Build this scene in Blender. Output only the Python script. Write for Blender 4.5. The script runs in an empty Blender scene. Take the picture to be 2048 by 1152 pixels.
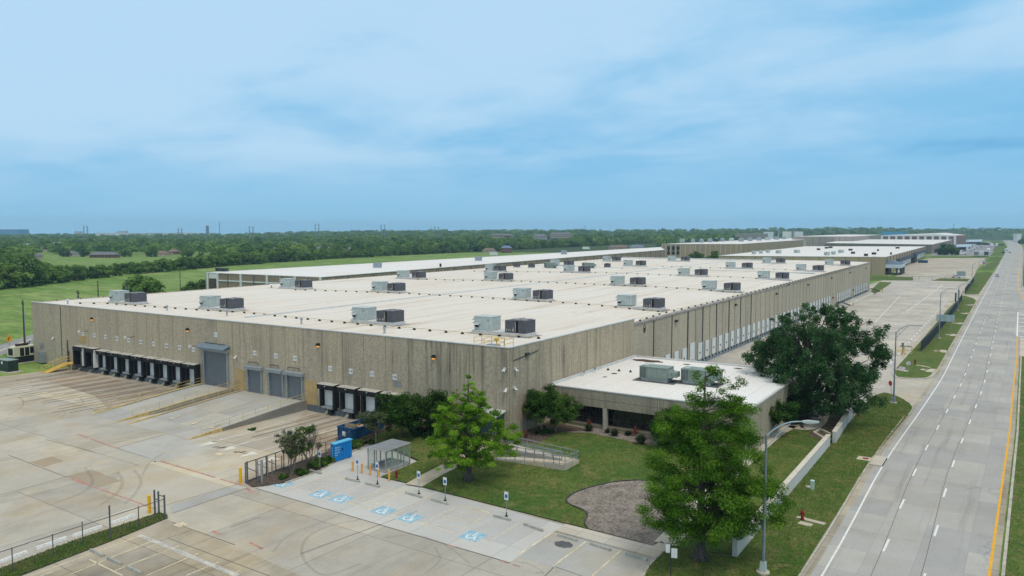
import bpy, bmesh, math, random
import numpy as np
from mathutils import Matrix, Vector
random.seed(7); rng = np.random.default_rng(7)
R = math.radians
scene = bpy.context.scene
col = scene.collection

# ------------------------------------------------------------------ survey
# Ground positions were surveyed from the photograph: camera height, lens and heading below.
F, CX, CY, HY, VX, H = 1540., 1024., 576., 464., 2068., 27.3
PITCH = math.atan((CY-HY)/F); HEAD = math.atan((VX-CX)/math.hypot(F, CY-HY))
cp, sp = math.cos(PITCH), math.sin(PITCH)
hx, hy, rx, ry = -math.sin(HEAD), math.cos(HEAD), math.cos(HEAD), math.sin(HEAD)
def ray(px, py):
    x, y = (px-CX)/F, -(py-CY)/F
    return Vector((rx*x+hx*cp+hx*sp*y, ry*x+hy*cp+hy*sp*y, -sp+cp*y))
def gp(px, py, z=0.):
    d = ray(px, py); t = (z-H)/d.z
    return Vector((d.x*t, d.y*t, z))
def height_at(P, py):
    lo, hi = -20., 200.
    for _ in range(50):
        m = (lo+hi)/2; z = m-H
        f = P[0]*hx*cp+P[1]*hy*cp-z*sp; u = P[0]*hx*sp+P[1]*hy*sp+z*cp
        if CY-F*u/f > py: lo = m
        else: hi = m
    return lo
# warehouse frame: origin at the near right corner, x along the front wall, y along the side wall
TH = R(1.4); C0 = Vector((-54.4, 79.9, 0)); W = 119.6; L = 307.
BM = Matrix.Translation(C0) @ Matrix.Rotation(TH, 4, 'Z'); BI = BM.inverted()
def front(px, py):
    d = ray(px, py); n = Vector((-math.sin(TH), math.cos(TH), 0))
    t = (C0-Vector((0, 0, H))).dot(n)/d.dot(n); t = (C0.x*n.x+C0.y*n.y)/(d.x*n.x+d.y*n.y)
    p = BI @ Vector((d.x*t, d.y*t, 0)); return p.x, H+d.z*t
def side(px, py):
    d = ray(px, py); n = Vector((math.cos(TH), math.sin(TH), 0)); t = (C0.x*n.x+C0.y*n.y)/(d.x*n.x+d.y*n.y)
    p = BI @ Vector((d.x*t, d.y*t, 0)); return p.y, H+d.z*t
def roof_z(y): return 12.42+1.25*max(y, 0)/300
def roofp(px, py, up=0.):
    z = 12.8
    for _ in range(12):
        p = BI @ gp(px, py, z+up); z = roof_z(p.y)
    return Vector((p.x, p.y, z))

# ------------------------------------------------------------------ mesh builder
class MB:
    def __init__(s, T=None): s.v, s.f, s.m, s.uv, s.T, s.mi, s.ch = [], [], [], [], T, 0, []
    def add(s, vs, fs, uv=None):
        b = len(s.v); s.ch.append((b, len(s.f)))
        if s.T is not None: vs = [s.T @ Vector(v) for v in vs]
        s.v += [tuple(v) for v in vs]
        for i, f in enumerate(fs):
            s.f.append([b+k for k in f]); s.m.append(s.mi); s.uv.append(uv[i] if uv else None)
        return s
    def box(s, c, d, rz=0., taper=1.):
        x, y, z = d[0]/2, d[1]/2, d[2]/2; M = Matrix.Translation(c) @ Matrix.Rotation(rz, 4, 'Z')
        vs = [M @ Vector((sx*x*(taper if sz > 0 else 1), sy*y*(taper if sz > 0 else 1), sz*z)) for sz in (-1, 1) for sx, sy in ((-1, -1), (1, -1), (1, 1), (-1, 1))]
        return s.add(vs, [(3, 2, 1, 0), (4, 5, 6, 7), (0, 1, 5, 4), (1, 2, 6, 5), (2, 3, 7, 6), (3, 0, 4, 7)])
    def bx(s, x0, x1, y0, y1, z0, z1): return s.box(((x0+x1)/2, (y0+y1)/2, (z0+z1)/2), (x1-x0, y1-y0, z1-z0))
    def prism(s, poly, z0, z1):
        n = len(poly); a = sum(poly[i][0]*poly[(i+1) % n][1]-poly[(i+1) % n][0]*poly[i][1] for i in range(n))
        if a < 0: poly = poly[::-1]
        vs = [(p[0], p[1], z0) for p in poly]+[(p[0], p[1], z1) for p in poly]
        return s.add(vs, [tuple(range(n-1, -1, -1)), tuple(range(n, 2*n))]+[(i, (i+1) % n, n+(i+1) % n, n+i) for i in range(n)])
    def tube(s, path, r, n=8, cap=True):
        path = [Vector(p) for p in path]; rs = r if isinstance(r, (list, tuple)) else [r]*len(path)
        vs, fs = [], []; up = None
        for i, p in enumerate(path):
            d = (path[min(i+1, len(path)-1)]-path[max(i-1, 0)]).normalized()
            if up is None: up = Vector((1, 0, 0)) if abs(d.z) > .9 else Vector((0, 0, 1))
            a = d.cross(up); a = a.normalized() if a.length > 1e-6 else Vector((0, 1, 0)); b = a.cross(d).normalized(); up = b
            for k in range(n):
                t = 2*math.pi*k/n; vs.append(p+(a*math.cos(t)+b*math.sin(t))*rs[i])
        for i in range(len(path)-1):
            for k in range(n): fs.append((i*n+k, i*n+(k+1) % n, (i+1)*n+(k+1) % n, (i+1)*n+k))
        if cap: fs += [tuple(range(n-1, -1, -1)), tuple(range((len(path)-1)*n, len(path)*n))]
        return s.add(vs, fs)
    def cyl(s, c, r, h, n=12, r2=None): return s.tube([c, (c[0], c[1], c[2]+h)], [r, r if r2 is None else r2], n)
    def quad(s, a, b, c, d, uv=None): return s.add([a, b, c, d], [(0, 1, 2, 3)], [uv] if uv else None)
    def strip(s, path, w, z, dash=None):     # flat painted line along a ground path
        path = [Vector((p[0], p[1], 0)) for p in path]
        for a, b in zip(path[:-1], path[1:]):
            d = (b-a); ln = d.length; d.normalize(); n = Vector((-d.y, d.x, 0))*w/2
            segs = [(0, ln)]
            if dash: segs = [(t, min(t+dash[0], ln)) for t in np.arange(0, ln, dash[1])]
            for t0, t1 in segs:
                p, q = a+d*t0, a+d*t1
                s.add([(p-n)+Vector((0, 0, z)), (q-n)+Vector((0, 0, z)), (q+n)+Vector((0, 0, z)), (p+n)+Vector((0, 0, z))], [(0, 3, 2, 1)] if 0 else [(0, 1, 2, 3)])
        return s
    def ribbon(s, path, w, z, h=None):       # continuous band along a path; with h a raised kerb
        P = [Vector((p[0], p[1], 0)) for p in path]; n = len(P); lv, rv = [], []
        for i in range(n):
            d = (P[min(i+1, n-1)]-P[max(i-1, 0)]).normalized(); nn = Vector((-d.y, d.x, 0))*w/2
            lv.append(P[i]+nn); rv.append(P[i]-nn)
        if h is None:
            return s.add([(p.x, p.y, z) for p in lv]+[(p.x, p.y, z) for p in rv], [(n+i, n+i+1, i+1, i) for i in range(n-1)])
        vs = [(p.x, p.y, z) for p in lv]+[(p.x, p.y, z) for p in rv]+[(p.x, p.y, z+h) for p in lv]+[(p.x, p.y, z+h) for p in rv]
        fs = []
        for i in range(n-1):
            fs += [(3*n+i, 3*n+i+1, 2*n+i+1, 2*n+i), (n+i, n+i+1, 3*n+i+1, 3*n+i), (i+1, i, 2*n+i, 2*n+i+1)]
        fs += [(0, n, 3*n, 2*n), (2*n-1, n-1, 3*n-1, 4*n-1)]
        return s.add(vs, fs)
    def build(s, name, mat, parent=None, smooth=False, bevel=0.):
        me = bpy.data.meshes.new(name); me.from_pydata(s.v, [], s.f)
        for m in (mat if isinstance(mat, (list, tuple)) else [mat]): me.materials.append(m)
        me.polygons.foreach_set('material_index', s.m)
        if any(u is not None for u in s.uv):
            uvl = me.uv_layers.new(name='UVMap'); k = 0
            for u, f in zip(s.uv, s.f):
                for j in range(len(f)):
                    uvl.data[k].uv = u[j] if u else (0, 0); k += 1
        if smooth: me.polygons.foreach_set('use_smooth', [True]*len(s.f))
        me.update()
        o = bpy.data.objects.new(name, me); col.objects.link(o)
        if parent: o.parent = parent
        if bevel:
            b = o.modifiers.new('bevel', 'BEVEL'); b.width = bevel; b.segments = 2; b.limit_method = 'ANGLE'
        return o
def build_each(b, name, mat, parent, **k):   # every piece added to the builder becomes a part of its own
    out = []
    for i, (v0, f0) in enumerate(b.ch):
        v1, f1 = b.ch[i+1] if i+1 < len(b.ch) else (len(b.v), len(b.f)); c = MB(); c.v = b.v[v0:v1]; c.f = [[q-v0 for q in f] for f in b.f[f0:f1]]; c.m = b.m[f0:f1]; c.uv = b.uv[f0:f1]; out.append(c.build(name, mat, parent, **k))
    return out
def tag(o, label=None, cat=None, group=None, kind=None):
    if label: o['label'] = label
    if cat: o['category'] = cat
    if group: o['group'] = group
    if kind: o['kind'] = kind
    return o
def thing(name, label, cat, loc=(0, 0, 0), rz=0., group=None, M=None):
    o = bpy.data.objects.new(name, None); o.empty_display_size = .3; col.objects.link(o)
    if M is not None: o.matrix_world = M
    else: o.location = loc; o.rotation_euler = (0, 0, rz)
    return tag(o, label, cat, group)
def copy_tree(o, loc=None, rz=None, label=None, parent=None):
    c = o.copy(); col.objects.link(c)
    if parent: c.parent = parent
    if loc is not None: c.location = loc
    if rz is not None: c.rotation_euler = (0, 0, rz)
    if label: c['label'] = label
    for ch in list(o.children): copy_tree(ch, parent=c)
    return c
def text_mesh(name, txt, size, m, parent, loc, rot, align='LEFT', bold=.0, space=1.):
    c = bpy.data.curves.new(name, 'FONT'); c.body = txt; c.size = size; c.align_x = align; c.align_y = 'CENTER' if align == 'CENTER' else 'TOP'; c.extrude = .004; c.offset = bold; c.space_line = space
    t = bpy.data.objects.new(name, c); me = bpy.data.meshes.new_from_object(t); bpy.data.objects.remove(t); me.materials.clear(); me.materials.append(m)
    o = bpy.data.objects.new(name, me); col.objects.link(o); o.parent = parent; o.location = loc; o.rotation_euler = rot; return o
def struct(o): o['kind'] = 'structure'; return o
def sheet(name, poly, z, mat, res=None, kind='structure'):
    """a ground sheet cut from a polygon; z may be a function of x, y"""
    bm = bmesh.new(); zf = z if callable(z) else (lambda x, y: z)
    fs = [bm.verts.new((p[0], p[1], 0)) for p in poly]; f = bm.faces.new(fs)
    f.normal_update()
    if f.normal.z < 0: f.normal_flip(); f.normal_update()
    bmesh.ops.triangulate(bm, faces=bm.faces[:])
    if res:
        xs, ys = [p[0] for p in poly], [p[1] for p in poly]
        for lo, hi, no in ((min(xs), max(xs), (1, 0, 0)), (min(ys), max(ys), (0, 1, 0))):
            for t in np.arange(lo+res, hi, res):
                bmesh.ops.bisect_plane(bm, geom=bm.verts[:]+bm.edges[:]+bm.faces[:], plane_co=Vector(no)*float(t), plane_no=no)
    for v in bm.verts: v.co.z = zf(v.co.x, v.co.y)
    me = bpy.data.meshes.new(name); bm.to_mesh(me); bm.free(); me.materials.append(mat)
    if res: me.polygons.foreach_set('use_smooth', [True]*len(me.polygons))
    o = bpy.data.objects.new(name, me); col.objects.link(o); o['kind'] = kind
    return o
def smooth_path(pts, n=6):
    P = [Vector((p[0], p[1], 0)) for p in pts]; P = [2*P[0]-P[1]]+P+[2*P[-1]-P[-2]]; out = []
    for i in range(1, len(P)-2):
        for k in range(n):
            t = k/n; a, b, c, d = P[i-1], P[i], P[i+1], P[i+2]
            out.append(.5*((2*b)+(c-a)*t+(2*a-5*b+4*c-d)*t*t+(3*b-a-3*c+d)*t**3))
    return out+[P[-2]]
def px(*pts, z=0.): return [gp(a, b, z) for a, b in pts]

# ------------------------------------------------------------------ materials
def srgb(r, g, b): return tuple(((c/255+.055)/1.055)**2.4 if c/255 > .04045 else c/255/12.92 for c in (r, g, b))
class NT:
    def __init__(s, name):
        s.mat = bpy.data.materials.new(name); s.mat.use_nodes = True; s.t = s.mat.node_tree
        s.b = s.t.nodes['Principled BSDF']; s.geo = s.n('ShaderNodeNewGeometry')
        s.pos = s.geo.outputs['Position']
    def n(s, typ, **kw):
        x = s.t.nodes.new(typ)
        for k, v in kw.items(): setattr(x, k, v)
        return x
    def l(s, a, b): s.t.links.new(a, b)
    def set(s, sock, v):
        if hasattr(v, 'is_output') or isinstance(v, bpy.types.NodeSocket): s.l(v, sock)
        else: sock.default_value = v
    def map(s, vec, scale=(1, 1, 1), rot=(0, 0, 0), loc=(0, 0, 0)):
        m = s.n('ShaderNodeMapping'); s.l(vec, m.inputs['Vector']); m.inputs['Scale'].default_value = scale
        m.inputs['Rotation'].default_value = rot; m.inputs['Location'].default_value = loc; return m.outputs[0]
    def noise(s, vec, scale=1., detail=3., rough=.6, dist=0.):
        x = s.n('ShaderNodeTexNoise'); s.l(vec, x.inputs['Vector']); x.inputs['Scale'].default_value = scale
        x.inputs['Detail'].default_value = detail; x.inputs['Roughness'].default_value = rough; x.inputs['Distortion'].default_value = dist
        return x.outputs['Fac']
    def ramp(s, fac, a, b, lo=0., hi=1.):
        m = s.n('ShaderNodeMapRange'); m.interpolation_type = 'SMOOTHSTEP'; s.l(fac, m.inputs['Value'])
        for i, v in zip(('From Min', 'From Max', 'To Min', 'To Max'), (a, b, lo, hi)): m.inputs[i].default_value = v
        return m.outputs[0]
    def math(s, op, a, b=0., c=None):
        m = s.n('ShaderNodeMath', operation=op); s.set(m.inputs[0], a); s.set(m.inputs[1], b)
        if c is not None: s.set(m.inputs[2], c)
        return m.outputs[0]
    def mix(s, fac, a, b, mode='MIX'):
        m = s.n('ShaderNodeMix', data_type='RGBA', blend_type=mode); s.set(m.inputs[0], fac)
        for sk, v in ((m.inputs[6], a), (m.inputs[7], b)):
            if isinstance(v, (int, float)): v = (v, v, v)
            s.set(sk, v if not isinstance(v, tuple) else (*v, 1)[:4])
        return m.outputs[2]
    def mul(s, colr, fac):   # brightness
        m = s.n('ShaderNodeVectorMath', operation='SCALE'); s.set(m.inputs[0], colr if not isinstance(colr, tuple) else colr); s.set(m.inputs[3], fac); return m.outputs[0]
    def bump(s, h, strength=.3, dist=.05):
        b = s.n('ShaderNodeBump'); b.inputs['Strength'].default_value = strength; b.inputs['Distance'].default_value = dist
        s.l(h, b.inputs['Height']); s.l(b.outputs[0], s.b.inputs['Normal'])
    def done(s, c, rough=.8, metal=0., spec=.3):
        s.set(s.b.inputs['Base Color'], c if not isinstance(c, tuple) else (*c, 1)[:4]); s.set(s.b.inputs['Roughness'], rough)
        s.b.inputs['Metallic'].default_value = metal; s.b.inputs['Specular IOR Level'].default_value = spec
        return s.mat
def plain(name, c, rough=.7, metal=0., var=.16, scale=1.2, dirt=.12, spec=.3):
    n = NT(name)
    f = n.noise(n.pos, scale, 4); g = n.noise(n.map(n.pos, (1, 1, .25)), scale*5, 3)
    k = n.math('ADD', n.ramp(f, .25, .75, 1-var, 1+var*.6), n.ramp(g, .3, .75, dirt*.4, -dirt))
    return n.done(n.mul(n.mix(0., c, c), k), rough, metal, spec)
def concrete(name, c, joint=(9., 6.), rot=0., var=.14, jd=.55, streak=0., c2=None, mort=.05, crack=0.):
    n = NT(name); v = n.map(n.pos, rot=(0, 0, rot))
    big = n.noise(v, .06, 4, .6, .6); mid = n.noise(v, .45, 4, .65); fine = n.noise(v, 5., 3)
    b = n.n('ShaderNodeTexBrick'); n.l(v, b.inputs['Vector']); b.offset = 0.; b.inputs['Scale'].default_value = 1.
    b.inputs['Brick Width'].default_value, b.inputs['Row Height'].default_value = joint
    b.inputs['Mortar Size'].default_value = mort; b.inputs['Mortar Smooth'].default_value = .3
    b.inputs['Color1'].default_value = (.86, .86, .87, 1); b.inputs['Color2'].default_value = (1.07, 1.05, 1.0, 1); b.inputs['Mortar'].default_value = (jd, jd, jd, 1)
    k = n.math('ADD', n.ramp(big, .3, .7, 1-var, 1+var*.5), n.math('ADD', n.ramp(mid, .3, .75, var*.35, -var*.45), n.ramp(fine, .3, .7, .045, -.045)))
    base = n.mix(n.ramp(n.noise(v, .11, 3, .6, 1.), .42, .68), c, c2 or tuple(x*y for x, y in zip(c, (1.0, .93, .82))))
    if streak:
        s_ = n.noise(n.map(v, (.9, .035, 1)), 1.1, 4, .7); base = n.mix(n.ramp(s_, .5, .8, 0, streak), base, tuple(x*y for x, y in zip(c, (.5, .46, .42))))
    dirty = n.noise(v, .9, 5, .75, 1.5); base = n.mix(n.ramp(dirty, .6, .82, 0, .35), base, tuple(x*y for x, y in zip(c, (.62, .57, .48))))
    if crack:
        vo = n.n('ShaderNodeTexVoronoi', feature='DISTANCE_TO_EDGE'); wv = n.n('ShaderNodeVectorMath', operation='ADD'); nz = n.n('ShaderNodeTexNoise'); n.l(v, nz.inputs['Vector']); nz.inputs['Scale'].default_value = .6; nz.inputs['Detail'].default_value = 4
        n.l(v, wv.inputs[0]); n.l(n.mul(nz.outputs['Color'], 2.2), wv.inputs[1]); n.l(wv.outputs[0], vo.inputs['Vector']); vo.inputs['Scale'].default_value = .032
        cm = n.math('MULTIPLY', n.math('LESS_THAN', vo.outputs['Distance'], .0022), n.ramp(n.noise(v, .05, 2), .46, .58)); base = n.mix(n.math('MULTIPLY', cm, crack), base, (.10, .09, .08))
        sp = n.noise(v, 1.7, 5, .8); base = n.mix(n.ramp(sp, .70, .80, 0, .55), base, (.12, .11, .10))
    base = n.mix(1., base, b.outputs['Color'], 'MULTIPLY')
    return n.done(n.mul(base, k), .88, 0, .25)
def grass(name, c, c2, dry=(.16, .15, .055), dryf=.5, s=1.):
    n = NT(name)
    a = n.noise(n.pos, .05*s, 4, .6, .8); b = n.noise(n.pos, .35*s, 4, .7); f = n.noise(n.pos, 4., 4, .8)
    x = n.mix(n.ramp(a, .35, .65), c, c2); x = n.mix(n.ramp(b, .47, .70, 0, dryf), x, dry)
    x = n.mul(x, n.math('MULTIPLY', n.ramp(f, .25, .75, .55, 1.4), n.ramp(n.noise(n.pos, 1.3, 3), .3, .7, .85, 1.12)))
    n.bump(f, .6, .15)
    return n.done(x, .9, 0, .15)
def field_mat(name):
    n = NT(name); a = n.noise(n.pos, .012, 5, .65, 1.); b = n.noise(n.map(n.pos, (.016, .06, 1), (0, 0, .75)), 1., 6, .75, .6); c = n.noise(n.map(n.pos, (.07, .22, 1), (0, 0, .5)), 1., 5, .75); d = n.noise(n.pos, .035, 5, .7, 1.5)
    x = n.mix(n.ramp(a, .3, .7), (.11, .205, .036), (.165, .255, .06)); x = n.mix(n.ramp(b, .44, .64, 0, .8), x, (.245, .30, .10)); x = n.mix(n.ramp(d, .60, .78, 0, .6), x, (.22, .215, .10))
    x = n.mul(x, n.math('MULTIPLY', n.ramp(c, .3, .7, .66, 1.28), n.ramp(n.noise(n.pos, 2., 3), .3, .7, .85, 1.15))); return n.done(x, .9, 0, .1)
def wall_mat(name, c, streak=.7, joint=.012, jcol=.25, speck=.5, grad=False):
    n = NT(name); uv = n.n('ShaderNodeUVMap', uv_map='UVMap').outputs[0]
    sep = n.n('ShaderNodeSeparateXYZ'); n.l(uv, sep.inputs[0]); u = sep.outputs[0]
    fr = n.math('FRACT', u); pid = n.math('FLOOR', u)
    wn = n.n('ShaderNodeTexWhiteNoise', noise_dimensions='1D'); n.l(pid, wn.inputs['W'])
    sp_ = n.noise(n.pos, 3.4, 4, .75); vo = n.noise(n.pos, 11., 2, .6)
    k = n.math('ADD', n.ramp(sp_, .33, .67, 1-speck*.62, 1+speck*.5), n.ramp(vo, .35, .65, -.14*speck, .14*speck))
    st = n.noise(n.map(n.pos, (.75, .75, .035)), 1.3, 5, .75); big = n.noise(n.map(n.pos, (.05, .05, .12)), 1., 3)
    sfac = n.math('MULTIPLY', n.ramp(st, .45, .68), n.ramp(big, .34, .58, .18, 1.)); sfac = n.math('MULTIPLY', sfac, n.ramp(sp_, .30, .62, .25, 1.15))
    base = n.mix(wn.outputs[0], tuple(x*.93 for x in c), tuple(min(1, x*y) for x, y in zip(c, (1.06, 1.05, 1.0))))
    if grad:   # rain staining is heavier towards the open corner and under the parapet
        ux_ = n.ramp(u, 8., 23., .30, 1.); sfac = n.math('MULTIPLY', sfac, ux_); sfac = n.math('MULTIPLY', sfac, n.ramp(sep.outputs[1], 2., 10.5, .2, 1.))
    base = n.mix(n.math('MULTIPLY', sfac, streak), base, (.085, .078, .072))
    base = n.mul(base, k)
    j = n.math('MINIMUM', fr, n.math('SUBTRACT', 1., fr)); jm = n.math('LESS_THAN', j, joint)
    base = n.mix(jm, base, tuple(x*jcol for x in c))
    n.bump(sp_, .25, .03)
    return n.done(base, .92, 0, .15)
def leaf_mat(name, dark, mid, light, trans=.28):
    n = NT(name); a = n.n('ShaderNodeAttribute', attribute_name='tone'); r = n.n('ShaderNodeValToRGB')
    e = r.color_ramp.elements; e[0].position = .1; e[0].color = (*dark, 1); e[1].position = .9; e[1].color = (*light, 1)
    m = e.new(.5); m.color = (*mid, 1)
    n.l(a.outputs['Fac'], r.inputs[0])
    d = n.n('ShaderNodeBsdfDiffuse'); t = n.n('ShaderNodeBsdfTranslucent'); mx = n.n('ShaderNodeMixShader'); mx.inputs[0].default_value = trans
    n.l(r.outputs[0], d.inputs[0]); n.l(n.mul(r.outputs[0], 1.25), t.inputs[0])
    n.l(d.outputs[0], mx.inputs[1]); n.l(t.outputs[0], mx.inputs[2]); n.l(mx.outputs[0], n.t.nodes['Material Output'].inputs['Surface'])
    return n.mat
def blade_mat(name, a, b, c, dry):
    m = leaf_mat(name, a, b, c, .3); t = m.node_tree; r = next(x for x in t.nodes if x.type == 'VALTORGB'); g = t.nodes.new('ShaderNodeNewGeometry'); mx_ = t.nodes.new('ShaderNodeMix'); mx_.data_type = 'RGBA'; nz = t.nodes.new('ShaderNodeTexNoise'); nz.inputs['Scale'].default_value = .42; nz.inputs['Detail'].default_value = 4; mr = t.nodes.new('ShaderNodeMapRange'); mr.interpolation_type = 'SMOOTHSTEP'
    mr.inputs['From Min'].default_value, mr.inputs['From Max'].default_value, mr.inputs['To Max'].default_value = .42, .66, .85; t.links.new(g.outputs['Position'], nz.inputs['Vector']); t.links.new(nz.outputs['Fac'], mr.inputs['Value']); t.links.new(mr.outputs[0], mx_.inputs[0]); mx_.inputs[7].default_value = (*dry, 1)
    for l in [l for l in t.links if l.from_node == r]: s_ = l.to_socket; t.links.remove(l); t.links.new(mx_.outputs[2], s_)
    t.links.new(r.outputs[0], mx_.inputs[6]); return m
def glass_mat(name, c, alpha=.35, rough=.05):
    n = NT(name); n.done(c, rough, 0, .6); n.b.inputs['Alpha'].default_value = alpha; return n.mat
def lamp_mat(name, c, e):
    n = NT(name); n.done(c, .4); n.b.inputs['Emission Color'].default_value = (*c, 1); n.b.inputs['Emission Strength'].default_value = e; return n.mat

YARD = concrete('yard_concrete', (.47, .44, .375), (12.2, 12.2), 0, .17, .6, .35, None, .06, .3)
YARD2 = concrete('new_concrete', (.52, .52, .50), (4.6, 9.), 0, .07, .8, .06, (.50, .49, .455))
COURT = concrete('court_concrete', (.49, .465, .415), (6.1, 6.1), 0, .16, .7, .4, (.50, .455, .385), .05, .3)
APRON = concrete('stained_concrete', (.43, .375, .30), (4.1, 60.), 0, .2, .72, .95, (.38, .295, .21))
PALE = concrete('pale_concrete', (.53, .49, .40), (50., 50.), 0, .1, .8, .15)
BLUEC = concrete('bluish_concrete', (.44, .44, .415), (50., 50.), 0, .12, .8, .15)
TANC = concrete('tan_concrete', (.43, .36, .26), (50., 50.), 0, .14, .8, .15)
OLDC = concrete('weathered_parking_concrete', (.40, .36, .285), (9., 6.), 0, .28, .55, .75)
ROADC = concrete('road_concrete', (.405, .40, .38), (3.55, 5.), 0, .09, .8, .5, (.39, .375, .34), .03, .25)
WALK = concrete('pavement_concrete', (.53, .49, .42), (3., 3.), 0, .1, .7)
KERB = plain('kerb_concrete', (.47, .44, .37), .9, 0, .2, .5, .2)
ASPH = concrete('old_asphalt', (.27, .275, .29), (30, 30), 0, .12, .85, .2)
FIELD = field_mat('field_grass')
LAWN = grass('lawn_grass', (.060, .122, .020), (.112, .15, .032), (.185, .165, .06), .8, 1.8)
VERGE = grass('verge_grass', (.062, .125, .018), (.105, .145, .03), (.19, .165, .065), .85, 2.2)
MULCH = plain('mulch', (.115, .085, .065), .95, 0, .5, 2.5, .5)
GRAVEL = plain('gravel_mulch', (.25, .215, .18), .95, 0, .32, .8, .5)
PAINTW = plain('white_road_paint', (.78, .78, .74), .7, 0, .12, 1.5, .2)
PAINTY = plain('yellow_road_paint', (.78, .40, .02), .7, 0, .12, 1., .15)
PAINTC = plain('cream_faded_paint', (.68, .58, .40), .75, 0, .25, .9, .3)
PAINTR = plain('red_faded_paint', (.50, .25, .20), .8, 0, .3, .6, .3)
PAINTB = plain('blue_stencil_paint', (.32, .52, .63), .8, 0, .25, 1.6, .35)
JOINT = plain('joint_sealant', (.13, .115, .095), .9)
TYRE = glass_mat('tyre_rubber_marks', (.16, .15, .13), .12, .9)
WALLF = wall_mat('aggregate_wall', (.455, .387, .288), .9, .007, .32, .36, True)
WALLS = wall_mat('aggregate_side_wall', (.45, .40, .315), .4, .030, .16, .35)
WALLB = wall_mat('brown_aggregate_wall', (.30, .235, .18), .25, .012, 2.3, .4)
WALLT = wall_mat('brick_tan_wall', (.36, .285, .20), .35, .006, .6, .3)
WALLO = wall_mat('office_concrete_wall', (.37, .325, .25), .8, .004, .5, .25)
ROOFM = None
def roof_mat(name, c, st=1.):
    n = NT(name); v = n.map(n.pos, rot=(0, 0, -TH))
    s1 = n.noise(n.map(v, (.55, .012, 1)), 1., 5, .75, .2); s2 = n.noise(n.map(v, (.30, .02, 1), loc=(7, 3, 0)), 1., 5, .7)
    m = n.noise(v, .045, 4, .6); f = n.noise(v, 2.4, 3)
    x = n.mix(n.ramp(m, .3, .7), c, tuple(a*b for a, b in zip(c, (.97, .93, .88))))
    x = n.mix(n.ramp(s1, .48, .72, 0, .38*st), x, (.47, .37, .27)); x = n.mix(n.ramp(s2, .56, .74, 0, .42*st), x, (.44, .33, .22))
    sep = n.n('ShaderNodeSeparateXYZ'); n.l(v, sep.inputs[0])
    w = n.math('PINGPONG', sep.outputs[0], 1.52); x = n.mix(n.math('LESS_THAN', w, .07), x, tuple(a*.86 for a in c))
    blot = n.noise(v, .16, 5, .7, 1.); x = n.mix(n.ramp(blot, .62, .78, 0, .45*st), x, (.42, .27, .19))
    return n.done(n.mul(x, n.ramp(f, .3, .7, .96, 1.04)), .8, 0, .2)
ROOFM = roof_mat('white_membrane_roof', (.69, .655, .595), 1.7)
ROOFG = roof_mat('clean_membrane_roof', (.74, .73, .70), .35)
ROOF2 = roof_mat('far_membrane_roof', (.72, .71, .69), .3)
COPING = plain('metal_coping', (.60, .61, .60), .5, 0, .1, .5, .15)
FLASH = plain('grey_flashing', (.36, .33, .30), .8, 0, .3, .8, .4)
WHITE = plain('white_paint', (.72, .73, .72), .55, 0, .06, .6, .08)
DOORW = plain('white_dock_door', (.70, .72, .71), .5, 0, .08, .8, .1)
BLACK = plain('black_vinyl', (.013, .014, .016), .7, 0, .3, 1)
DARK = plain('dark_steel', (.05, .055, .06), .5, .3, .3, 1)
STEEL = plain('galvanised_steel', (.36, .40, .43), .45, .6, .15, 1)
POLE = plain('lamp_pole_steel', (.25, .30, .34), .45, .5, .12, 1)
GREYD = plain('grey_roller_door', (.165, .185, .20), .5, .2, .08, 1)
GREYL = plain('grey_painted_steel', (.30, .33, .34), .5, .2, .1, 1)
TAN = plain('tan_plywood', (.46, .33, .15), .8, 0, .14, .7, .15)
YEL = plain('yellow_safety_paint', (.68, .44, .06), .6, 0, .15, 1.2, .2)
YELP = plain('pale_yellow_rail', (.64, .47, .17), .6, 0, .15, 1.2, .2)
YELB = plain('bright_yellow_bollard', (.83, .47, .005), .5, 0, .08, 1.5, .1)
ORNG = plain('orange_bollard_paint', (.78, .38, .11), .55, 0, .1, 1.5, .1)
AHU = plain('pale_unit_steel', (.47, .53, .51), .5, .1, .1, .8, .12)
COND = plain('charcoal_unit_steel', (.105, .105, .12), .55, .2, .15, 1.5, .15)
GREEN = plain('green_grey_unit_steel', (.235, .29, .255), .55, .1, .1, 1, .12)
CREAM = plain('cream_enclosure', (.62, .60, .44), .55, 0, .08, 1)
BLUE = plain('bright_blue_paint', (.0, .205, .58), .45, 0, .05, 1, .05)
BLUEL = plain('light_blue_paint', (.10, .47, .75), .45, 0, .05, 1, .05)
SKIP = plain('navy_blue_steel', (.012, .075, .17), .55, .1, .25, 1, .25)
RED = plain('red_paint', (.23, .018, .02), .5, 0, .2, 2)
REDP = plain('red_orange_stalk', (.42, .09, .06), .8, 0, .3, 3)
GLASSD = plain('dark_window_glass', (.022, .022, .022), .12, 0, .5, .6, .0, .6)
GLASSC = glass_mat('clear_shelter_glass', (.34, .50, .44), .13)
CONCW = concrete('white_wall_concrete', (.62, .63, .61), (6., 50.), 0, .08, .6, .1)
STOPC = plain('wheel_stop_concrete', (.80, .80, .77), .85, 0, .12, 1.5, .2)
STOPO = plain('old_wheel_stop_concrete', (.37, .37, .325), .9, 0, .2, 1.5, .2)
BARK = plain('bark', (.12, .10, .082), .95, 0, .4, 2.2, .4)
BARKP = plain('pale_bark', (.26, .215, .17), .95, 0, .3, 3, .3)
WOOD = plain('pole_wood', (.085, .07, .058), .9, 0, .3, 1)
LAMPO = lamp_mat('lit_amber_lens', (1., .42, .06), .7)
BRICK = plain('red_brick', (.185, .10, .08), .9, 0, .15, .4)
SHING = plain('grey_shingle', (.16, .165, .18), .9, 0, .15, .4)
SHINGB = plain('brown_shingle', (.20, .15, .12), .9, 0, .15, .4)
SIDING = plain('tan_siding', (.50, .41, .31), .85, 0, .1, .3)
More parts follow.
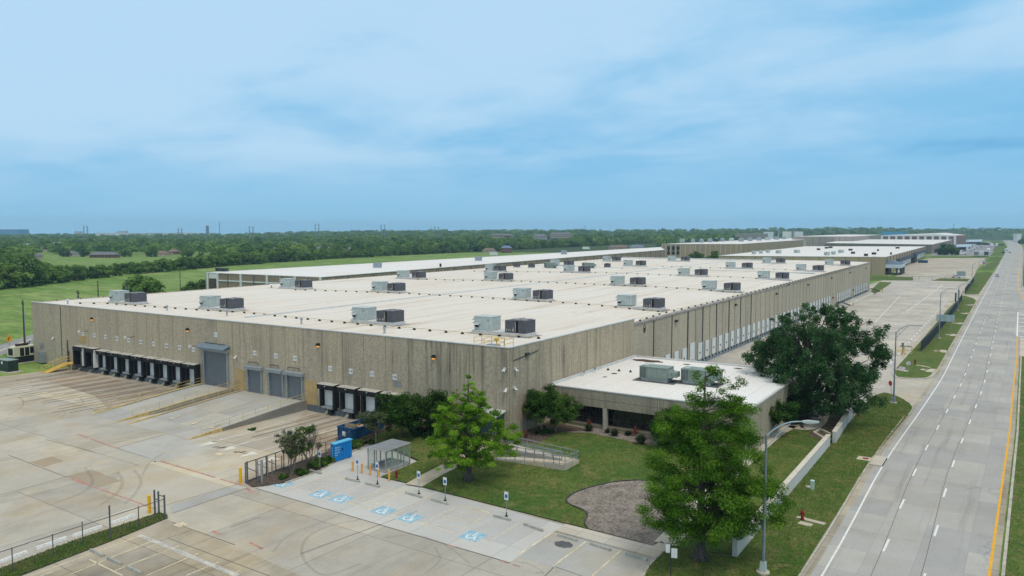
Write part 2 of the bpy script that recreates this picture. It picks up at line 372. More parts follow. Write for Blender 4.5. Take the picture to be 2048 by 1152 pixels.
FARBL = plain('blue_metal_cladding', (.06, .30, .48), .5, 0, .05, .05)
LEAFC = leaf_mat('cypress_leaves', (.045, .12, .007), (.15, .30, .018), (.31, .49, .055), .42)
LEAFC2 = leaf_mat('dark_cypress_leaves', (.025, .075, .006), (.08, .185, .014), (.17, .31, .035), .38)  # darker leaf green of the bigger cypress
LEAFO = leaf_mat('oak_leaves', (.015, .05, .015), (.046, .108, .036), (.10, .185, .07), .27)
LEAFM = leaf_mat('dark_shrub_leaves', (.008, .028, .004), (.033, .08, .013), (.08, .15, .03), .25)
LEAFG = leaf_mat('bush_leaves', (.016, .052, .007), (.055, .12, .018), (.12, .20, .04), .28)
LEAFF = leaf_mat('wood_leaves', (.045, .11, .022), (.12, .215, .05), (.22, .33, .085), .3)
LEAFP = leaf_mat('grey_green_leaves', (.03, .045, .02), (.075, .10, .04), (.15, .17, .085), .2)

# ------------------------------------------------------------------ ground, roads, lawns
def sm(t): t = max(0., min(1., t)); return t*t*(3-2*t)
def lawn_z(x, y):
    p = BI @ Vector((x, y, 0))
    return .12+1.05*sm((p.y+14)/13)*(1-.5*sm((p.x-2)/20))
def lp(a, b):           # point of the lawn seen at a pixel
    z = .3
    for _ in range(8): P = gp(a, b, z); z = lawn_z(P.x, P.y)
    return Vector((P.x, P.y, z))
def off(P, w):          # offset a ground path sideways
    out = []
    for i, p in enumerate(P):
        d = (Vector(P[min(i+1, len(P)-1)])-Vector(P[max(i-1, 0)])).to_2d().normalized(); out.append(Vector((p[0]-d.y*w, p[1]+d.x*w, 0)))
    return out
bl = lambda x, y: BM @ Vector((x, y, 0))
struct(MB().add([(-9000, -3000, -.012), (9000, -3000, -.012), (9000, 14000, -.012), (-9000, 14000, -.012)], [(0, 1, 2, 3)]).build('ground', FIELD))
# road edges
road_l = [gp(1600, 1152)+Vector((-.2, -60, 0))]+px((1600, 1152), (1740, 925), (1823, 815), (1868, 752), (1897.5, 700), (1929, 645), (1954, 602), (1987, 546.5), (2006, 512), (2013, 498), (2014, 490.5), (2007, 482.5), (1994, 477), (1975, 473.5))
road_r = [gp(1997, 1152)+Vector((0, -60, 0))]+px((1997, 1152), (2030, 864), (2035.5, 770), (2039, 714))
rr2 = px((2043, 572), (2044.5, 541), (2047, 508), (2045, 494), (2036, 486), (2018, 479.5), (1992, 474.6))
RL, RR2 = smooth_path(road_l, 5), smooth_path(rr2, 5)
turn = [Vector((6.5, road_r[-1].y+8, 0)), Vector((6.5, rr2[0].y-38, 0)), Vector((3.4, rr2[0].y-22, 0))]
road_poly = RL+(road_r+turn+RR2)[::-1]
# yard, lots and drive lanes share one concrete slab up to the road
yard = [Vector((-300, -40, 0)), Vector((-13.8, -40, 0))]+[p for p in RL if p.y > -40 and p.y < 640]+[Vector((-70, 640, 0)), Vector((-70, 372, 0)), bl(-3, L), bl(-3, 12), bl(-108.5, 12)]+px((150, 734), (112, 738), (84, 743), (0, 753))+[Vector((-300, 60, 0))]
sheet('yard', yard, .0, YARD)
court = [bl(-2, 30), bl(-2, L+30)]+px((1770, 556), (1923, 559), (1931, 575), (1890, 612), (1838, 676), (1803, 716), (1783, 746), (1765, 783), (1740, 795), (1711, 829), (1690, 826), (1580, 806))
sheet('truck_court', court, .004, COURT)
sheet('road', road_poly, .006, ROADC)
lot2 = px((1772, 553), (1800, 545), (1945, 551), (1968, 521), (1972, 513.5), (1858, 516), (1820, 528))
sheet('far_lot', lot2, .005, concrete('far_lot_concrete', (.46, .42, .35), (12, 9), 0, .16, .7, .4))
sheet('trailer_lot', px((1858, 511), (1980, 511.5), (1994, 494), (1985, 484), (1900, 485)), .005, ASPH)
sheet('side_street', [gp(-40, 704), gp(0, 690.5), gp(64, 669), gp(140, 645), gp(150, 652), gp(64, 686), gp(0, 712), gp(-40, 728)], .006, ASPH)
MB().ribbon(px((-40, 716), (0, 701.5), (64, 677.5)), .5, .012).build('street_centre_line', PAINTC)['kind'] = 'structure'
# slabs of other tint in the yard
for nm, m, z, poly in (
    ('dock_apron', APRON, .008, [gp(76, 757)]+px((136, 744), (168, 739))+[bl(-100, -.4), bl(-62.5, -.4)]+px((330, 812), (262, 806), (215, 815), (190, 792), (136, 775))),
    ('dock_apron', APRON, .008, [bl(-37, -.4), bl(-18, -.4)]+px((730, 868), (655, 930), (560, 972), (490, 975), (470, 965), (530, 925), (640, 862), (590, 845))),
    ('pale_slab', PALE, .006, px((212, 992), (240, 943), (310, 922), (486, 969), (340, 1027))),
    ('bluish_slab', BLUEC, .010, px((338, 1012), (478, 968), (494, 975), (345, 1026))),
    ('bluish_slab', BLUEC, .006, px((236, 896), (332, 870), (436, 897), (310, 924))),
    ('tan_slab', TANC, .006, px((60, 924), (104, 913), (128, 922), (88, 934))),
    ('tan_slab', TANC, .007, px((135, 954), (186, 940), (243, 962), (200, 974))),
    ('pale_slab', PALE, .0055, px((0, 926), (32, 919), (132, 954), (0, 993))),
    ('new_slab', PALE, .007, px((60, 790), (136, 773), (215, 782), (150, 805))),
    ('old_parking_slab', OLDC, .007, px((-40, 1195), (45, 1152), (334, 1039), (352, 1046), (520, 1115), (640, 1170), (600, 1260), (-40, 1260))),
    ('grey_parking_slab', BLUEC, .007, px((1036, 1111), (1110, 1062.5), (1312, 1117), (1296, 1140), (1284, 1170), (1200, 1175), (1108, 1136)))):
    sheet(nm, poly, z, m)
park = px((512, 976), (1020, 1125), (1112, 1061), (1134, 1052), (812, 967), (761, 955), (838, 924), (778, 899), (742, 888), (704, 905), (640, 943), (575, 966))
sheet('parking_slab', park, .012, YARD2)
wk = px((1111, 1061.5), (1314, 1116), (1340, 1094), (1322, 1083), (1305.6, 1092), (1131, 1048), z=.12)
struct(MB().prism(wk, .0, .15).build('pavement', WALK))
# lawn between the parking, the warehouse corner, the office and the long white wall
wall_a, wall_b, wall_c, wall_d = gp(1474, 1117), gp(1660, 893), gp(1669, 884), gp(1703, 838)
lawn_poly = [gp(761, 955), gp(812, 967), gp(1131, 1048), gp(1305.6, 1092), gp(1340, 1094), gp(1400, 1105), wall_a+Vector((-.3, .5, 0)), wall_b, wall_d+Vector((-.2, 0, 0)), gp(1690, 829), gp(1580, 808), bl(26, 39.5), bl(20, 30), bl(1, 30), bl(-1, 2), bl(-18, 2), bl(-18.5, -1), gp(738, 868), gp(712, 893), gp(742, 887), gp(778, 898), gp(838, 924)]
LZ = lambda x, y: lawn_z(x, y)+.004
sheet('lawn', lawn_poly, LZ, LAWN, 1.5)
verge_a = px((1270, 1190), (1287.5, 1152), (1297.5, 1134), (1313, 1117), (1340, 1095))+[wall_a, wall_d, gp(1713, 830)]+px((1742, 795), (1768, 786.5), (1786, 790.5), (1804, 798), (1819, 808), (1825, 816), (1822, 824), (1816, 831), (1738, 926), (1597, 1152))+[Vector((-14.2, 40, 0)), Vector((-32, 40, 0))]
VZ = lambda x, y: .125
sheet('verge', verge_a, VZ, VERGE, 3.)
verge_b = px((1790, 753), (1788, 740), (1806, 718.5), (1842, 679.5), (1876, 640), (1899, 614), (1926, 591), (1947, 597), (1952, 602), (1928, 644.5), (1896, 700), (1872, 741), (1864, 752), (1852, 757), (1820, 757.5), (1800, 756))
sheet('verge', verge_b, .125, VERGE, 6.)
for P in (px((1929, 589), (1957, 589), (1986, 546.5), (1976, 543.5), (1952, 545), (1944, 560)), px((1958, 539.5), (1985, 541), (2000, 526), (1998, 523), (1978, 526)), px((1972, 523.5), (2000, 522.5), (2006, 514), (1995, 513), (1980, 514)), px((1980, 511.5), (2007, 511.5), (2011, 504), (1990, 503.5)), px((1985, 502), (2010, 502.5), (2014, 494), (2006, 488), (1992, 490)),
          px((1740, 562), (1760, 561), (1826, 561), (1826, 554.5), (1790, 553), (1740, 551)), px((1864, 561.5), (1935, 563), (1940, 558), (1880, 556.5)), px((1742, 580), (1760, 563.5), (1784, 565), (1776, 571), (1748, 589)), px((1862, 516), (1972, 515.8), (1976, 512.8), (1862, 513.2)), px((1988, 490), (2012, 491), (2004, 482), (1976, 478), (1982, 483))):
    sheet('verge', P, .06, VERGE)
me_path = [p+Vector((.25, 0, 0)) for p in road_r]
sheet('median_verge', [p+Vector((.45, 0, 0)) for p in road_r]+[Vector((9, road_r[-1].y, 0)), Vector((60, road_r[-1].y, 0)), Vector((60, 0, 0))], .125, VERGE, 8.)
sheet('median_slab', px((2038.5, 713), (2039.5, 676))+[Vector((6.2, gp(2039.5, 676).y, 0)), Vector((6.2, gp(2038.5, 713).y, 0))], .14, WALK)
sheet('median_verge', [p+Vector((.6, 0, 0)) for p in RR2[:12]]+[Vector((220, RR2[11].y, 0)), Vector((220, RR2[0].y-80, 0)), Vector((7.5, RR2[0].y-60, 0)), Vector((7.5, RR2[0].y-40, 0))], .125, VERGE)
# planter strip with the fence at the lower left
strip = px((-40, 1150), (0, 1139), (150, 1082), (318, 1027), (333, 1030), (336, 1037), (230, 1080), (48, 1150), (-30, 1182))
sheet('planter_grass', strip, .10, grass('strip_grass', (.035, .075, .015), (.06, .10, .022), (.11, .10, .04), .5, 2.), 2.)
sheet('bed_mulch', px((490, 966), (505, 975), (575, 966), (640, 941), (704, 903), (742, 886), (775, 862), (722, 860), (650, 905)), .09, MULCH, 2.)
shrubby = [bl(-21, -1.0), bl(1.5, -1.0)]+px((868, 884), (812, 868), (775, 872), (738, 887), (712, 893), (722, 860))
sheet('bed_mulch', shrubby, lambda x, y: lawn_z(x, y)+.02, MULCH, 1.5)
sheet('bed_mulch', [bl(.2, -3), bl(.2, 9.8)]+[lp(1190, 862), lp(1120, 864), lp(1073, 887)], lambda x, y: lawn_z(x, y)+.025, MULCH, 1.5)
sheet('bed_gravel', [bl(2.5, 10), bl(27, 10.3)]+[lp(1420, 902), lp(1310, 893), lp(1255, 882), lp(1180, 866), lp(1120, 864)], lambda x, y: lawn_z(x, y)+.02, GRAVEL, 1.5)
GB = ((1175, 1057), (1169, 1045), (1175, 1031), (1166, 1020), (1141, 1010), (1133, 1000), (1145, 988), (1180, 975), (1230, 964), (1280, 961), (1340, 966), (1390, 985), (1400, 1010), (1370, 1045), (1324, 1075), (1306, 1091))
gb = [lp(*q_) for q_ in GB]; sheet('bed_gravel', gb, lambda x, y: lawn_z(x, y)+.024, GRAVEL, 1.2)
eb = MB(); ep = smooth_path(gb[:11]); A_, B_ = off(ep, .07), off(ep, -.07)
for k in range(len(ep)-1):
    h_ = [lawn_z(p.x, p.y) for p in (ep[k], ep[k+1])]; eb.quad((B_[k].x, B_[k].y, h_[0]+.09), (B_[k+1].x, B_[k+1].y, h_[1]+.09), (A_[k+1].x, A_[k+1].y, h_[1]+.09), (A_[k].x, A_[k].y, h_[0]+.09)); eb.quad((B_[k].x, B_[k].y, h_[0]), (B_[k+1].x, B_[k+1].y, h_[1]), (B_[k+1].x, B_[k+1].y, h_[1]+.09), (B_[k].x, B_[k].y, h_[0]+.09))
struct(eb.build('bed_edging', DARK))
sheet('dirt_patch', px((168, 642), (205, 629), (235, 622), (268, 617), (262, 622), (225, 632), (196, 645)), .004, plain('dry_dirt', (.30, .23, .15), .95, 0, .25, .3))
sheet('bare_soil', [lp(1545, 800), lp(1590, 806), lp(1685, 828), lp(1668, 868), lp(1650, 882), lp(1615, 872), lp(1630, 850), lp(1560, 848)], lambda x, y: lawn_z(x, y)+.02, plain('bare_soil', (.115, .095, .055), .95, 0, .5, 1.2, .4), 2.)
# paths on the lawn
EXCL = [gb]
def path(pts, w, name='pavement', m=WALK, n=6, up=.03):
    P = smooth_path(pts, n); b = MB(); A, B = off(P, w/2), off(P, -w/2); EXCL.append(A+B[::-1])
    for i in range(len(P)-1):
        q = [Vector((p.x, p.y, lawn_z(p.x, p.y)+up)) for p in (B[i], B[i+1], A[i+1], A[i])]; b.quad(*q)
    return struct(b.build(name, m))
path([lp(827, 971), lp(880, 942), lp(940, 909), lp(968, 893)], 2.1)
sheet('pavement', [lp(918, 905), lp(940, 912), lp(985, 905), lp(985, 880), lp(950, 880)], lambda x, y: lawn_z(x, y)+.034, WALK)
path([lp(1330, 1088), lp(1400, 1015), lp(1490, 920), lp(1545, 872), lp(1580, 851)], 2.0)
path([lp(1585, 851), lp(1605, 856), lp(1628, 850), lp(1640, 835), lp(1643, 820)], 2.3)
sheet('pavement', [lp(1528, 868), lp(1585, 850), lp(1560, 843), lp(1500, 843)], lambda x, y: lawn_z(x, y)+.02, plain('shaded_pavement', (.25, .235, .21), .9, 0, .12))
# kerbs
kb = MB(); KW = .16
kb.ribbon([p for p in RL if p.y < gp(1816, 831).y+.1], KW, 0, .135)
kb.ribbon(smooth_path(px((1816, 831), (1822, 824), (1825, 816), (1819, 808), (1804, 798), (1786, 790.5), (1768, 786.5), (1742, 795), (1712, 830), (1680, 868))), KW, 0, .135)
kb.ribbon(smooth_path(px((1873, 741), (1864, 752), (1852, 757), (1820, 757.5), (1800, 756), (1790, 753), (1788, 740), (1806, 718.5), (1842, 679.5), (1876, 640), (1899, 614), (1926, 591))), .55, 0, .13)
kb.ribbon([p for p in RL if gp(1873, 741).y < p.y < gp(1954, 603).y], KW, 0, .135)
kb.ribbon([p for p in RL if gp(1958, 588).y < p.y < gp(1986, 547).y], KW, 0, .135)
kb.ribbon([p+Vector((.3, 0, 0)) for p in road_r]+[Vector((6.3, road_r[-1].y+6, 0))], KW*1.6, 0, .135)
kb.ribbon([p+Vector((.35, 0, 0)) for p in RR2[:12]], .3, 0, .14); kb.ribbon([Vector((7.4, RR2[0].y-60, 0)), Vector((6.9, RR2[0].y-36, 0)), Vector((4.2, RR2[0].y-21, 0)), RR2[0]+Vector((.3, 0, 0))], .3, 0, .14)
kb.ribbon(smooth_path(px((1270, 1190), (1287.5, 1152), (1297.5, 1134), (1313, 1117))), KW*1.3, 0, .14)
kb.ribbon(px((570, 967), (640, 942), (704, 904), (742, 887))+[gp(790, 866), gp(850, 852)], .18, 0, .12)
for a, b, c, d in ((1708, 921, 1746, 915), (1785, 722, 1786, 722)): pass
kb.build('kerb', KERB)['kind'] = 'structure'
gut = MB()
gut.ribbon([p+Vector((.36, 0, 0)) for p in RL if p.y < 420], .55, .011); gut.ribbon([p+Vector((-.3, 0, 0)) for p in road_r], .6, .011)
gut.build('gutter', concrete('gutter_concrete', (.40, .365, .29), (50, 3.), 0, .2, .5, .6))['kind'] = 'structure'
# inlet slabs across the verge, each with its manhole lid
for i, (a, b, c, d) in enumerate(((1715, 917, 1768, 925), (1842, 740, 1870, 743), (1868, 702.5, 1893, 704), (1891, 670, 1912, 671.5), (1904, 646.5, 1925, 648), (1921, 627, 1936, 628), (1932, 610, 1947, 611))):
    p, q = gp(a, b), gp(c, d); dv = (q-p).normalized(); q = q-dv*1.25; n_ = Vector((-dv.y, dv.x, 0))
    s = MB(); w = .75
    s.prism([p-n_*w, q-n_*w, q+n_*w, p+n_*w], .0, .15); s.prism([q-n_*2.1, q+dv*1.3-n_*2.1, q+dv*1.3+n_*2.1, q+n_*2.1], .0, .16)
    struct(s.build('inlet_slab', WALK))
    s = MB().bx(0, 0, 0, 0, 0, 0) if 0 else MB()
    e = q+dv*1.32; s.prism([e-n_*1.8, e+dv*.05-n_*1.8, e+dv*.05+n_*1.8, e+n_*1.8], .012, .135); struct(s.build('inlet_opening', BLACK))
    if i < 3: c_ = p+dv*.9; struct(MB().cyl((c_.x, c_.y, .15), .38, .012, 16).build('manhole_lid', RED if i == 0 else DARK))
# road markings
mk = MB(); wl_ = [p+Vector((1.45, 0, 0)) for p in RL if p.y < 900]
mk.ribbon(wl_, .17, .0115)
lane = 3.32
for k in (1, 2):
    for i in range(150):
        y = 20+i*12.19*(1.0)+(2.2 if k == 1 else 8.4)
        xs = [p for p in RL]; j = next((j for j in range(len(xs)-1) if xs[j].y <= y <= xs[j+1].y), None)
        if j is None or y > 640: continue
        t = (y-xs[j].y)/(xs[j+1].y-xs[j].y); x = xs[j].x+(xs[j+1].x-xs[j].x)*t+1.5+k*(lane+.05*(k == 2))
        mk.add([(x-.095, y, .0115), (x+.095, y, .0115), (x+.095, y+3.2, .0115), (x-.095, y+3.2, .0115)], [(0, 1, 2, 3)])
a, b = gp(2036, 624), gp(2034, 672); c, d = Vector((3.6, gp(2050, 646).y, 0)), Vector((5.2, b.y, 0))
mk.ribbon([b, a], .35, .0118); mk.ribbon([a, c, Vector((6.2, c.y-8, 0))], .22, .0118)
for t in np.linspace(0, .86, 6):
    p = b.lerp(a, float(t)); mk.ribbon([p, Vector((p.x+(1-t)*7.0+.6, p.y+.2, 0))], 1.0, .0116)
mk.build('road_marking', PAINTW)['kind'] = 'structure'
yl = MB(); yl.ribbon([p+Vector((-.62, 0, 0)) for p in road_r[:-1]]+[gp(2034, 714), gp(2034, 673)], .22, .0125)
yl.ribbon(smooth_path(px((2060, 610), (2046, 596), (2038, 581), (2036, 566), (2038, 541), (2041.5, 508), (2042, 496), (2034, 487.5))), .3, .0125)
yl.build('road_edge_line', PAINTY)['kind'] = 'structure'
jt = MB()
for k in (1, 2): jt.ribbon([p+Vector((1.5+k*lane-.12, 0, 0)) for p in RL if p.y < 330], .045, .0098)
for (A, B) in (((17, 910), (132, 954)), ((92, 879), (190, 905)), ((232, 896), (330, 869)), ((132, 954), (185, 939)), ((345, 1027), (490, 978)), ((310, 1017), (480, 967)), ((232, 896), (300, 917)), ((0, 990), (132, 954)), ((512, 977), (1020, 1126)), ((335, 1076), (560, 1160)), ((345, 1045), (470, 1090)), ((1108, 1134), (1090, 1152)), ((1111, 1134), (1200, 1165)), ((600, 1108), (835, 1022)), ((460, 1055), (520, 1034))):
    jt.ribbon(px(A, B), .075, .0135)
jt.build('joint_line', JOINT)['kind'] = 'structure'
rd = MB()
for A, B, w in (((155, 868), (232, 896), .22), ((320, 922), (430, 955), .25), ((440, 958), (487, 972), .22), ((145, 958), (172, 968), .4), ((172, 968), (310, 1018), .18), ((492, 976), (506, 985), .3), ((500, 1085), (525, 1098), .22), ((1000, 1121.5), (1019, 1127), .16), ((1025, 1129), (1040, 1133.5), .16), ((895, 1089), (912, 1094), .14), ((425, 1062), (440, 1068), .3)):
    rd.ribbon(px(A, B), w, .0145)
rd.build('fire_lane_line', PAINTR)['kind'] = 'structure'
# parking stripes and hatching
st = MB(); z4 = lambda x, y: (460+x/4, 840+y/4); z3 = lambda x, y: (x/4, 864+y/4); z0 = lambda x, y: (1000+x/6.02, 1000+y/6.02)
def ln_(f, x0, y0, x1, y1, w=.11): st.ribbon(px(f(x0, y0), f(x1, y1)), w, .0175)
ln_(z4, 820, 608, 1100, 497); ln_(z4, 1290, 768, 1605, 618)
def hatch(c, n, w=.10, keep=1.):
    q = [gp(*k) for k in c]
    for i in range(4):
        if random.random() < keep+.3: st.ribbon([q[i], q[(i+1) % 4]], .11, .0175)
    for k in range(n):
        t = (k+.5)/n
        if random.random() > keep: continue
        p = q[0].lerp(q[1], t); r_ = q[3].lerp(q[2], min(1, t+.16)); st.ribbon([p, r_], w, .0172)
hatch([z4(480, 552), z4(800, 428), z4(940, 460), z4(640, 580)], 7, .09, .55)
hatch([z4(945, 665), z4(1255, 535), z4(1410, 568), z4(1090, 710)], 7, .12, 1.)
hatch([z4(1530, 835), z4(1835, 678), z4(2080, 740), z4(1810, 905)], 8, .10, .6)
ln_(z0, 275, 253, -150, 515); ln_(z0, 655, 378, 220, 660, .16); ln_(z0, 1038, 500, 640, 797, .16); ln_(z0, 1465, 600, 1110, 915, .16)
for q in ((250, 1150, 1140, 825), (560, 1140, 1230, 868), (920, 1110, 1435, 910), (1170, 1150, 1590, 970), (1490, 1150, 1750, 1040), (1840, 1150, 1930, 1105), (715, 1020, 980, 1150), (-60, 1300, 420, 1120)): ln_(z3, *q, .14)
st.build('parking_stripe', PAINTC)['kind'] = 'structure'
struct(MB().ribbon(px(z3(1115, 825), z3(1900, 1150)), .5, .0165).build('faded_marking', plain('very_faded_paint', (.50, .48, .43), .85, 0, .2, .8, .3))); ps = MB()
for q in ((1610, 100, 2040, 0), (1780, 142, 2048, 55), (1950, 185, 2048, 150), (180, 900, 640, 820)): ps.ribbon(px(z3(*q[:2]), z3(*q[2:])), .16, .0155)
zr = lambda x, y: (340+x/4, 640+y/4)
for q in ((250, 1000, 1170, 745), (410, 1040, 1340, 780), (580, 1090, 1400, 850), (700, 1110, 900, 1040)): ps.ribbon(px(zr(*q[:2]), zr(*q[2:])), .17, .0155)
# arrow heads at the ends of the trailer stalls and on the ramps' approach
for (x, y) in ((310, 990), (480, 1028), (640, 1073), (815, 1115)):
    p = gp(*zr(x, y)); ps.add([(p.x-.75, p.y+.7, .016), (p.x, p.y-1.7, .016), (p.x+.75, p.y+.7, .016)], [(0, 1, 2)])
for k in range(26):   # white dock-stall marks of the side court
    pass
for k in range(46):
    t = k/45; p = gp(1752, 676).lerp(gp(1885, 573), t)
    if k < 18: ps.add([(p.x-1.9, p.y-.25, .0155), (p.x+.9, p.y-.25, .0155), (p.x+.9, p.y+.25, .0155), (p.x-1.9, p.y+.25, .0155)], [(0, 1, 2, 3)])
ps.ribbon(px((1812, 625), (1885, 570)), .35, .0155); ps.ribbon(px((1750, 645), (1800, 592)), .3, .0155)
for k in range(7):
    y = 47+k*4.45+C0.y; x = bl(4.2, y-C0.y).x; ps.add([(x, y, .016), (x+2.6, y, .016), (x+2.6, y+.3, .016), (x, y+.3, .016)], [(0, 1, 2, 3)])
ps.build('faded_marking', plain('faded_white_paint', (.70, .67, .60), .8, 0, .15, .8, .25))['kind'] = 'structure'
# access symbols
bs, ws_ = MB(), MB()
for (x, y) in ((566, 968), (642, 988.5), (682, 998), (767, 1021.5), (820, 1036), (946, 1072)):
    p = gp(x, y); c, s = p.x, p.y; w = .98
    bs.prism([(c-w, s-w), (c+w, s-w), (c+w, s+w), (c-w, s+w)], .0, .0205)
    T = lambda a, b: Vector((c+a*.62, s+b*.62, 0))
    ws_.ribbon([T(-.15+.62*math.cos(R(t)), -.42+.62*math.sin(R(t))) for t in range(115, 395, 20)], .15, .0235)
    ws_.ribbon([T(-.1, .95), T(-.02, .02), T(.55, .02), T(.85, -.95), T(1.1, -.9)], .15, .0245); ws_.ribbon([T(-.06, .48), T(.45, .45)], .12, .0243)
    ws_.add([(T(-.12+.19*math.cos(k*.785), 1.22+.19*math.sin(k*.785))+Vector((0, 0, .0245))) for k in range(8)], [tuple(range(8))])
struct(bs.build('access_marking', PAINTB)); struct(ws_.build('access_symbol', PAINTW))
# tyre marks where lorries turn
ty = MB()
def arc(pts, w=.28): ty.ribbon(smooth_path(px(*pts), 6), w, .0185)
arc(((722, 1128), (650, 1150), (612, 1125), (604, 1095), (622, 1069), (668, 1050), (720, 1039))); arc(((940, 1128), (890, 1090), (830, 1070), (770, 1076)), .2); arc(((545, 1104), (580, 1070), (650, 1042), (680, 1028)), .18)
arc(((95, 1012), (165, 985), (185, 962), (170, 935)), .35); arc(((200, 1010), (232, 988), (245, 965), (236, 945)), .35); arc(((250, 1008), (272, 985), (282, 960), (268, 940)), .35); arc(((330, 905), (300, 925), (285, 950)), .3)
arc(((850, 1148), (880, 1120), (870, 1095)), .2); arc(((15, 830), (45, 812), (40, 796), (10, 790)), .3); arc(((130, 815), (165, 808), (160, 795)), .3)
ty.build('tyre_mark', TYRE)['kind'] = 'structure'
oil = MB(); c = gp(1127, 1089); oil.add([(c.x+(.85+.1*math.sin(k*2.3))*math.cos(k*.35), c.y+(.7+.08*math.cos(k*3))*math.sin(k*.35), .0195) for k in range(18)], [tuple(range(18))])
oil.build('oil_stain', plain('oil_stain', (.10, .10, .105), .6, 0, .3, 2))['kind'] = 'structure'

# ------------------------------------------------------------------ the main warehouse
def side_top(y): return 11.95+1.5*max(0, y-39)/267
def roof_at(x, y):
    z = roof_z(y)
    if y > 38.9: t = sm((x+22)/22); z = z*(1-t)+side_top(y)*t
    return z
wh = thing('warehouse', 'huge tan concrete panel warehouse with white flat roof and loading docks in front', 'warehouse', M=BM)
xs = [-4.175*i for i in range(17)]+[-66.8-3.91*i for i in range(1, 10)]+[-102-4.4*i for i in range(1, 5)]
b = MB(); PT = 12.62
for i in range(len(xs)-1):
    x1, x0 = xs[i], xs[i+1]; u = 27-i
    b.quad((x0, 0, -.2), (x1, 0, -.2), (x1, 0, PT), (x0, 0, PT), uv=((u-1, 0), (u, 0), (u, PT), (u-1, PT)))
b.build('front_wall', WALLF, wh)
ys = [4.322*i for i in range(10)]
b = MB()
for i in range(9): b.quad((0, ys[i], -.2), (0, ys[i+1], -.2), (0, ys[i+1], PT), (0, ys[i], PT), uv=((20+i, 0), (21+i, 0), (21+i, PT), (20+i, PT)))
b.build('front_wall', WALLF, wh)
ys = [38.9, 47.77, 56.75, 65.3]; k = 65.3
while k < L-4: k += 4.49; ys.append(min(k, L))
ys[-1] = L
b = MB()
for i in range(len(ys)-1):
    y0, y1 = ys[i], ys[i+1]; w = (y1-y0)/4.49; t0, t1 = side_top(y0)-.42, side_top(y1)-.42
    b.quad((-.12, y0, -.2), (-.12, y1, -.2), (-.12, y1, t1), (-.12, y0, t0), uv=((i, 0), (i+1, 0), (i+1, t1), (i, t0)))
b.build('side_wall', WALLS, wh)
b = MB(); b.quad((-.12, L, -.2), (-W, L, -.2), (-W, L, roof_z(L)), (-.12, L, side_top(L)), uv=((0, 0), (26, 0), (26, 12), (0, 12)))
b.quad((-W, L, -.2), (-W, 0, -.2), (-W, 0, PT), (-W, L, roof_z(L)), uv=((0, 0), (60, 0), (60, 12), (0, 12)))
b.build('back_wall', WALLS, wh)
b = MB(); cols = [-W+.0, -60, -22, -14, -7, -.1]
for y0, y1 in ((.3, 38.9), (38.9, 130), (130, 220), (220, L)):
    for x0, x1 in zip(cols[:-1], cols[1:]):
        f = (lambda x, y: roof_z(y)) if y0 < 1 else (lambda x, y: roof_at(x, y+.01))
        b.quad((x0, y0, f(x0, y0)), (x1, y0, f(x1, y0)), (x1, y1, f(x1, y1)), (x0, y1, f(x0, y1)))
b.quad((-22, 38.9, roof_z(39)), (-.1, 38.9, 11.6), (-.1, 38.9, 12.5), (-22, 38.9, 12.5))
b.build('roof', ROOFM, wh)
b = MB()
b.bx(-W-.05, .05, -.06, .32, PT-.02, PT+.1); b.bx(-.30, .055, .32, 38.95, PT-.02, PT+.1)
b.build('coping', COPING, wh)
b = MB(); n = 40
for i in range(n):   # thick felt roll along the dock-side eave
    y0, y1 = 38.95+(L-38.95)*i/n, 38.95+(L-38.95)*(i+1)/n; a, c = side_top(y0), side_top(y1)
    b.add([(.02, y0, a-.42), (.02, y1, c-.42), (.02, y1, c-.12), (.02, y0, a-.12), (-.22, y1, c+.06), (-.22, y0, a+.06), (-.6, y1, c+.02), (-.6, y0, a+.02), (-.13, y0, a-.42), (-.13, y1, c-.42)], [(0, 1, 2, 3), (3, 2, 4, 5), (5, 4, 6, 7), (8, 9, 1, 0)])
b.build('eave_roll', FLASH, wh)
b = MB()
p0, p1 = roofp(300, 643), roofp(1198, 547)
b.ribbon([Vector((-58.6, 6, 0)), Vector((-58.6, L-2, 0))], 1.0, 0, .16)
for i, v in enumerate(b.v): b.v[i] = (v[0], v[1], v[2]+roof_z(v[1])-.02)
b.bx(-118, -2.5, 196.6, 197.4, roof_z(197)-.3, roof_z(197)+.14)
b.bx(-118, -40, 292, 293.5, roof_z(293)-.3, roof_z(293)+.55)
b.build('expansion_joint', plain('joint_cover', (.56, .585, .58), .6, 0, .08, .3), wh)
b = MB(); b.bx(-119.6, -37.2, -.12, 0, -.1, .55) if 0 else b.bx(-36.9, -17, -.10, 0, -.1, 1.02)
b.bx(-103, -63, -.10, 0, -.1, .95); build_each(b, 'dock_face', plain('dock_face_steel', (.17, .20, .21), .7, .1, .25, .8, .4), wh)
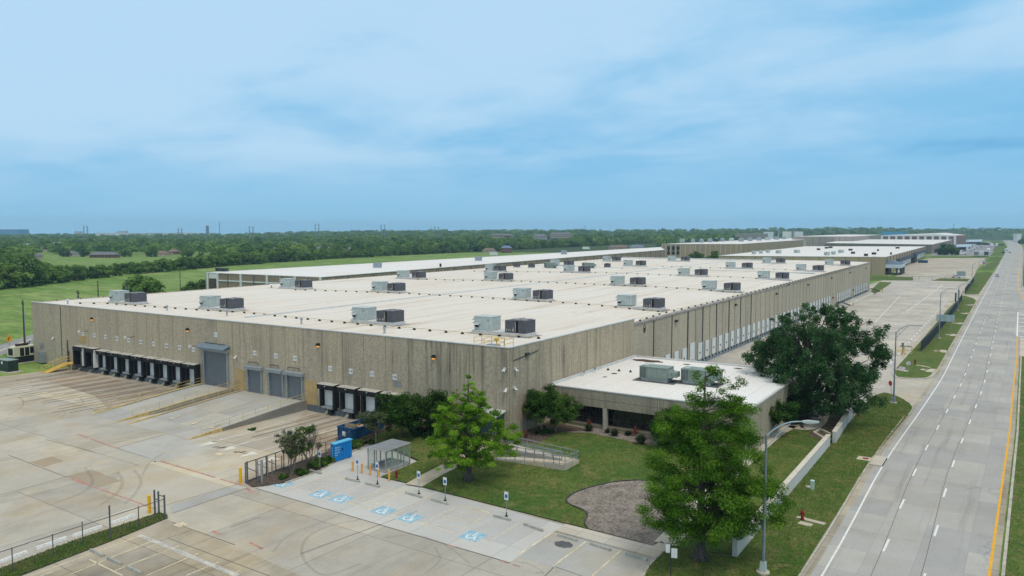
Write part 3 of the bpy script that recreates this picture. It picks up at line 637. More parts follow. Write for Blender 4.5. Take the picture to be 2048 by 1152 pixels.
# --- front docks
def dock(x, sp_label=None):
    sh = MB(); w = 1.74; z0, z1 = 3.92, 4.75
    sh.add([(x-w, -1.1, z0), (x+w, -1.1, z0+.0), (x+w, -1.18, z1-.06), (x-w, -1.18, z1-.06), (x-w, 0, z0), (x+w, 0, z0), (x+w, 0, z1), (x-w, 0, z1)], [(0, 1, 2, 3), (1, 5, 6, 2), (4, 0, 3, 7), (3, 2, 6, 7), (4, 5, 1, 0)])
    sh.bx(x-w, x-w+.42, -.62, 0, 1.25, z0); sh.bx(x+w-.40, x+w, -1.0, 0, 1.25, z0)
    s = sh.build('dock_shelter', BLACK, wh)
    MB().add([(x-w-.02, -1.2, z1-.045), (x+w+.02, -1.2, z1-.045), (x+w+.02, -.002, z1+.03), (x-w-.02, -.002, z1+.03), (x-w-.02, -1.2, z1-.1), (x+w+.02, -1.2, z1-.1)], [(0, 1, 2, 3), (4, 5, 1, 0)]).build('shelter_top', plain_top, s)
    d = MB(); d.bx(x-1.22, x+1.22, -.06, 0, 1.36, 4.2)
    for k in range(1, 5): d.bx(x-1.2, x+1.2, -.075, -.055, 1.36+k*.56, 1.385+k*.56)
    d.build('dock_door', DOORW, s)
    l = MB(); l.add([(x-1.05, -.02, 1.36), (x+1.05, -.02, 1.36), (x+1.05, -.75, 1.22), (x-1.05, -.75, 1.22), (x-1.05, -.75, .98), (x+1.05, -.75, .98), (x-1.05, -.02, .9), (x+1.05, -.02, .9)], [(0, 3, 2, 1), (3, 4, 5, 2), (0, 6, 4, 3), (1, 2, 5, 7), (4, 6, 7, 5)])
    l.build('dock_leveller', GREYL, s)
    bm_ = MB(); bm_.bx(x-1.3, x-.95, -.35, -.1, .75, 1.2); bm_.bx(x+.95, x+1.3, -.35, -.1, .75, 1.2); bm_.bx(x+.15, x+.75, -.75, -.1, .2, .95); build_each(bm_, 'bumper', BLACK, s)
    r_ = MB(); r_.tube([(x-.55, -1.05, .05), (x-.15, -.45, .85)], .05, 6); r_.tube([(x-.3, -.95, .05), (x+.05, -.4, .8)], .05, 6); r_.tube([(x-1.45, -.5, 1.05), (x-1.45, -.5, 1.75)], .07, 6); build_each(r_, 'restraint_arm', PAINTC, s)
    MB().add([(x-.16, -1.2, 4.5), (x+.12, -1.2, 4.5), (x-.02, -1.2, 4.34)], [(0, 2, 1)]).build('badge', WHITE, s)
    return s
plain_top = plain('weathered_hood_top', (.50, .47, .42), .85, 0, .15, 1)
def dock_old(x):
    sh = MB(); w = 1.74
    sh.bx(x-w, x+w, -1.25, 0, 4.62, 4.9); sh.bx(x-w, x-w+.5, -1.25, -.1, 1.2, 4.62); sh.bx(x+w-.55, x+w-.2, -1.25, -.15, 1.2, 4.62); sh.bx(x-w, x+w, -1.28, -1.2, 4.1, 4.64)
    s = sh.build('dock_shelter', BLACK, wh); MB().bx(x+w-.19, x+w+.02, -1.27, -.01, 1.25, 4.66).build('side_panel', WHITE, s)
    MB().bx(x-w-.02, x+w+.03, -1.3, -.005, 4.905, 4.94).build('shelter_top', plain_top, s)
    MB().bx(x-1.2, x+1.2, -.07, 0, 1.36, 4.3).build('dock_door', plain('worn_dock_door', (.30, .28, .26), .8, 0, .4, 2), s)
    MB().bx(x-1.2, x+1.1, -.8, 0, .75, 1.3).build('dock_leveller', DARK, s)
    r_ = MB(); r_.tube([(x-.6, -1.2, .03), (x-.1, -.5, .8)], .06, 6); r_.build('restraint_arm', PAINTC, s); return s
SX = [front(120+a/6.606, 660+c/6.606)[0] for a, c in ((305, 48), (455, 75), (603, 97), (755, 118), (907, 138), (1069, 164), (1236, 186), (1409, 210), (1579, 233), (1765, 263))]
SR = [front(340+a/4, 640+c/4)[0] for a, c in ((1283, 388), (1448, 410), (1618, 434), (1798, 457))]
for i, x in enumerate(SX): dock_old(x) if i < 2 else dock(x)
for x in SR: dock(x)
# --- number boards
def number(txt, x, z, s=.78):
    o = MB().bx(x-s/2, x+s/2, -.045, 0, z-s/2, z+s/2).build('number_sign', WHITE, wh)
    text_mesh('number', txt, .46, DARKT, o, (x, -.052, z), (R(90), 0, 0), 'CENTER', .006)
DARKT = plain('sign_lettering', (.05, .055, .075), .7)
for i, x in enumerate(SX): number(str(101+i), x, front(120+305/6.606, 660+48/6.606)[1]-.03*i)
number('111', -58.67, 10.12); number('112', -48.86, 7.85); number('113', -43.85, 7.82); number('114', -39.46, 7.83)
for i, x in enumerate(SR): number(str(115+i), x, 6.96)
# --- roller doors with their hoods
def roller(x0, x1, z1, hood, fr=.25, slats=1):
    d = MB(); d.bx(x0, x1, -.05, 0, 1.36, z1)
    k = 1.6
    while k < z1: d.bx(x0, x1, -.062, -.045, k, k+.03); k += .28
    d.bx(x0, x1, -.09, 0, 1.36, 1.48); o = d.build('roller_door', GREYD, wh)
    f = MB(); f.bx(x0-fr, x0, -.28, 0, 1.36, z1+.1); f.bx(x1, x1+fr, -.28, 0, 1.36, z1+.1); build_each(f, 'door_frame', GREYL, o)
    h = MB(); a, c, dz, p = hood; h.add([(a, -p, z1), (c, -p, z1), (c, -p-.04, z1+dz*.75), (a, -p-.04, z1+dz*.75), (a, 0, z1), (c, 0, z1), (c, 0, z1+dz), (a, 0, z1+dz)], [(0, 1, 2, 3), (3, 2, 6, 7), (1, 5, 6, 2), (4, 0, 3, 7), (0, 4, 5, 1)])
    h.build('roller_hood', GREYL, o)
    m = MB(); m.tube([(a+.7, -.12, z1+dz+.25), (a+.7, -.12, z1+dz+.55), (c-1.1, -.12, z1+dz+.55), (c-1.1, -.12, z1+dz+.2)], .045, 6); m.build('conduit', DARK, o)
    return o
big = roller(-61.7, -55.8, 7.3, (-62.2, -55.2, .75, .75), .35)
h = MB(); h.add([(-62.3, -1.45, 8.02), (-55.0, -1.45, 8.02), (-55.0, 0, 8.55), (-62.3, 0, 8.55), (-62.3, -1.45, 7.82), (-55.0, -1.45, 7.82), (-55.0, 0, 8.35), (-62.3, 0, 8.35)], [(0, 1, 2, 3), (4, 5, 1, 0), (5, 6, 2, 1), (7, 4, 0, 3), (7, 6, 5, 4)])
h.build('canopy', plain('blue_grey_canopy', (.20, .26, .31), .5, .2, .1, .8), big)
roller(-50.45, -47.35, 5.15, (-51.0, -46.9, .62, .6)); roller(-45.25, -42.3, 5.15, (-45.9, -42.15, .62, .6)); roller(-41.1, -37.95, 5.15, (-41.75, -37.4, .62, .6))
# --- boarded openings, vents, boxes, lamps on the wall
b = MB(); b.bx(-53.9, -51.45, -.05, 0, 1.3, 4.85); b.build('boarded_opening', TAN, wh); b = MB(); b.bx(-37.2, -34.75, -.05, 0, .75, 4.7); b.build('boarded_opening', TAN, wh)
a, c = front(158.5, 671), front(174, 684); b = MB(); b.bx(a[0], c[0], -.05, 0, c[1]-.35, a[1]); b.build('boarded_opening', TAN, wh)
a, c = front(340+1800/4, 640+500/4), front(340+1850/4, 640+535/4); b = MB(); b.bx(a[0], c[0], -.06, 0, c[1], a[1])
for k in range(5): b.bx(a[0]+.05, c[0]-.05, -.09, -.05, c[1]+.1+k*.16, c[1]+.17+k*.16)
b.build('wall_vent', STEEL, wh)
for q in ((184.8, 638), (376.3, 660), (637.5, 690.5), (868.5, 714.5)):
    x, z = front(*q); o = MB().add([(x-.3, -.42, z-.05), (x+.3, -.42, z-.05), (x+.22, -.3, z+.3), (x-.22, -.3, z+.3), (x-.3, 0, z-.05), (x+.3, 0, z-.05), (x+.22, 0, z+.34), (x-.22, 0, z+.34)], [(0, 1, 2, 3), (3, 2, 6, 7), (1, 5, 6, 2), (4, 0, 3, 7)]).build('wall_light', BLACK, wh)
    MB().bx(x-.17, x+.17, -.3, -.04, z-.26, z-.05).build('lens', LAMPO, o)
for q in ((167, 661.5), (259, 673), (387.5, 690.5)):
    x, z = front(*q); o = MB().tube([(x+1.6, 0, z+.1), (x+1.6, -.25, z+.1), (x+.9, -1.2, z+.05)], .05, 6).build('flood_light', DARK, wh)
    MB().bx(x+.62, x+1.0, -1.5, -1.15, z-.15, z+.25).build('lamp_head', WHITE, o)
for q in ((860+600/4, 700+150/4), (860+677/4, 700+150/4), (860+614/4, 700+313/4), (860+670/4, 700+300/4), (340+532/4, 640+290/4), (108, 675)):
    x, z = front(*q)
    if x > .1: y, z = side(*q); o = MB(Matrix.Translation((0, y, z)))
    else: o = MB(Matrix.Translation((x, 0, z)) @ Matrix.Rotation(R(-90), 4, 'Z'))
    o.box((.12, 0, 0), (.24, .28, .28)); o.tube([(.2, 0, -.1), (.45, .18, -.32)], .11, 8); o.tube([(.2, 0, -.1), (.45, -.18, -.28)], .11, 8); o.build('security_camera', WHITE, wh)
b = MB(); x, z = front(121.5, 640); b.bx(x-.09, x+.09, -.06, 0, .3, 12.3); x2, _ = front(136, 690); b.tube([(x2, -.12, .2), (x2, -.12, 5.6)], .09, 6); b.tube([(x2+.0, -.14, 3.4), (x2+.5, -.2, 3.4), (x2+.5, -.2, .1)], .1, 6); b.build('downpipe', DARK, wh)
for (q0, q1, d) in (((81, 685), (87, 693), .3), ((82, 702), (93, 720), .8)):
    a, c = front(*q0), front(*q1); b = MB(); b.bx(a[0], c[0], -d, 0, c[1] if d < .5 else .25, a[1]); b.build('meter_cabinet', GREYL, wh)
b = MB(); y, z = side(1053, 708); b.tube([(.05, y-3.2, z-.4), (.05, y+3.0, z+.1)], .05, 6); b.box((.15, y, z), (.3, .8, .35)); b.build('conduit', DARK, wh)
# entrance canopy and glazed door by the corner
c0 = MB(); x0, x1, zc = -6.2, -.55, 4.55
c0.add([(x0, -2.2, zc-.35), (x1, -2.2, zc-.35), (x1, 0, zc), (x0, 0, zc), (x0, -2.2, zc-.5), (x1, -2.2, zc-.5), (x1, 0, zc-.2), (x0, 0, zc-.2)], [(0, 1, 2, 3), (4, 5, 1, 0), (5, 6, 2, 1), (7, 4, 0, 3), (7, 6, 5, 4)])
for k in range(9): xx = x0+.3+k*.65; c0.add([(xx, -2.2, zc-.33), (xx+.22, -2.2, zc-.33), (xx+.22, 0, zc+.02), (xx, 0, zc+.02), ], [(0, 1, 2, 3)])
cn = c0.build('entrance_canopy', COPING, wh); b = MB(); b.bx(x0+.3, x1-.3, -.06, 0, 1.3, 4.1); b.build('entrance_glazing', plain('blue_grey_glass', (.10, .13, .16), .15, 0, .2, 1), cn); b = MB(); b.tube([(x1-.2, -2.0, 1.0), (x1-.2, -2.0, 4.1)], .06, 6); b.build('canopy_post', STEEL, cn)
b = MB(); b.tube([(-12.6, -.12, 1.0), (-12.6, -.12, 3.0)], .05); b = MB()
y, _ = side(1071, 850); b.tube([(.12, y, .8), (.12, y, 3.3)], .05, 6); b.box((.12, y, 3.35), (.25, .25, .2)); b.build('vent_pipe', STEEL, wh)
# --- dock doors on the long side
def sdoor(y, w=2.5, z0=1.05, z1=4.45):
    d = MB(); d.bx(-.12, -.05, y-w/2, y+w/2, z0, z1); o = d.build('dock_door', DOORW, wh)
    f = MB(); f.bx(-.12, .02, y+w/2, y+w/2+.22, z0, z1+.06); f.bx(-.12, .02, y-w/2-.1, y-w/2, z0, z1+.06); build_each(f, 'door_frame', GREYL, o)
    MB().bx(-.05, -.03, y-.28, y+.28, z0+1.15, z0+1.55).build('door_window', BLACK, o); return o
d0 = sdoor(0)
Y1 = [54.6, 59.2, 63.5]+[72.7+4.47*i for i in range(29)]+[202.2, 206.7, 211.2]+[226.5+4.47*i for i in range(7)]+[264.4+4.6*i for i in range(8)]
for i, y in enumerate(Y1): copy_tree(d0, loc=(0, y, 0), parent=wh)
for ch in list(d0.children): bpy.data.objects.remove(ch)
bpy.data.objects.remove(d0)
sdoor(68.0, 3.0, .15, 5.0)
b = MB(); b.bx(-.12, .03, 70.8, 196, -.1, .95); b.bx(-.12, .03, 200, 214, -.1, .95); b.bx(-.12, .03, 224, 302, -.1, .95)
bp = MB()
for y in Y1: bp.bx(0, .22, y-1.35, y-1.1, .6, 1.0); bp.bx(0, .22, y+1.1, y+1.35, .6, 1.0)
tag(bp.build('dock_bumper', BLACK, wh), kind='stuff'); build_each(b, 'dock_face', plain('grey_dock_face', (.24, .27, .28), .8, 0, .3, .5, .4), wh)
b = MB()
for i, y in enumerate((65.3, 74.2, 83.2, 92.2, 101.2, 110.2)): b.bx(-.13, .0, y-.17, y+.17, -.1, side_top(y)-.45)
build_each(b, 'downpipe', plain('dark_downpipe', (.06, .06, .065), .6, .1), wh)
y, z = side(1290, 657); o = MB(Matrix.Translation((0, y, z)))
o.tube([(-.1, .42*math.cos(k*.5), .75*math.sin(k*.5)) for k in range(14)], .06, 6, False); o.bx(-.12, -.02, -.2, .15, -.7, .1); o.build('wall_emblem', DARK, wh)
for q in ((1352, 641.5), (1471, 609), (1553, 587), (1576, 569), (1616, 569), (1663, 555.5), (1700, 545), (1732, 536)):
    y, z = side(*q); MB().bx(-.12, .35, y-.4, y+.4, z-.25, z+.15).build('wall_light', DARK, wh)
for y in (217, 261.5):
    MB().tube([(-.1, y, 3.6), (.4, y, 3.4)], .3, 8).build('alarm_bell', RED, wh)

# --- things standing on the roof (placed in the warehouse's frame)
def roof_thing(name, label, cat, x, y, group, up=0.):
    P = BM @ Vector((x, y, roof_at(x, y)+up)); return thing(name, label, cat, P, TH, group)
def make_ahu():
    t = thing('air_handler', None, None); b = MB(); b.bx(-1.5, 1.5, -1.25, 1.25, .08, 1.95); b.bx(-1.55, 1.55, -1.3, 1.3, 1.95, 2.03); b.bx(-1.45, 1.45, -1.2, 1.2, 0, .08); b.build('casing', AHU, t)
    s = MB()
    for x in (-.75, 0, .55, 1.05): s.bx(x-.018, x+.018, -1.262, -1.25, .15, 1.9)
    for y in (-.6, 0, .6): s.bx(1.5, 1.512, y-.018, y+.018, .15, 1.9)
    s.bx(.7, 1.2, -1.266, -1.25, 1.42, 1.62); s.build('panel_seam', plain('unit_seam', (.27, .32, .33), .6), t)
    h = MB()
    h.add([(-1.5, -1.2, 1.9), (-1.5, 1.2, 1.9), (-2.0, 1.2, 1.45), (-2.0, -1.2, 1.45), (-1.5, -1.2, 1.4), (-1.5, 1.2, 1.4)], [(0, 3, 2, 1), (0, 4, 3), (1, 2, 5)])
    h.add([(-1.5, -1.2, 1.3), (-1.5, 1.2, 1.3), (-1.95, 1.2, .95), (-1.95, -1.2, .95), (-1.5, -1.2, .9), (-1.5, 1.2, .9)], [(0, 3, 2, 1), (0, 4, 3), (1, 2, 5)])
    h.add([(-1.3, -1.25, 1.0), (-.45, -1.25, 1.15), (-.45, -1.75, .85), (-1.3, -1.75, .75), (-.75, -1.25, .38), (-1.3, -1.25, .38)], [(0, 3, 2, 1), (1, 2, 4)])
    h.build('intake_hood', AHU, t)
    MB().add([(-1.28, -1.74, .74), (-.5, -1.72, .83), (-.78, -1.27, .40), (-1.28, -1.27, .40)], [(0, 1, 2, 3)]).build('hood_opening', BLACK, t); return t
def make_cond():
    t = thing('condenser_unit', None, None); b = MB(); b.bx(-1.7, .1, -1.4, 1.4, 0, 1.75); b.bx(.5, 1.7, -1.4, 1.4, 0, 1.75); b.bx(.1, .5, -.2, 1.4, 0, 1.75); b.bx(-.6, 1.72, -1.42, 1.42, 1.72, 1.8); b.build('casing', COND, t)
    MB().bx(.1, .5, -.95, -.19, .05, 1.7).build('coil_recess', BLACK, t)
    f = MB()
    for x in (-.1, 1.1):
        for y in (-.7, .7): f.cyl((x, y, 1.8), .5, .13, 14)
    f.build('fan_cowl', plain('fan_cowl_grey', (.30, .30, .32), .6), t)
    l = MB()
    for x, z, w, h_ in ((-1.5, .25, .12, .28), (-1.1, .2, .08, .35), (-.85, .3, .1, .2), (-.45, .25, .22, .3), (-.35, .65, .12, .1), (.02, .2, .06, 1.4)): l.bx(x, x+w, -1.415, -1.4, z, z+h_)
    l.build('label_plate', plain('unit_labels', (.55, .52, .42), .6, 0, .3, 6), t)
    MB().add([(-1.7, -.5, 1.3), (-1.7, .2, 1.3), (-2.15, .2, 1.05), (-2.15, -.5, 1.05), (-1.7, -.5, .9)], [(0, 3, 2, 1), (0, 4, 3)]).build('side_hood', COND, t); return t
rows = [[((229, 601), (258, 604)), ((412, 613), (450, 617)), ((717, 640), (771, 644)), ((964, 661), (1032, 666))],
 [((570, 573), (598, 575)), ((752, 580), (787, 581.5)), ((1036, 596), (1082, 597.5)), ((1247, 608), (1304, 610.5))],
 [((803, 554), (831, 555.5)), ((976, 558), (1008, 559)), ((1231, 567.5), (1272, 569)), ((1415, 575.5), (1462, 577))],
 [((974, 541), (1000, 541)), ((1135, 542), (1165, 543)), ((1365, 549), (1400, 550)), ((1524, 554), (1564, 554.5))],
 [((1109, 529), (1133, 530)), ((1253, 530), (1280, 530.5)), ((1460, 534.5), (1492, 535.5)), ((1600, 538.5), (1636, 539))],
 [((1209, 521), (1233, 521)), ((1342, 520.5), (1369, 521)), ((1532, 524.5), (1560, 525)), ((1657, 527.5), (1690, 528))]]
RN = ['nearest row', 'second row back', 'third row back', 'fourth row back', 'fifth row back', 'farthest row']; ON = ['leftmost', 'second from left', 'third from left', 'rightmost']
ahu, cond = make_ahu(), make_cond(); first = True
curb_m = plain('unit_curb_white', (.62, .62, .60), .7, 0, .1, 1, .2)
for i, row in enumerate(rows):
    for j, (qa, qc) in enumerate(row):
        A, Cn = roofp(*qa, up=.5), roofp(*qc, up=.5); y = (A.y+Cn.y)/2+1.3; xa, xc = A.x, Cn.x
        if xc-xa < 3.6: m_ = (xa+xc)/2; xa, xc = m_-1.9, m_+1.9
        o, q = (ahu, cond) if first else (copy_tree(ahu), copy_tree(cond)); first = False
        for t, x, nm, ct, gr in ((o, xa, 'pale rooftop air handler with dark intake hood', 'air handler', 'air handlers on the warehouse roof'), (q, xc, 'charcoal rooftop condenser box with black slot', 'condenser', 'condensers on the warehouse roof')):
            P = BM @ Vector((x, y, roof_at(x, y)+.5)); t.location = P; t.rotation_euler = (0, 0, TH); tag(t, f'{nm}, {ON[j]}, {RN[i]}', ct, gr)
        b = MB(); b.bx(xa-1.75, xc+1.85, -1.5, 1.5, -.3, .5); b.bx(xa-2.6, xc+3.2, -1.9, 1.8, -.3, .035)
        k = thing('equipment_curb', f'long white curb under the {ON[j]} pair of units, {RN[i]} on warehouse roof', 'equipment curb', BM @ Vector((0, y, roof_at((xa+xc)/2, y))), TH, 'white curbs on the warehouse roof')
        o1 = MB(); o1.bx(xa-1.75, xc+1.85, -1.5, 1.5, -.3, .5); o1.build('curb_base', curb_m, k); o2 = MB(); o2.bx(xa-2.4, xc+2.6, -1.95, 1.9, -.3, .03); o2.build('walk_pad', plain('walk_pad_dark', (.30, .28, .26), .9, 0, .35, .8), k)
def make_pack(g=GREEN):
    t = thing('packaged_unit', None, None); b = MB(); b.bx(-2.1, 2.1, -1.2, 1.2, .3, 1.95); b.bx(-2.15, 2.15, -1.25, 1.25, 1.95, 2.02); b.build('casing', g, t)
    s = MB()
    for k in range(6): s.bx(-2.05+k*.17, -1.97+k*.17, -1.215, -1.2, .45, 1.85)
    s.build('coil_grille', DARK, t); s = MB(); s.bx(-.95, -.92, -1.21, -1.2, .4, 1.9); s.bx(.5, .53, -1.21, -1.2, .4, 1.9); s.build('panel_seam', plain('green_seam', (.12, .15, .14), .6), t)
    h = MB(); h.add([(2.1, -1.1, 1.75), (2.1, 1.1, 1.75), (2.75, 1.1, .7), (2.75, -1.1, .7), (2.1, -1.1, .6), (2.1, 1.1, .6)], [(0, 3, 2, 1), (0, 4, 3), (1, 2, 5), (3, 4, 5, 2)]); h.box((2.95, -.2, 1.15), (.7, 1.4, .75)); h.build('intake_hood', g, t)
    f = MB(); f.cyl((-1.4, -.5, 2.02), .45, .14, 14); f.cyl((-1.1, .5, 2.02), .45, .14, 14); f.build('fan_cowl', AHU, t)
    c = MB(); c.bx(-1.9, 2.0, -1.05, 1.05, -.2, .3); c.build('unit_curb', curb_m, t); c = MB(); c.bx(-2.9, 3.3, -1.9, 1.6, -.1, .012); c.build('roof_pad', plain('dark_roof_pad', (.10, .105, .11), .9, 0, .3, 1), t); return t
pk = make_pack()
pk2 = copy_tree(pk); pk3 = copy_tree(pk); pk4 = copy_tree(pk)
OZ = 6.22
for t, q, z, lb in ((pk, (1308, 762), OZ, 'green-grey packaged unit with tilted intake hood on the low office roof'), (pk2, (1392, 768), OZ, 'green-grey packaged unit half hidden behind the cypress top on the office roof')):
    P = BI @ gp(*q, z); t.location = BM @ Vector((P.x, P.y+.9, z+.0)); t.rotation_euler = (0, 0, TH); tag(t, lb, 'packaged unit', 'packaged rooftop units')
for t, q, lb in ((pk3, (1098, 536), 'small green packaged unit behind the left pair in the fourth roof row'), (pk4, (1174, 536), 'small green packaged unit behind the second pair in the fourth roof row')):
    P = roofp(*q); t.location = BM @ Vector((P.x, P.y+1, roof_at(P.x, P.y))); t.rotation_euler = (0, 0, TH); tag(t, lb, 'packaged unit', 'packaged rooftop units')
sc = None
for q, lb in (((1031.5, 535.5), 'small dark condenser cube, left of the two alone at the roof back'), ((1061, 536.5), 'small dark condenser cube, right of the two alone at the roof back'), ((1213, 536), 'small dark condenser cube beside the white roof vent')):
    P = roofp(*q)
    if sc is None:
        sc = thing('small_condenser', None, None); b = MB(); b.bx(-1, 1, -.9, .9, .35, 1.75); b.build('casing', COND, sc); f = MB(); f.cyl((0, 0, 1.75), .7, .12, 14); f.build('fan_cowl', DARK, sc); f = MB(); f.bx(-1.2, 1.2, -1, 1, -.1, .35); f.build('unit_curb', curb_m, sc); t = sc
    else: t = copy_tree(sc)
    t.location = BM @ Vector((P.x, P.y+.8, roof_at(P.x, P.y))); t.rotation_euler = (0, 0, TH); tag(t, lb, 'condenser', 'small condensers on the warehouse roof')
# gas pipes on small black blocks
blk = MB(); blk.add([(-.24, -.14, 0), (.24, -.14, 0), (.24, .14, 0), (-.24, .14, 0), (-.13, -.1, .26), (.13, -.1, .26), (.13, .1, .26), (-.13, .1, .26)], [(0, 1, 5, 4), (1, 2, 6, 5), (2, 3, 7, 6), (3, 0, 4, 7), (4, 5, 6, 7)]); bo = blk.build('pipe_block', BLACK)
PIPE = plain('gas_pipe_paint', (.62, .53, .32), .7, 0, .25, 1.5, .2)
def pipe(pts, lb, sp_=3.0):
    P = [roofp(*q) for q in pts]; t = thing('gas_pipe', lb, 'roof pipe', BM @ Vector((0, 0, 0)), TH, 'yellow gas pipes on the warehouse roof')
    P3 = [Vector((p.x, p.y, roof_at(p.x, p.y)+.3)) for p in P]; MB().tube(P3, .05, 6).build('pipe_run', PIPE, t)
    d = 0.; acc = 0.
    for a, c in zip(P3[:-1], P3[1:]):
        ln = (c-a).length; s = sp_-acc if acc else 0.
        while s < ln:
            p = a.lerp(c, s/ln); o = bo.copy(); col.objects.link(o); o.parent = t; o.location = (p.x, p.y, roof_at(p.x, p.y)+.01); o.rotation_euler = (0, 0, math.atan2(c.y-a.y, c.x-a.x)); s += sp_
        acc = ln-(s-sp_)
pipe(((1077, 677.5), (934, 669), (801, 657.5), (660, 644), (597, 637.6), (484, 625.7), (399, 621), (312, 615), (215, 608), (150, 607.5)), 'yellow gas pipe on black blocks in front of the nearest roof units')
pipe(((1316, 618), (1195, 610.6), (1085, 604), (944.5, 595), (798, 587), (581, 580)), 'yellow gas pipe on black blocks before the second row of units')
pipe(((1470, 581.7), (1367, 577.4), (1291, 573.7), (1188, 569.5), (1052, 563.4), (913, 561), (829, 559)), 'yellow gas pipe on black blocks before the third row of units')
pipe(((1567, 558), (1484, 555.7), (1418, 553.4), (1316, 550), (1208, 546), (1101, 545), (946, 543)), 'yellow gas pipe on black blocks before the fourth row of units', 4)
pipe(((1640, 541), (1490, 537.8), (1415, 536), (1312, 533)), 'yellow gas pipe on black blocks before the fifth row of units', 4)
pipe(((1280, 635), (1326, 621), (1384, 609), (1485, 585), (1550, 570), (1602, 557), (1650, 546), (1711, 530.7)), 'long yellow gas pipe on black blocks along the dock side roof edge', 3.6)
bpy.data.objects.remove(bo)
VT = plain('vent_steel', (.48, .50, .50), .5, .3)
vent = None
for i, q in enumerate(((135.5, 608), (334, 621), (454, 632), (603, 648.5), (769, 667), (1244, 538), (543, 575.5))):
    P = roofp(*q); t = thing('roof_vent', ['white capped vent pipe at the far left roof corner', 'short grey vent pipe behind dock wall, leftmost of the pipes by the gas line', 'short grey vent pipe near the second unit pair of the nearest row', 'lone grey vent pipe midway along the front roof edge', 'grey vent pipe just before the third unit pair of nearest row', 'white wide vent near the small condenser at the roof back', 'white boxy vent left of the second row of units'][i], 'roof vent', BM @ Vector((P.x, P.y, P.z)), TH, 'roof vents')
    MB().cyl((0, 0, -.05), .16, .85 if i else .8, 10).build('vent_pipe', VT, t); MB().cyl((0, 0, .75), .26 if i not in (5, 6) else .8, .25, 12, .2).build('vent_cap', WHITE if i in (0, 5, 6) else STEEL, t)
# roof hatch with yellow rails at the corner
t = roof_thing('ladder_hatch', 'yellow guard rails round the roof ladder hatch at the near corner', 'guard rail', -2.4, 1.6, None)
for nm, ps_ in (('guard_rail', [((-3.4, -1.2), (-3.4, .6)), ((-1.8, -1.2), (-1.8, .6)), ((.2, -1.2), (.2, .6)), ((1.3, -1.2), (1.3, 1.0)), ((-1.8, .6), (.2, .6)), ((-3.4, .6), (-1.8, .6))]),):
    b = MB()
    for (x0, y0), (x1, y1) in ps_:
        for z in (.55, 1.1): b.tube([(x0, y0, z), (x1, y1, z)], .035, 6)
        for x, y in ((x0, y0), (x1, y1)): b.tube([(x, y, 0), (x, y, 1.1)], .04, 6)
    b.build(nm, YEL, t)
MB().bx(-1.5, .1, -1.1, -.2, 0, .35).build('hatch_lid', STEEL, t); b = MB(); b.tube([(-.8, .2, 0), (-.8, .2, .9)], .05, 6); b.tube([(-1.1, .2, .9), (-.5, .2, .9)], .2, 8); b.build('gas_valve', YEL, t)

# ------------------------------------------------------------------ low office wing
of = thing('office_building', 'low concrete office wing with white flat roof and dark ribbon windows', 'office', M=BM)
ox0, ox1, oy0, oy1, oz = .05, 27.6, 10.3, 39.3, 6.2
b = MB()
for x0, x1, i in ((ox0, 8.4, 0), (8.4, 15.8, 1), (15.8, 23.2, 2), (23.2, ox1, 3)):
    b.quad((x0, oy0, 3.95), (x1, oy0, 3.95), (x1, oy0, oz), (x0, oy0, oz), uv=((i, 0), (i+1, 0), (i+1, 3), (i, 3)))
b.quad((ox0, oy0, 3.95), (ox0, oy0+1.2, 3.95), (ox1, oy0+1.2, 3.95), (ox1, oy0, 3.95))
for i in range(4): y0, y1 = oy0+i*7.25, oy0+(i+1)*7.25; b.quad((ox1, y0, -.2), (ox1, y1, -.2), (ox1, y1, oz), (ox1, y0, oz), uv=((i, 0), (i+1, 0), (i+1, 6), (i, 6)))
b.quad((ox1, oy1, -.2), (ox0, oy1, -.2), (ox0, oy1, oz), (ox1, oy1, oz), uv=((0, 0), (3, 0), (3, 6), (0, 6)))
b.build('wall', WALLO, of)
b = MB(); b.bx(ox0, ox1-.01, oy0-.004, oy0+.02, 4.92, 4.97); b.build('fascia_groove', JOINT, of)
b = MB(); b.bx(ox0, ox1, oy0+.1, oy0+1.5, .2, 1.45); b.bx(ox0, ox1, oy0-.25, oy0+.1, .2, 1.1); b.build('sill_wall', WALLO, of)
b = MB()
for x in (.5, 8.4, 15.8, 23.2, 27.3): b.bx(x-.27, x+.27, oy0-.02, oy0+.5, .3, 3.95)
build_each(b, 'column', plain('office_column_concrete', (.46, .42, .35), .9, 0, .12, .8, .2), of)
w = MB(); w.bx(ox0, ox1, oy0+1.2, oy0+1.26, 1.4, 3.97); wo = w.build('window', GLASSD, of)
w = MB()
for k in range(22): w.bx(.8+k*1.233, .86+k*1.233, oy0+1.14, oy0+1.2, 1.4, 3.96)
w.bx(ox0, ox1, oy0+1.13, oy0+1.2, 2.15, 2.23); w.build('mullion', plain('dark_bronze', (.035, .03, .026), .5), wo)
w = MB(); w.bx(ox1-.02, ox1+.05, 28, 32.5, .4, 4.4); w.build('doorway', GLASSD, of)
b = MB(); b.quad((ox0, oy0, oz-.02), (ox1, oy0, oz-.02), (ox1, oy1, oz-.02), (ox0, oy1, oz-.02)); b.build('roof', ROOFG, of)
b = MB(); b.bx(ox0, ox1+.06, oy0-.06, oy0+.24, oz-.06, oz+.07); b.bx(ox0, ox1+.06, oy1-.3, oy1+.05, oz-.05, oz+.22); b.bx(ox1-.26, ox1+.06, oy0+.24, oy1-.3, oz-.06, oz+.13); b.bx(ox0, ox0+.35, oy0+.24, oy1-.3, oz-.05, oz+.32)
b.build('coping', COPING, of)
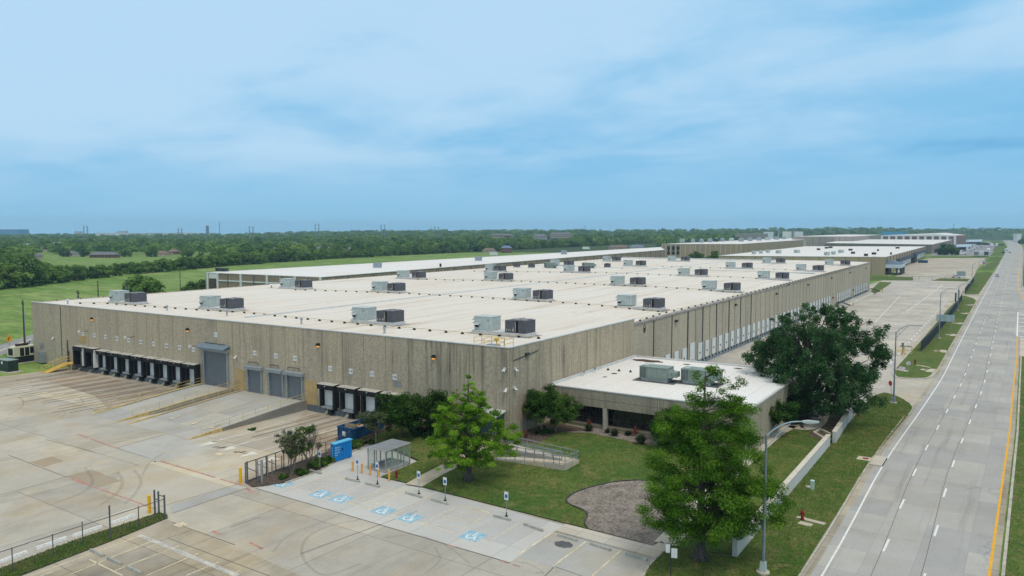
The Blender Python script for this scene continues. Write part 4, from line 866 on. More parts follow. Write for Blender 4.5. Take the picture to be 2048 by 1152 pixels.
# ponded leaf litter and pipes on the office roof
lit = MB(); lm = plain('leaf_litter', (.10, .06, .035), .95, 0, .6, 3, .5)
for (q0, q1, wd) in (((1270, 717), (1323, 725), 1.2), ((1367, 727.5), (1382, 728.5), .5), ((1431, 733), (1441, 734), .35), ((1469, 735), (1485, 737), .5), ((1225, 745.5), (1235, 747), .5), ((1208, 752.5), (1215, 753.5), .4), ((1470, 771.5), (1484, 773), .4)):
    a, c = BI @ gp(*q0, oz), BI @ gp(*q1, oz); m_ = (a+c)/2; l_ = (c-a).length/2
    lit.add([(m_.x+l_*(1+.12*math.sin(k*2.7))*math.cos(k*.35), m_.y+wd*(1+.2*math.cos(k*4.1))*math.sin(k*.35)-.3, oz-.012) for k in range(18)], [tuple(range(18))])
lit.build('leaf_litter', lm, of)
for i, q in enumerate(((1168, 752), (1190, 745), (1216, 740), (1238, 742), (1261, 744))):
    p = BI @ gp(*q, oz); t = thing('roof_vent', ['white vent pair at the left edge of the office roof', 'white vent beside the office roof parapet', 'small black vent cone on office roof, nearest the warehouse wall', 'small black vent cone on office roof, middle of three', 'small black vent cone on office roof, nearest the packaged unit'][i], 'roof vent', BM @ Vector((p.x, p.y, oz-.04)), TH, 'roof vents')
    (MB().cyl((0, 0, 0), .12, .6, 8).build('vent_pipe', WHITE, t), MB().cyl((0, 0, .5), .2, .25, 8).build('vent_cap', STEEL, t)) if i < 2 else MB().cyl((0, 0, 0), .26, .38, 8, .04).build('vent_cone', BLACK, t)

# ------------------------------------------------------------------ concrete ramps to the roller doors, with rails
def ramp(x0, x1, toe, name='loading_ramp'):
    b = MB(BM); z1 = 1.35; n = 10
    for i in range(n):
        t0, t1 = i/n, (i+1)/n; f = lambda t: .012+z1*sm(t*1.02)*.35+z1*min(1, t*1.06)*.65
        y0, y1 = toe*(1-t0), toe*(1-t1); a, c = f(t0), f(t1)
        b.add([(x0, y0, a), (x1, y0, a), (x1, y1, c), (x0, y1, c), (x0, y0, 0), (x1, y0, 0), (x1, y1, 0), (x0, y1, 0)], [(0, 1, 2, 3), (1, 5, 6, 2), (4, 0, 3, 7), (5, 4, 0, 1)][:3])
    return b.build(name, RAMPM)['__x'] if 0 else struct(b.build(name, RAMPM))
RAMPM = concrete('ramp_concrete', (.43, .425, .395), (4.2, 6.), TH, .1, .8, .35)
t1 = (BI @ gp(228, 843)).y; t2 = (BI @ gp(383, 880)).y; t3 = (BI @ gp(183, 828)).y; t4 = (BI @ gp(262, 850)).y
def rz_(t): return .012+1.35*sm(t*1.02)*.35+1.35*min(1, t*1.06)*.65
ramp(-62.4, -54.5, (t1+t3)/2); ramp(-52, -37.3, (t2+t4)/2)
side_m = concrete('ramp_wall_concrete', (.27, .265, .25), (3., 50), 0, .15, .8, .5)
def edge(x, toe, w=.35, up=.16, yellow=True):
    b = MB(BM); n = 16
    for i in range(n):
        a, c = i/n, (i+1)/n; y0, y1 = toe*(1-a), toe*(1-c); za, zc = rz_(a)+up*min(1, a*6+.15), rz_(c)+up
        vs = [(x-w/2, y0, 0), (x+w/2, y0, 0), (x+w/2, y1, 0), (x-w/2, y1, 0), (x-w/2, y0, za), (x+w/2, y0, za), (x+w/2, y1, zc), (x-w/2, y1, zc)]
        b.mi = 0 if (i < 4) else 1; b.add(vs, [(0, 1, 5, 4), (1, 2, 6, 5), (3, 0, 4, 7), (2, 3, 7, 6)])
        b.mi = 0 if (yellow or i < 4) else 2; b.add(vs, [(4, 5, 6, 7)])
    return struct(b.build('ramp_kerb', [YELK, side_m, RAMPM]))
YELK = plain('worn_yellow_kerb_paint', (.56, .42, .17), .8, 0, .2, .9, .25)
edge(-62.35, t3, .6); edge(-54.6, t1); edge(-51.85, t4); edge(-37.4, t2, yellow=False)
def rail_run(name, lb, x, toe, y0, y1, n, group='yellow railings on the loading ramps'):
    t = thing(name, lb, 'railing', BM @ Vector((x, y1, 0)), TH, group); f = lambda y: rz_(1-y/toe)+.12
    pts = [y0+(y1-y0)*i/(n-1) for i in range(n)]; b = MB()
    for z in (.52, 1.02): b.tube([(0, y-y1, f(y)+z) for y in pts], .028, 6)
    b.build('rail', YELP, t)
    for y in pts: MB().tube([(0, y-y1, f(y)-.1), (0, y-y1, f(y)+1.03)], .036, 6).build('post', YELP, t)
rail_run('railing', 'yellow pipe railing on the left edge of the narrow ramp', -62.3, t3, -18.5, -.3, 9)
rail_run('railing', 'yellow pipe railing on right edge of the narrow ramp', -54.6, t1, -17.5, -.3, 9)
rail_run('railing', 'yellow pipe railing on the left edge of the wide ramp', -51.85, t4, -18.2, -.4, 9)
rail_run('railing', 'yellow pipe railing above the grey wall of the wide ramp', -37.4, t2, -18.2, -.4, 9)
ar = MB(BM)
for (q) in ((545, 862), (510, 849), (470, 838)): pass
zr = lambda x, y: (220+x/4.876, 720+y/4.876)
for (x0, y0, x1, y1) in ((690, 543, 563, 582), (900, 590, 768, 633), (1080, 630, 945, 672)):
    z = .35; 
    for _ in range(6):
        p = BI @ gp(*zr(x0, y0), z); z = rz_(1-p.y/t4)+.03
    z2 = z-.1
    q = BI @ gp(*zr(x1, y1), z2); d = (q-p).to_2d(); d.normalize(); n_ = Vector((-d.y, d.x)); P2, Q2 = p.to_2d(), q.to_2d(); hd = P2.lerp(Q2, .55)
    za = lambda v: rz_(1-v.y/t4)+.02
    for poly in ([P2-n_*.12, hd-n_*.12, hd+n_*.12, P2+n_*.12], [hd-n_*.45, Q2, hd+n_*.45]): ar.add([(v.x, v.y, za(v)+.045) for v in poly], [tuple(range(len(poly)))])
struct(ar.build('ramp_arrow', PAINTC))
# access ramp by the entrance
ra = [lp(975, 918), lp(1130, 941.5), lp(1158.6, 926), lp(1022, 892)]
A, B_, C_, D_ = ra; za, zb, zd = A.z+.05, B_.z+.62, 1.38
t = thing('access_ramp', 'pale concrete switchback access ramp with galvanised handrails on the lawn', 'access ramp', (A.x, A.y, 0))
T0 = Matrix.Translation((-A.x, -A.y, 0)); m1 = A.lerp(D_, .5); m2 = B_.lerp(C_, .5); nb = .86
lerp = lambda p, q, k: p.lerp(q, k)
b = MB(T0)
def blockq(q, zs):
    b.add([(p.x, p.y, -.1) for p in q]+[(p.x, p.y, z) for p, z in zip(q, zs)], [(4, 5, 6, 7), (0, 1, 5, 4), (1, 2, 6, 5), (2, 3, 7, 6), (3, 0, 4, 7)])
E1, E2 = lerp(A, B_, nb), lerp(m1, m2, nb); E3 = lerp(D_, C_, nb)
blockq([A, E1, E2, m1], [za, zb, zb, za]); blockq([E1, B_, C_, E3], [zb, zb, zb, zb]); blockq([m1+(D_-A)*.02, E2+(D_-A)*.02, E3, D_], [zd, zb, zb, zd])
b.build('ramp_slab', WALK, t)
def hand(pts, zs, n):
    bb = MB(T0); P = [Vector((p.x, p.y, z)) for p, z in zip(pts, zs)]
    for h in (.12, .5, .98): bb.tube([p+Vector((0, 0, h)) for p in P], .03 if h < .9 else .038, 6)
    for a, c, k in zip(P[:-1], P[1:], n):
        for i in range(k+1): p = a.lerp(c, i/k); bb.tube([p, p+Vector((0, 0, .98))], .034, 6)
    for a, c in zip(P[:-1], P[1:]):
        k = int((c-a).length/.28)
        for i in range(1, k): p = a.lerp(c, i/k); bb.tube([p+Vector((0, 0, .12)), p+Vector((0, 0, .98))], .010, 4, False)
    bb.build('handrail', STEEL, t)
hand([A, E1, B_, C_, E3, D_], [za, zb, zb, zb, zb, zd], [7, 2, 2, 2, 7]); hand([m1, E2], [za, zb], [7]); hand([lerp(m1, D_, .06), lerp(E2, E3, .06)], [zd, zb], [7])

EXCL += [ra, [bl(-22, -1.5), bl(1.5, -1.5), bl(1.5, 3), bl(-22, 3)], [bl(.2, -3), bl(.2, 9.8), lp(1190, 862), lp(1120, 864), lp(1073, 887)], [bl(2.5, 13), bl(27, 13), lp(1420, 902), lp(1310, 893), lp(1255, 882), lp(1180, 866), lp(1120, 864)], [lp(1545, 800), lp(1590, 806), lp(1685, 828), lp(1668, 868), lp(1650, 882), lp(1615, 872), lp(1630, 850), lp(1560, 848)], px((1590, 1033), (1653, 1048), (1650, 1058), (1592, 1052)), px((1711, 912), (1770, 918), (1768, 930), (1711, 924)), [lp(918, 905), lp(940, 912), lp(985, 905), lp(985, 880), lp(950, 880)], [bl(.1, 10.3), bl(27.6, 10.3), bl(27.6, 39.3), bl(.1, 39.3)], [lp(1528, 868), lp(1585, 850), lp(1560, 843), lp(1500, 843)]]
# ------------------------------------------------------------------ street furniture and yard things
def lamp(P, lb, arm=6., h=11.2, wide=1.):
    t = thing('street_lamp', lb, 'street lamp', P, 0, 'street lamps along the road verge')
    MB().cyl((0, 0, 0), .52, .16, 14).build('footing', WALK, t); b = MB(); b.box((0, 0, .55), (.5, .5, .8), 0, .8); b.build('base', AHU if wide > 1 else STEEL, t)
    MB().tube([(0, 0, .5), (0, 0, h)], [.145, .08], 10).build('pole', POLE, t)
    d = Vector((.83, .56, 0)) if arm > 0 else Vector((-1, 0, 0)); arm = abs(arm); up = arm*.42
    a = [Vector((0, 0, h-.1))+d*(arm*k/6)+Vector((0, 0, up*math.sin(min(1, k/5.)*math.pi/2)**.8)) for k in range(7)]
    b = MB(); b.tube(a, [.055]*7, 8); c = [Vector((0, 0, h-1.0)), a[2]-Vector((0, 0, .62)), a[4]-Vector((0, 0, .12))]; b.tube(c, .038, 6)
    for k in (1, 2): b.tube([a[k], a[k]-Vector((0, 0, .95-.3*k))], .025, 5)
    b.build('arm', POLE if wide == 1 else plain('lamp_arm_paint', (.35, .45, .50), .4, .3), t)
    e = a[-1]; hd = MB(Matrix.Translation(e) @ Matrix.Rotation(math.atan2(d.y, d.x), 4, 'Z')); hd.add([(0, -.12, .05), (0, .12, .05), (0, .12, -.08), (0, -.12, -.08), (.5, -.2, .09), (.5, .2, .09), (.5, .2, -.14), (.5, -.2, -.14), (1.3, -.12, .02), (1.3, .12, .02), (1.3, .12, -.1), (1.3, -.12, -.1)],
        [(0, 1, 5, 4), (1, 2, 6, 5), (2, 3, 7, 6), (3, 0, 4, 7), (4, 5, 9, 8), (5, 6, 10, 9), (6, 7, 11, 10), (7, 4, 8, 11), (8, 9, 10, 11), (3, 2, 1, 0)])
    hd.build('lamp_head', AHU, t); return t
for i, (q, top) in enumerate((((1526, 1146), 870), ((1787, 806), 664), ((1878, 677), 586), ((1915.5, 622), 572))):
    P = gp(*q, .13); h = height_at(P, top)-.13
    lamp(P, ['tall grey street lamp standing right of the big cypress', 'tall grey street lamp on the verge beside the oak and driveway', 'grey street lamp on the verge by the black fence and road sign', 'grey street lamp farther along, beside the end of the black fence'][i], 2.8, h, 1 if i else 1.2)
for i, (q, top) in enumerate((((1944, 555), 529), ((1958, 541), 518), ((1973, 533), 508))):
    P = gp(*q, 0); lamp(P, ['distant thin lamp post by the far drive entrance', 'distant thin lamp post left of the real estate sign', 'distant thin lamp post among the far verges'][i], 3.2, height_at(P, top))
# long white wall in two pieces
for i, (a, c, h0) in enumerate(((wall_a, wall_b, 1.5), (gp(1664.5, 889)+Vector((.35, .3, 0)), wall_d, 1.6))):
    t = thing('low_wall', ['long low white concrete wall running from the cypress along the verge', 'short white concrete wall with rounded end under the oak'][i], 'wall', (a.x, a.y, 0), 0, None)
    d = (c-a); n_ = Vector((-d.y, d.x, 0)).normalized()*.42; k = 14; b = MB(Matrix.Translation((-a.x, -a.y, 0)))
    for j in range(k):
        p, q = a+d*(j/k), a+d*((j+1)/k); zz = [h0]*2
        if i and j >= k-2: zz = [h0*(1-.12*(j-k+2)), h0*(1-.12*(j-k+3)-.25*(j == k-1))]
        b.add([(p.x, p.y, -.1), (q.x, q.y, -.1), ((q+n_).x, (q+n_).y, -.1), ((p+n_).x, (p+n_).y, -.1), (p.x, p.y, zz[0]), (q.x, q.y, zz[1]), ((q+n_).x, (q+n_).y, zz[1]), ((p+n_).x, (p+n_).y, zz[0])], [(0, 1, 5, 4), (4, 5, 6, 7), (2, 3, 7, 6)]+([(3, 0, 4, 7)] if j == 0 else [])+([(1, 2, 6, 5)] if j == k-1 else []))
    b.build('wall_panel', CONCW, t)
    b = MB(Matrix.Translation((-a.x, -a.y, 0)))
    b.ribbon([a+n_*.5, a+d*(1 if not i else .86)+n_*.5], .56, h0+.003, .05); b.build('wall_cap', plain('cream_cap_concrete', (.60, .56, .46), .85, 0, .1, .8, .15), t)
p, q, r_ = lp(1628, 868), lp(1640, 861), lp(1660, 872)
t = thing('low_wall', 'small tan concrete kerb box beside the gap in the white wall', 'wall', (p.x, p.y, p.z)); b = MB(Matrix.Translation((-p.x, -p.y, -p.z)))
b.ribbon([r_+Vector((0, .3, 0)), q, p, p+(r_-q)*1.0], .35, p.z-.2, .5); b.build('wall_panel', WALK, t)
# wheel stops
ws = MB()
def stop_mesh(m):
    b = MB(); b.add([(-.9, -.085, 0), (.9, -.085, 0), (.9, .085, 0), (-.9, .085, 0), (-.88, -.05, .15), (.88, -.05, .15), (.88, .05, .15), (-.88, .05, .15)], [(0, 1, 5, 4), (1, 2, 6, 5), (2, 3, 7, 6), (3, 0, 4, 7), (4, 5, 6, 7)])
    return b.build('wheel_stop', m)
s_old, s_new = stop_mesh(STOPO), stop_mesh(STOPC); n_used = {}
def stop(src, p, q, lb, group, L_=None, z=.012):
    a, c = gp(*p), gp(*q); o = src.copy(); col.objects.link(o); m_ = (a+c)/2; o.location = (m_.x, m_.y, z); d = c-a
    o.rotation_euler = (0, 0, math.atan2(d.y, d.x)); k = d.length/1.8; o.scale = (k, 1.7, 1.7 if src is s_new else 1.3); tag(o, lb, 'wheel stop', group)
HC = ['stop beside the blue locker end of the accessible bays', 'stop at the sign post second from the left', 'stop at the third accessible sign post', 'stop at the accessible sign post by the lawn path', 'stop at the fifth accessible sign post', 'stop at the accessible sign post nearest the gravel bed']
for lb, q in zip(HC, ((625, 405, 730, 435), (925, 475, 1035, 500), (1085, 512, 1195, 540), (1405, 588, 1535, 625), (1610, 642, 1740, 680), (2108, 772, 2244, 808))):
    stop(s_old, (460+q[0]/4, 840+q[1]/4), (460+q[2]/4, 840+q[3]/4), 'grey weathered concrete wheel '+lb, 'wheel stops of the front parking')
for i, q in enumerate(((290, 300, 515, 380), (695, 430, 930, 500), (1085, 535, 1335, 615), (1515, 655, 1770, 735))):
    stop(s_old, (1000+q[0]/6.02, 1000+q[1]/6.02), (1000+q[2]/6.02, 1000+q[3]/6.02), ['pale wheel stop left of the dark oil stain', 'pale wheel stop above the dark oil stain', 'pale wheel stop second from the right along the pavement', 'pale wheel stop nearest the corner kerb and cypress'][i], 'wheel stops of the front parking')
for i, q in enumerate(((-60, 1075, 215, 970), (285, 945, 530, 858), (585, 843, 815, 765), (875, 745, 1080, 675))):
    stop(s_new, (q[0]/4, 864+q[1]/4), (q[2]/4, 864+q[3]/4), ['white wheel stop by fence, cut by the photo edge', 'white wheel stop by the fence, second from the left', 'white wheel stop by the fence, left of the thick post', 'white wheel stop by the fence nearest the yellow bollard'][i], 'white wheel stops behind the fence')
for i, q in enumerate(((725, 950, 830, 1000), (865, 1015, 970, 1065), (1015, 1085, 1130, 1140))):
    stop(s_old, (q[0]/4, 864+q[1]/4), (q[2]/4, 864+q[3]/4), ['loose grey wheel stop nearest the grass strip', 'loose grey wheel stop, middle of three on the worn lot', 'loose grey wheel stop nearest the photo bottom'][i], 'loose wheel stops on the worn lot')
for k in range(26):
    t = (k/25)**1.0; a, c = gp(1781, 727), gp(1893, 603); p = a.lerp(c, t); o = s_new.copy(); col.objects.link(o); o.location = (p.x, p.y, .006); o.rotation_euler = (0, 0, R(88)); o.scale = (1.3, 2.4, 2.0); tag(o, 'white wheel stop in the long row along the truck court kerb', 'wheel stop', 'wheel stops along the truck court kerb')
for k in range(6):
    a, c = gp(1707, 826), gp(1742, 790); p = a.lerp(c, k/5); o = s_new.copy(); col.objects.link(o); o.location = (p.x-1.0, p.y, .006); o.rotation_euler = (0, 0, R(88)); o.scale = (1.2, 2.2, 1.8); tag(o, 'white wheel stop in the row beside the oak', 'wheel stop', 'wheel stops beside the oak')
for k in range(15):
    a, c = gp(1692, 612), gp(1745, 587); p = a.lerp(c, k/14); o = s_new.copy(); col.objects.link(o); o.location = (p.x, p.y, .006); o.rotation_euler = (0, 0, R(5)); o.scale = (.8, 1.6, 1.4); tag(o, 'small white block in the dotted row before the far dock doors', 'wheel stop', 'white blocks before the far dock doors')
for o in (s_old, s_new): bpy.data.objects.remove(o)
# bollards
def bollard(P, m, h, lb, g, r=.12):
    t = thing('bollard', lb, 'bollard', P, 0, g); MB().cyl((0, 0, 0), r, h, 14).build('post', m, t); MB().cyl((0, 0, h-.01), r, .06, 14, r*.5).build('cap', m, t); return t
bollard(gp(481, 967), YELB, 1.75, 'tall bright yellow bollard by the right gate post', 'yellow gate bollards', .16)
bollard(gp(299, 1026), YELB, 1.75, 'tall bright yellow bollard at the end of the grass strip', 'yellow gate bollards', .16)
for i, q in enumerate(((705.5, 942), (724, 946.5), (740.5, 950), (757, 953.5), (778.5, 961))):
    bollard(gp(*q, .02), ORNG, 1.12, 'orange bollard before the glass shelter, '+['leftmost of five', 'second of five from the left', 'middle one of five', 'fourth of five from the left', 'standing apart at the right on the lawn edge'][i], 'orange bollards before the shelter')
# accessible parking signs
for i, q in enumerate(((640, 941.5), (715.5, 959), (755, 968), (838, 987.5), (890.5, 1001), (1013, 1032.5))):
    P = gp(*q, .012); t = thing('parking_sign', 'blue and white accessible parking sign, '+['leftmost, near the blue locker', 'second from left, before the orange bollards', 'third from left, among the orange bollards', 'fourth from left, where the lawn path starts', 'fifth from left, below the smaller cypress', 'rightmost, before the gravel bed'][i], 'parking sign', P, 0, 'accessible parking signs')
    MB().cyl((0, 0, 0), .17, .04, 10).build('base', BLACK, t); MB().cyl((0, 0, .04), .055, .35, 8).build('sleeve', BLACK, t); MB().tube([(0, 0, .1), (0, 0, 2.3)], .03, 6).build('post', STEEL, t)
    MB().bx(-.23, .23, -.05, -.03, 1.62, 2.42).build('sign_panel', WHITE, t); b = MB(); b.bx(-.15, .15, -.056, -.05, 1.82, 2.16); b.build('symbol', plain('sign_blue', (.02, .13, .42), .5), t)
# hydrants
hyd = None
for q, lb, w in (((1604.5, 1039), 'dark red fire hydrant on a concrete slab near the white wall', 1.), ((793, 955), 'dark red hydrant on the lawn beside the shelter', .9), ((1830, 728.5), 'dark red fire hydrant on the verge by the driveway', 1.1)):
    if hyd is None:
        t = hyd = thing('fire_hydrant', None, None); b = MB(); b.tube([(0, 0, 0), (0, 0, .08), (0, 0, .081), (0, 0, .62), (0, 0, .66), (0, 0, .70), (0, 0, .85), (0, 0, .95), (0, 0, .99)], [.2, .2, .13, .13, .19, .19, .13, .06, .03], 12); b.build('barrel', RED, t)
        b = MB(); b.tube([(-.22, 0, .52), (.22, 0, .52)], .07, 8); b.tube([(0, 0, .45), (0, -.24, .45)], .09, 8); b.build('nozzle', RED, t)
    else: t = copy_tree(hyd)
    P = gp(*q, .15); t.location = P; t.scale = (w*1.0,)*3; tag(t, lb, 'fire hydrant', 'red fire hydrants')
p, q = gp(1594, 1036.5), gp(1650, 1051); d = (q-p).normalized(); n_ = Vector((-d.y, d.x, 0)); b = MB(); b.prism([p-n_*.28, q-n_*.28, q+n_*.28, p+n_*.28], 0, .155); p = gp(1594, 1046)+d*.2; b.prism([p-n_*.4, p+d*1.2-n_*.4, p+d*1.2+n_*.4, p+n_*.4], 0, .15); struct(b.build('hydrant_slab', WALK))
b = MB(); p, q = gp(1832, 731), gp(1860, 736); d = (q-p).normalized(); n_ = Vector((-d.y, d.x, 0)); b.prism([p-n_*.3, q-n_*.3, q+n_*.3, p+n_*.3], 0, .15); struct(b.build('hydrant_slab', WALK))
P = gp(1624.5, 979, .12); t = thing('utility_pedestal', 'pale green utility pedestal on the verge beside the white wall', 'utility box', P); MB().bx(-.17, .17, -.17, .17, 0, .85).build('body', plain('pale_green_plastic', (.42, .56, .47), .6), t); MB().bx(-.19, .19, -.19, .19, .85, 1.0).build('lid', plain('pale_green_lid', (.50, .64, .55), .6), t)
struct(MB().prism(px((1612, 972), (1624, 975), (1620, 979), (1611, 977)), .1, .14).build('utility_pad', WALK))
# signs seen from the back
P = gp(1341, 1165, .12); t = thing('street_sign', 'white sign panels on a dark post beside the big cypress', 'street sign', P, R(20)); MB().tube([(0, 0, 0), (0, 0, 3.0)], .045, 6).build('post', DARK, t); MB().bx(.02, .48, -.03, .0, 2.0, 2.75).build('sign_panel', WHITE, t); MB().bx(-.4, -.06, .03, .06, 2.35, 3.0).build('sign_panel', WHITE, t)
P = gp(1816, 751, .12); t = thing('street_sign', 'small pale sign on thin post at the driveway corner', 'street sign', P, R(10)); MB().tube([(0, 0, 0), (0, 0, 2.3)], .04, 6).build('post', STEEL, t); MB().cyl((0, 0, 0), .01, .01).build('foot', STEEL, t); b = MB(); b.add([(.42*math.cos(R(22.5+45*k)), -.05, 2.35+.42*math.sin(R(22.5+45*k))) for k in range(8)]+[(.42*math.cos(R(22.5+45*k)), -.02, 2.35+.42*math.sin(R(22.5+45*k))) for k in range(8)], [tuple(range(8)), tuple(range(15, 7, -1))]+[(k, 8+k, 8+(k+1) % 8, (k+1) % 8) for k in range(8)]); b.build('sign_panel', plain('pale_lilac_panel', (.55, .50, .56), .6), t)
P = gp(1783, 797, .12); t = thing('street_sign', 'red stop sign at the driveway mouth behind oak twigs', 'street sign', P, R(-20)); MB().tube([(0, 0, 0), (-.3, .2, 2.2)], .04, 6).build('post', STEEL, t); b = MB(); b.tube([(-.36, .12, 2.45), (-.34, .16, 2.45)], .45, 8); b.build('sign_panel', plain('red_sign_face', (.40, .02, .06), .5), t)
P = gp(1890, 664, .12); t = thing('road_sign', 'wide road sign seen from behind on two posts by the black fence', 'road sign', P, R(12)); h1 = height_at(P, 638); h0 = height_at(P, 646)
for x in (-1.3, 1.3): MB().tube([(x, 0, 0), (x, 0, 4.6)], .07, 6).build('post', STEEL, t)
MB().bx(-2.2, 2.2, -.06, 0, 2.9, 4.75).build('sign_panel', plain('aluminium_panel', (.36, .45, .46), .5, .3, .15, .8), t); b = MB()
for x in (-1.3, 0, 1.3): b.bx(x-.05, x+.05, -.1, -.06, 2.9, 4.75)
b.build('stiffener', STEEL, t)
P = gp(1966, 532, .06); t = thing('estate_sign', 'white sign board with a red and blue panel on the far verge', 'sign', P, R(25)); 
for x in (-1.2, 1.2): MB().tube([(x, 0, 0), (x, 0, 4.4)], .1, 6).build('post', WHITE, t)
MB().bx(-1.5, 1.5, -.08, 0, 1.2, 4.6).build('sign_panel', WHITE, t); MB().bx(-.2, 1.3, -.1, -.08, 1.4, 2.8).build('red_panel', plain('sign_red', (.5, .03, .04), .5), t); MB().bx(-1.3, 1.3, -.1, -.08, 2.9, 4.2).build('lilac_panel', plain('sign_lilac', (.42, .42, .55), .5), t)
P = gp(1922, 557.5); t = thing('road_sign', 'grey sign back on posts beside the far end of the black fence', 'road sign', P, R(12))
for x in (-1.4, 1.4): MB().tube([(x, 0, 0), (x, 0, 4.)], .08, 6).build('post', STEEL, t)
MB().bx(-2.3, 2.3, -.08, 0, 1.6, 4.4).build('sign_panel', plain('aluminium_panel_far', (.36, .42, .44), .5, .2), t)
t = thing('entrance_stone', 'tilted pale stone plaque on a slab at the driveway corner', 'plaque', gp(1802, 741, .12), R(-30)); MB().box((0, 0, .06), (2.6, 1.1, .12)).build('slab', WALK, t); b = MB(); b.add([(-.7, -.2, .1), (.7, -.2, .1), (.7, .4, .7), (-.7, .4, .7), (-.7, .1, .1), (.7, .1, .1)], [(0, 1, 2, 3), (0, 3, 4), (1, 5, 2), (5, 4, 3, 2)]); b.build('plaque', plain('plaque_metal', (.42, .38, .42), .5), t)
# yellow guard frame and backflow pipe by the court kerb
P = gp(1797, 712); t = thing('guard_rail', 'yellow guard frames round a blue grey pipe by the court kerb', 'guard rail', P, R(15))
for dx, dy in ((0, 0), (.2, 1.6), (2.2, 2.0)):
    b = MB(); b.tube([(dx-.7, dy, 0), (dx-.7, dy, 1.9), (dx+.7, dy, 1.9), (dx+.7, dy, 0)], .09, 8); b.tube([(dx-.7, dy, 1.1), (dx+.7, dy, 1.1)], .07, 8); b.build('frame', YEL, t)
P = gp(1805, 707); t = thing('backflow_pipe', 'blue grey valve pipe standing between yellow guard frames', 'pipe', P); b = MB(); b.tube([(0, 0, 0), (0, 0, 2.2)], .2, 10); b.tube([(-.5, 0, 1.7), (1.8, 0, 1.7)], .14, 8); b.cyl((0, 0, 2.2), .3, .2, 10); b.build('pipe_body', plain('valve_blue_grey', (.12, .16, .22), .5), t)
# steps at the far dock doors
for i, (q, lb) in enumerate((((1752-5, 589), 'dark steel steps at far end of the dock side'), ((1683, 613), 'dark steel steps between the far groups of dock doors'), ((1655, 623), 'dark steel steps with yellow rails just above the oak crown'))):
    y, z = side(q[0]-8, q[1]-3); P = BM @ Vector((0, y, 0)); t = thing('dock_steps', lb, 'steps', P, TH, 'dock steps of the truck court')
    b = MB(); b.bx(.1, 1.4, -.8, .8, 1.05, 1.25)
    for k in range(7): b.bx(1.4+k*.42, 1.86+k*.42, -.8, .8, 1.0-k*.16, 1.12-k*.16)
    for s in (-.8, .8): b.tube([(.1, s, 1.2), (1.4, s, 1.2), (4.6, s, .05)], .1, 6)
    b.build('stair', DARK, t); b = MB(); b.tube([(5.4, -.9, 0), (5.4, -.9, 1.1), (5.4, .9, 1.1), (5.4, .9, 0)], .09, 6); b.tube([(5.4, 0, 0), (5.4, 0, 1.1)], .09, 6); b.build('guard', YEL, t)
t = thing('door_step', 'yellow steel handrail at the path end by the oak', 'handrail', lp(1655, 822)); b = MB(); b.tube([(0, 0, 0), (0, 0, 1), (.6, -1.2, .9), (.6, -1.2, 0)], .05, 6); b.build('rail', YEL, t)

# glass shelter
SP = [gp(740, 937, .03), gp(771.5, 946, .03), gp(819.5, 928, .03), gp(783, 914, .03)]
o = SP[1]; ex, ey = (SP[0]-SP[1]), (SP[2]-SP[1]); wx, wy = ex.length*1.02, ey.length; ang = math.atan2(ey.y, ey.x)-R(90)
t = thing('smoking_shelter', 'small glass walled shelter with a grey flat roof before the lawn', 'shelter', o, ang); hs = 2.45
b = MB(); b.bx(-wx-.12, .12, -.12, wy+.12, hs, hs+.12); b.build('roof_frame', plain('shelter_aluminium', (.48, .49, .47), .45, .3, .08, 1), t)
b = MB(); b.bx(-wx, 0, 0, wy, hs+.09, hs+.15); b.build('roof_panel', plain('shelter_roof_grey', (.22, .235, .25), .6, 0, .1, 1), t)
FR = plain('shelter_frame', (.40, .41, .39), .45, .3, .08, 1); b = MB()
pos = [(0, 0), (-wx, 0), (0, wy), (-wx, wy)]+[(0, wy*k/4) for k in (1, 2, 3)]+[(-wx, wy*k/4) for k in (1, 2, 3)]+[(-wx*.52, 0), (-wx*.5, wy)]
for x, y in pos: b.bx(x-.05, x+.05, y-.05, y+.05, 0, hs)
for x in (0, -wx): b.bx(x-.04, x+.04, 0, wy, .1, .2); b.bx(x-.04, x+.04, 0, wy, hs-.1, hs)
for y in (0, wy): b.bx(-wx, 0, y-.04, y+.04, .1, .2)
b.build('frame', FR, t)
for x in (0, -wx): MB().bx(x-.008, x+.008, .05, wy-.05, .22, hs-.1).build('glass_panel', GLASSC, t)
MB().bx(-wx, -.05, wy-.008, wy+.008, .22, hs-.1).build('glass_panel', GLASSC, t); MB().bx(-wx+.05, -wx*.52, -.008, .008, .22, hs-.1).build('glass_panel', GLASSC, t)
b = MB(); b.bx(-wx+.15, -wx+.55, .4, wy-.4, .42, .48); 
for y in (.6, wy/2, wy-.6): b.bx(-wx+.3, -wx+.4, y-.04, y+.04, 0, .42)
b.build('bench', STEEL, t)
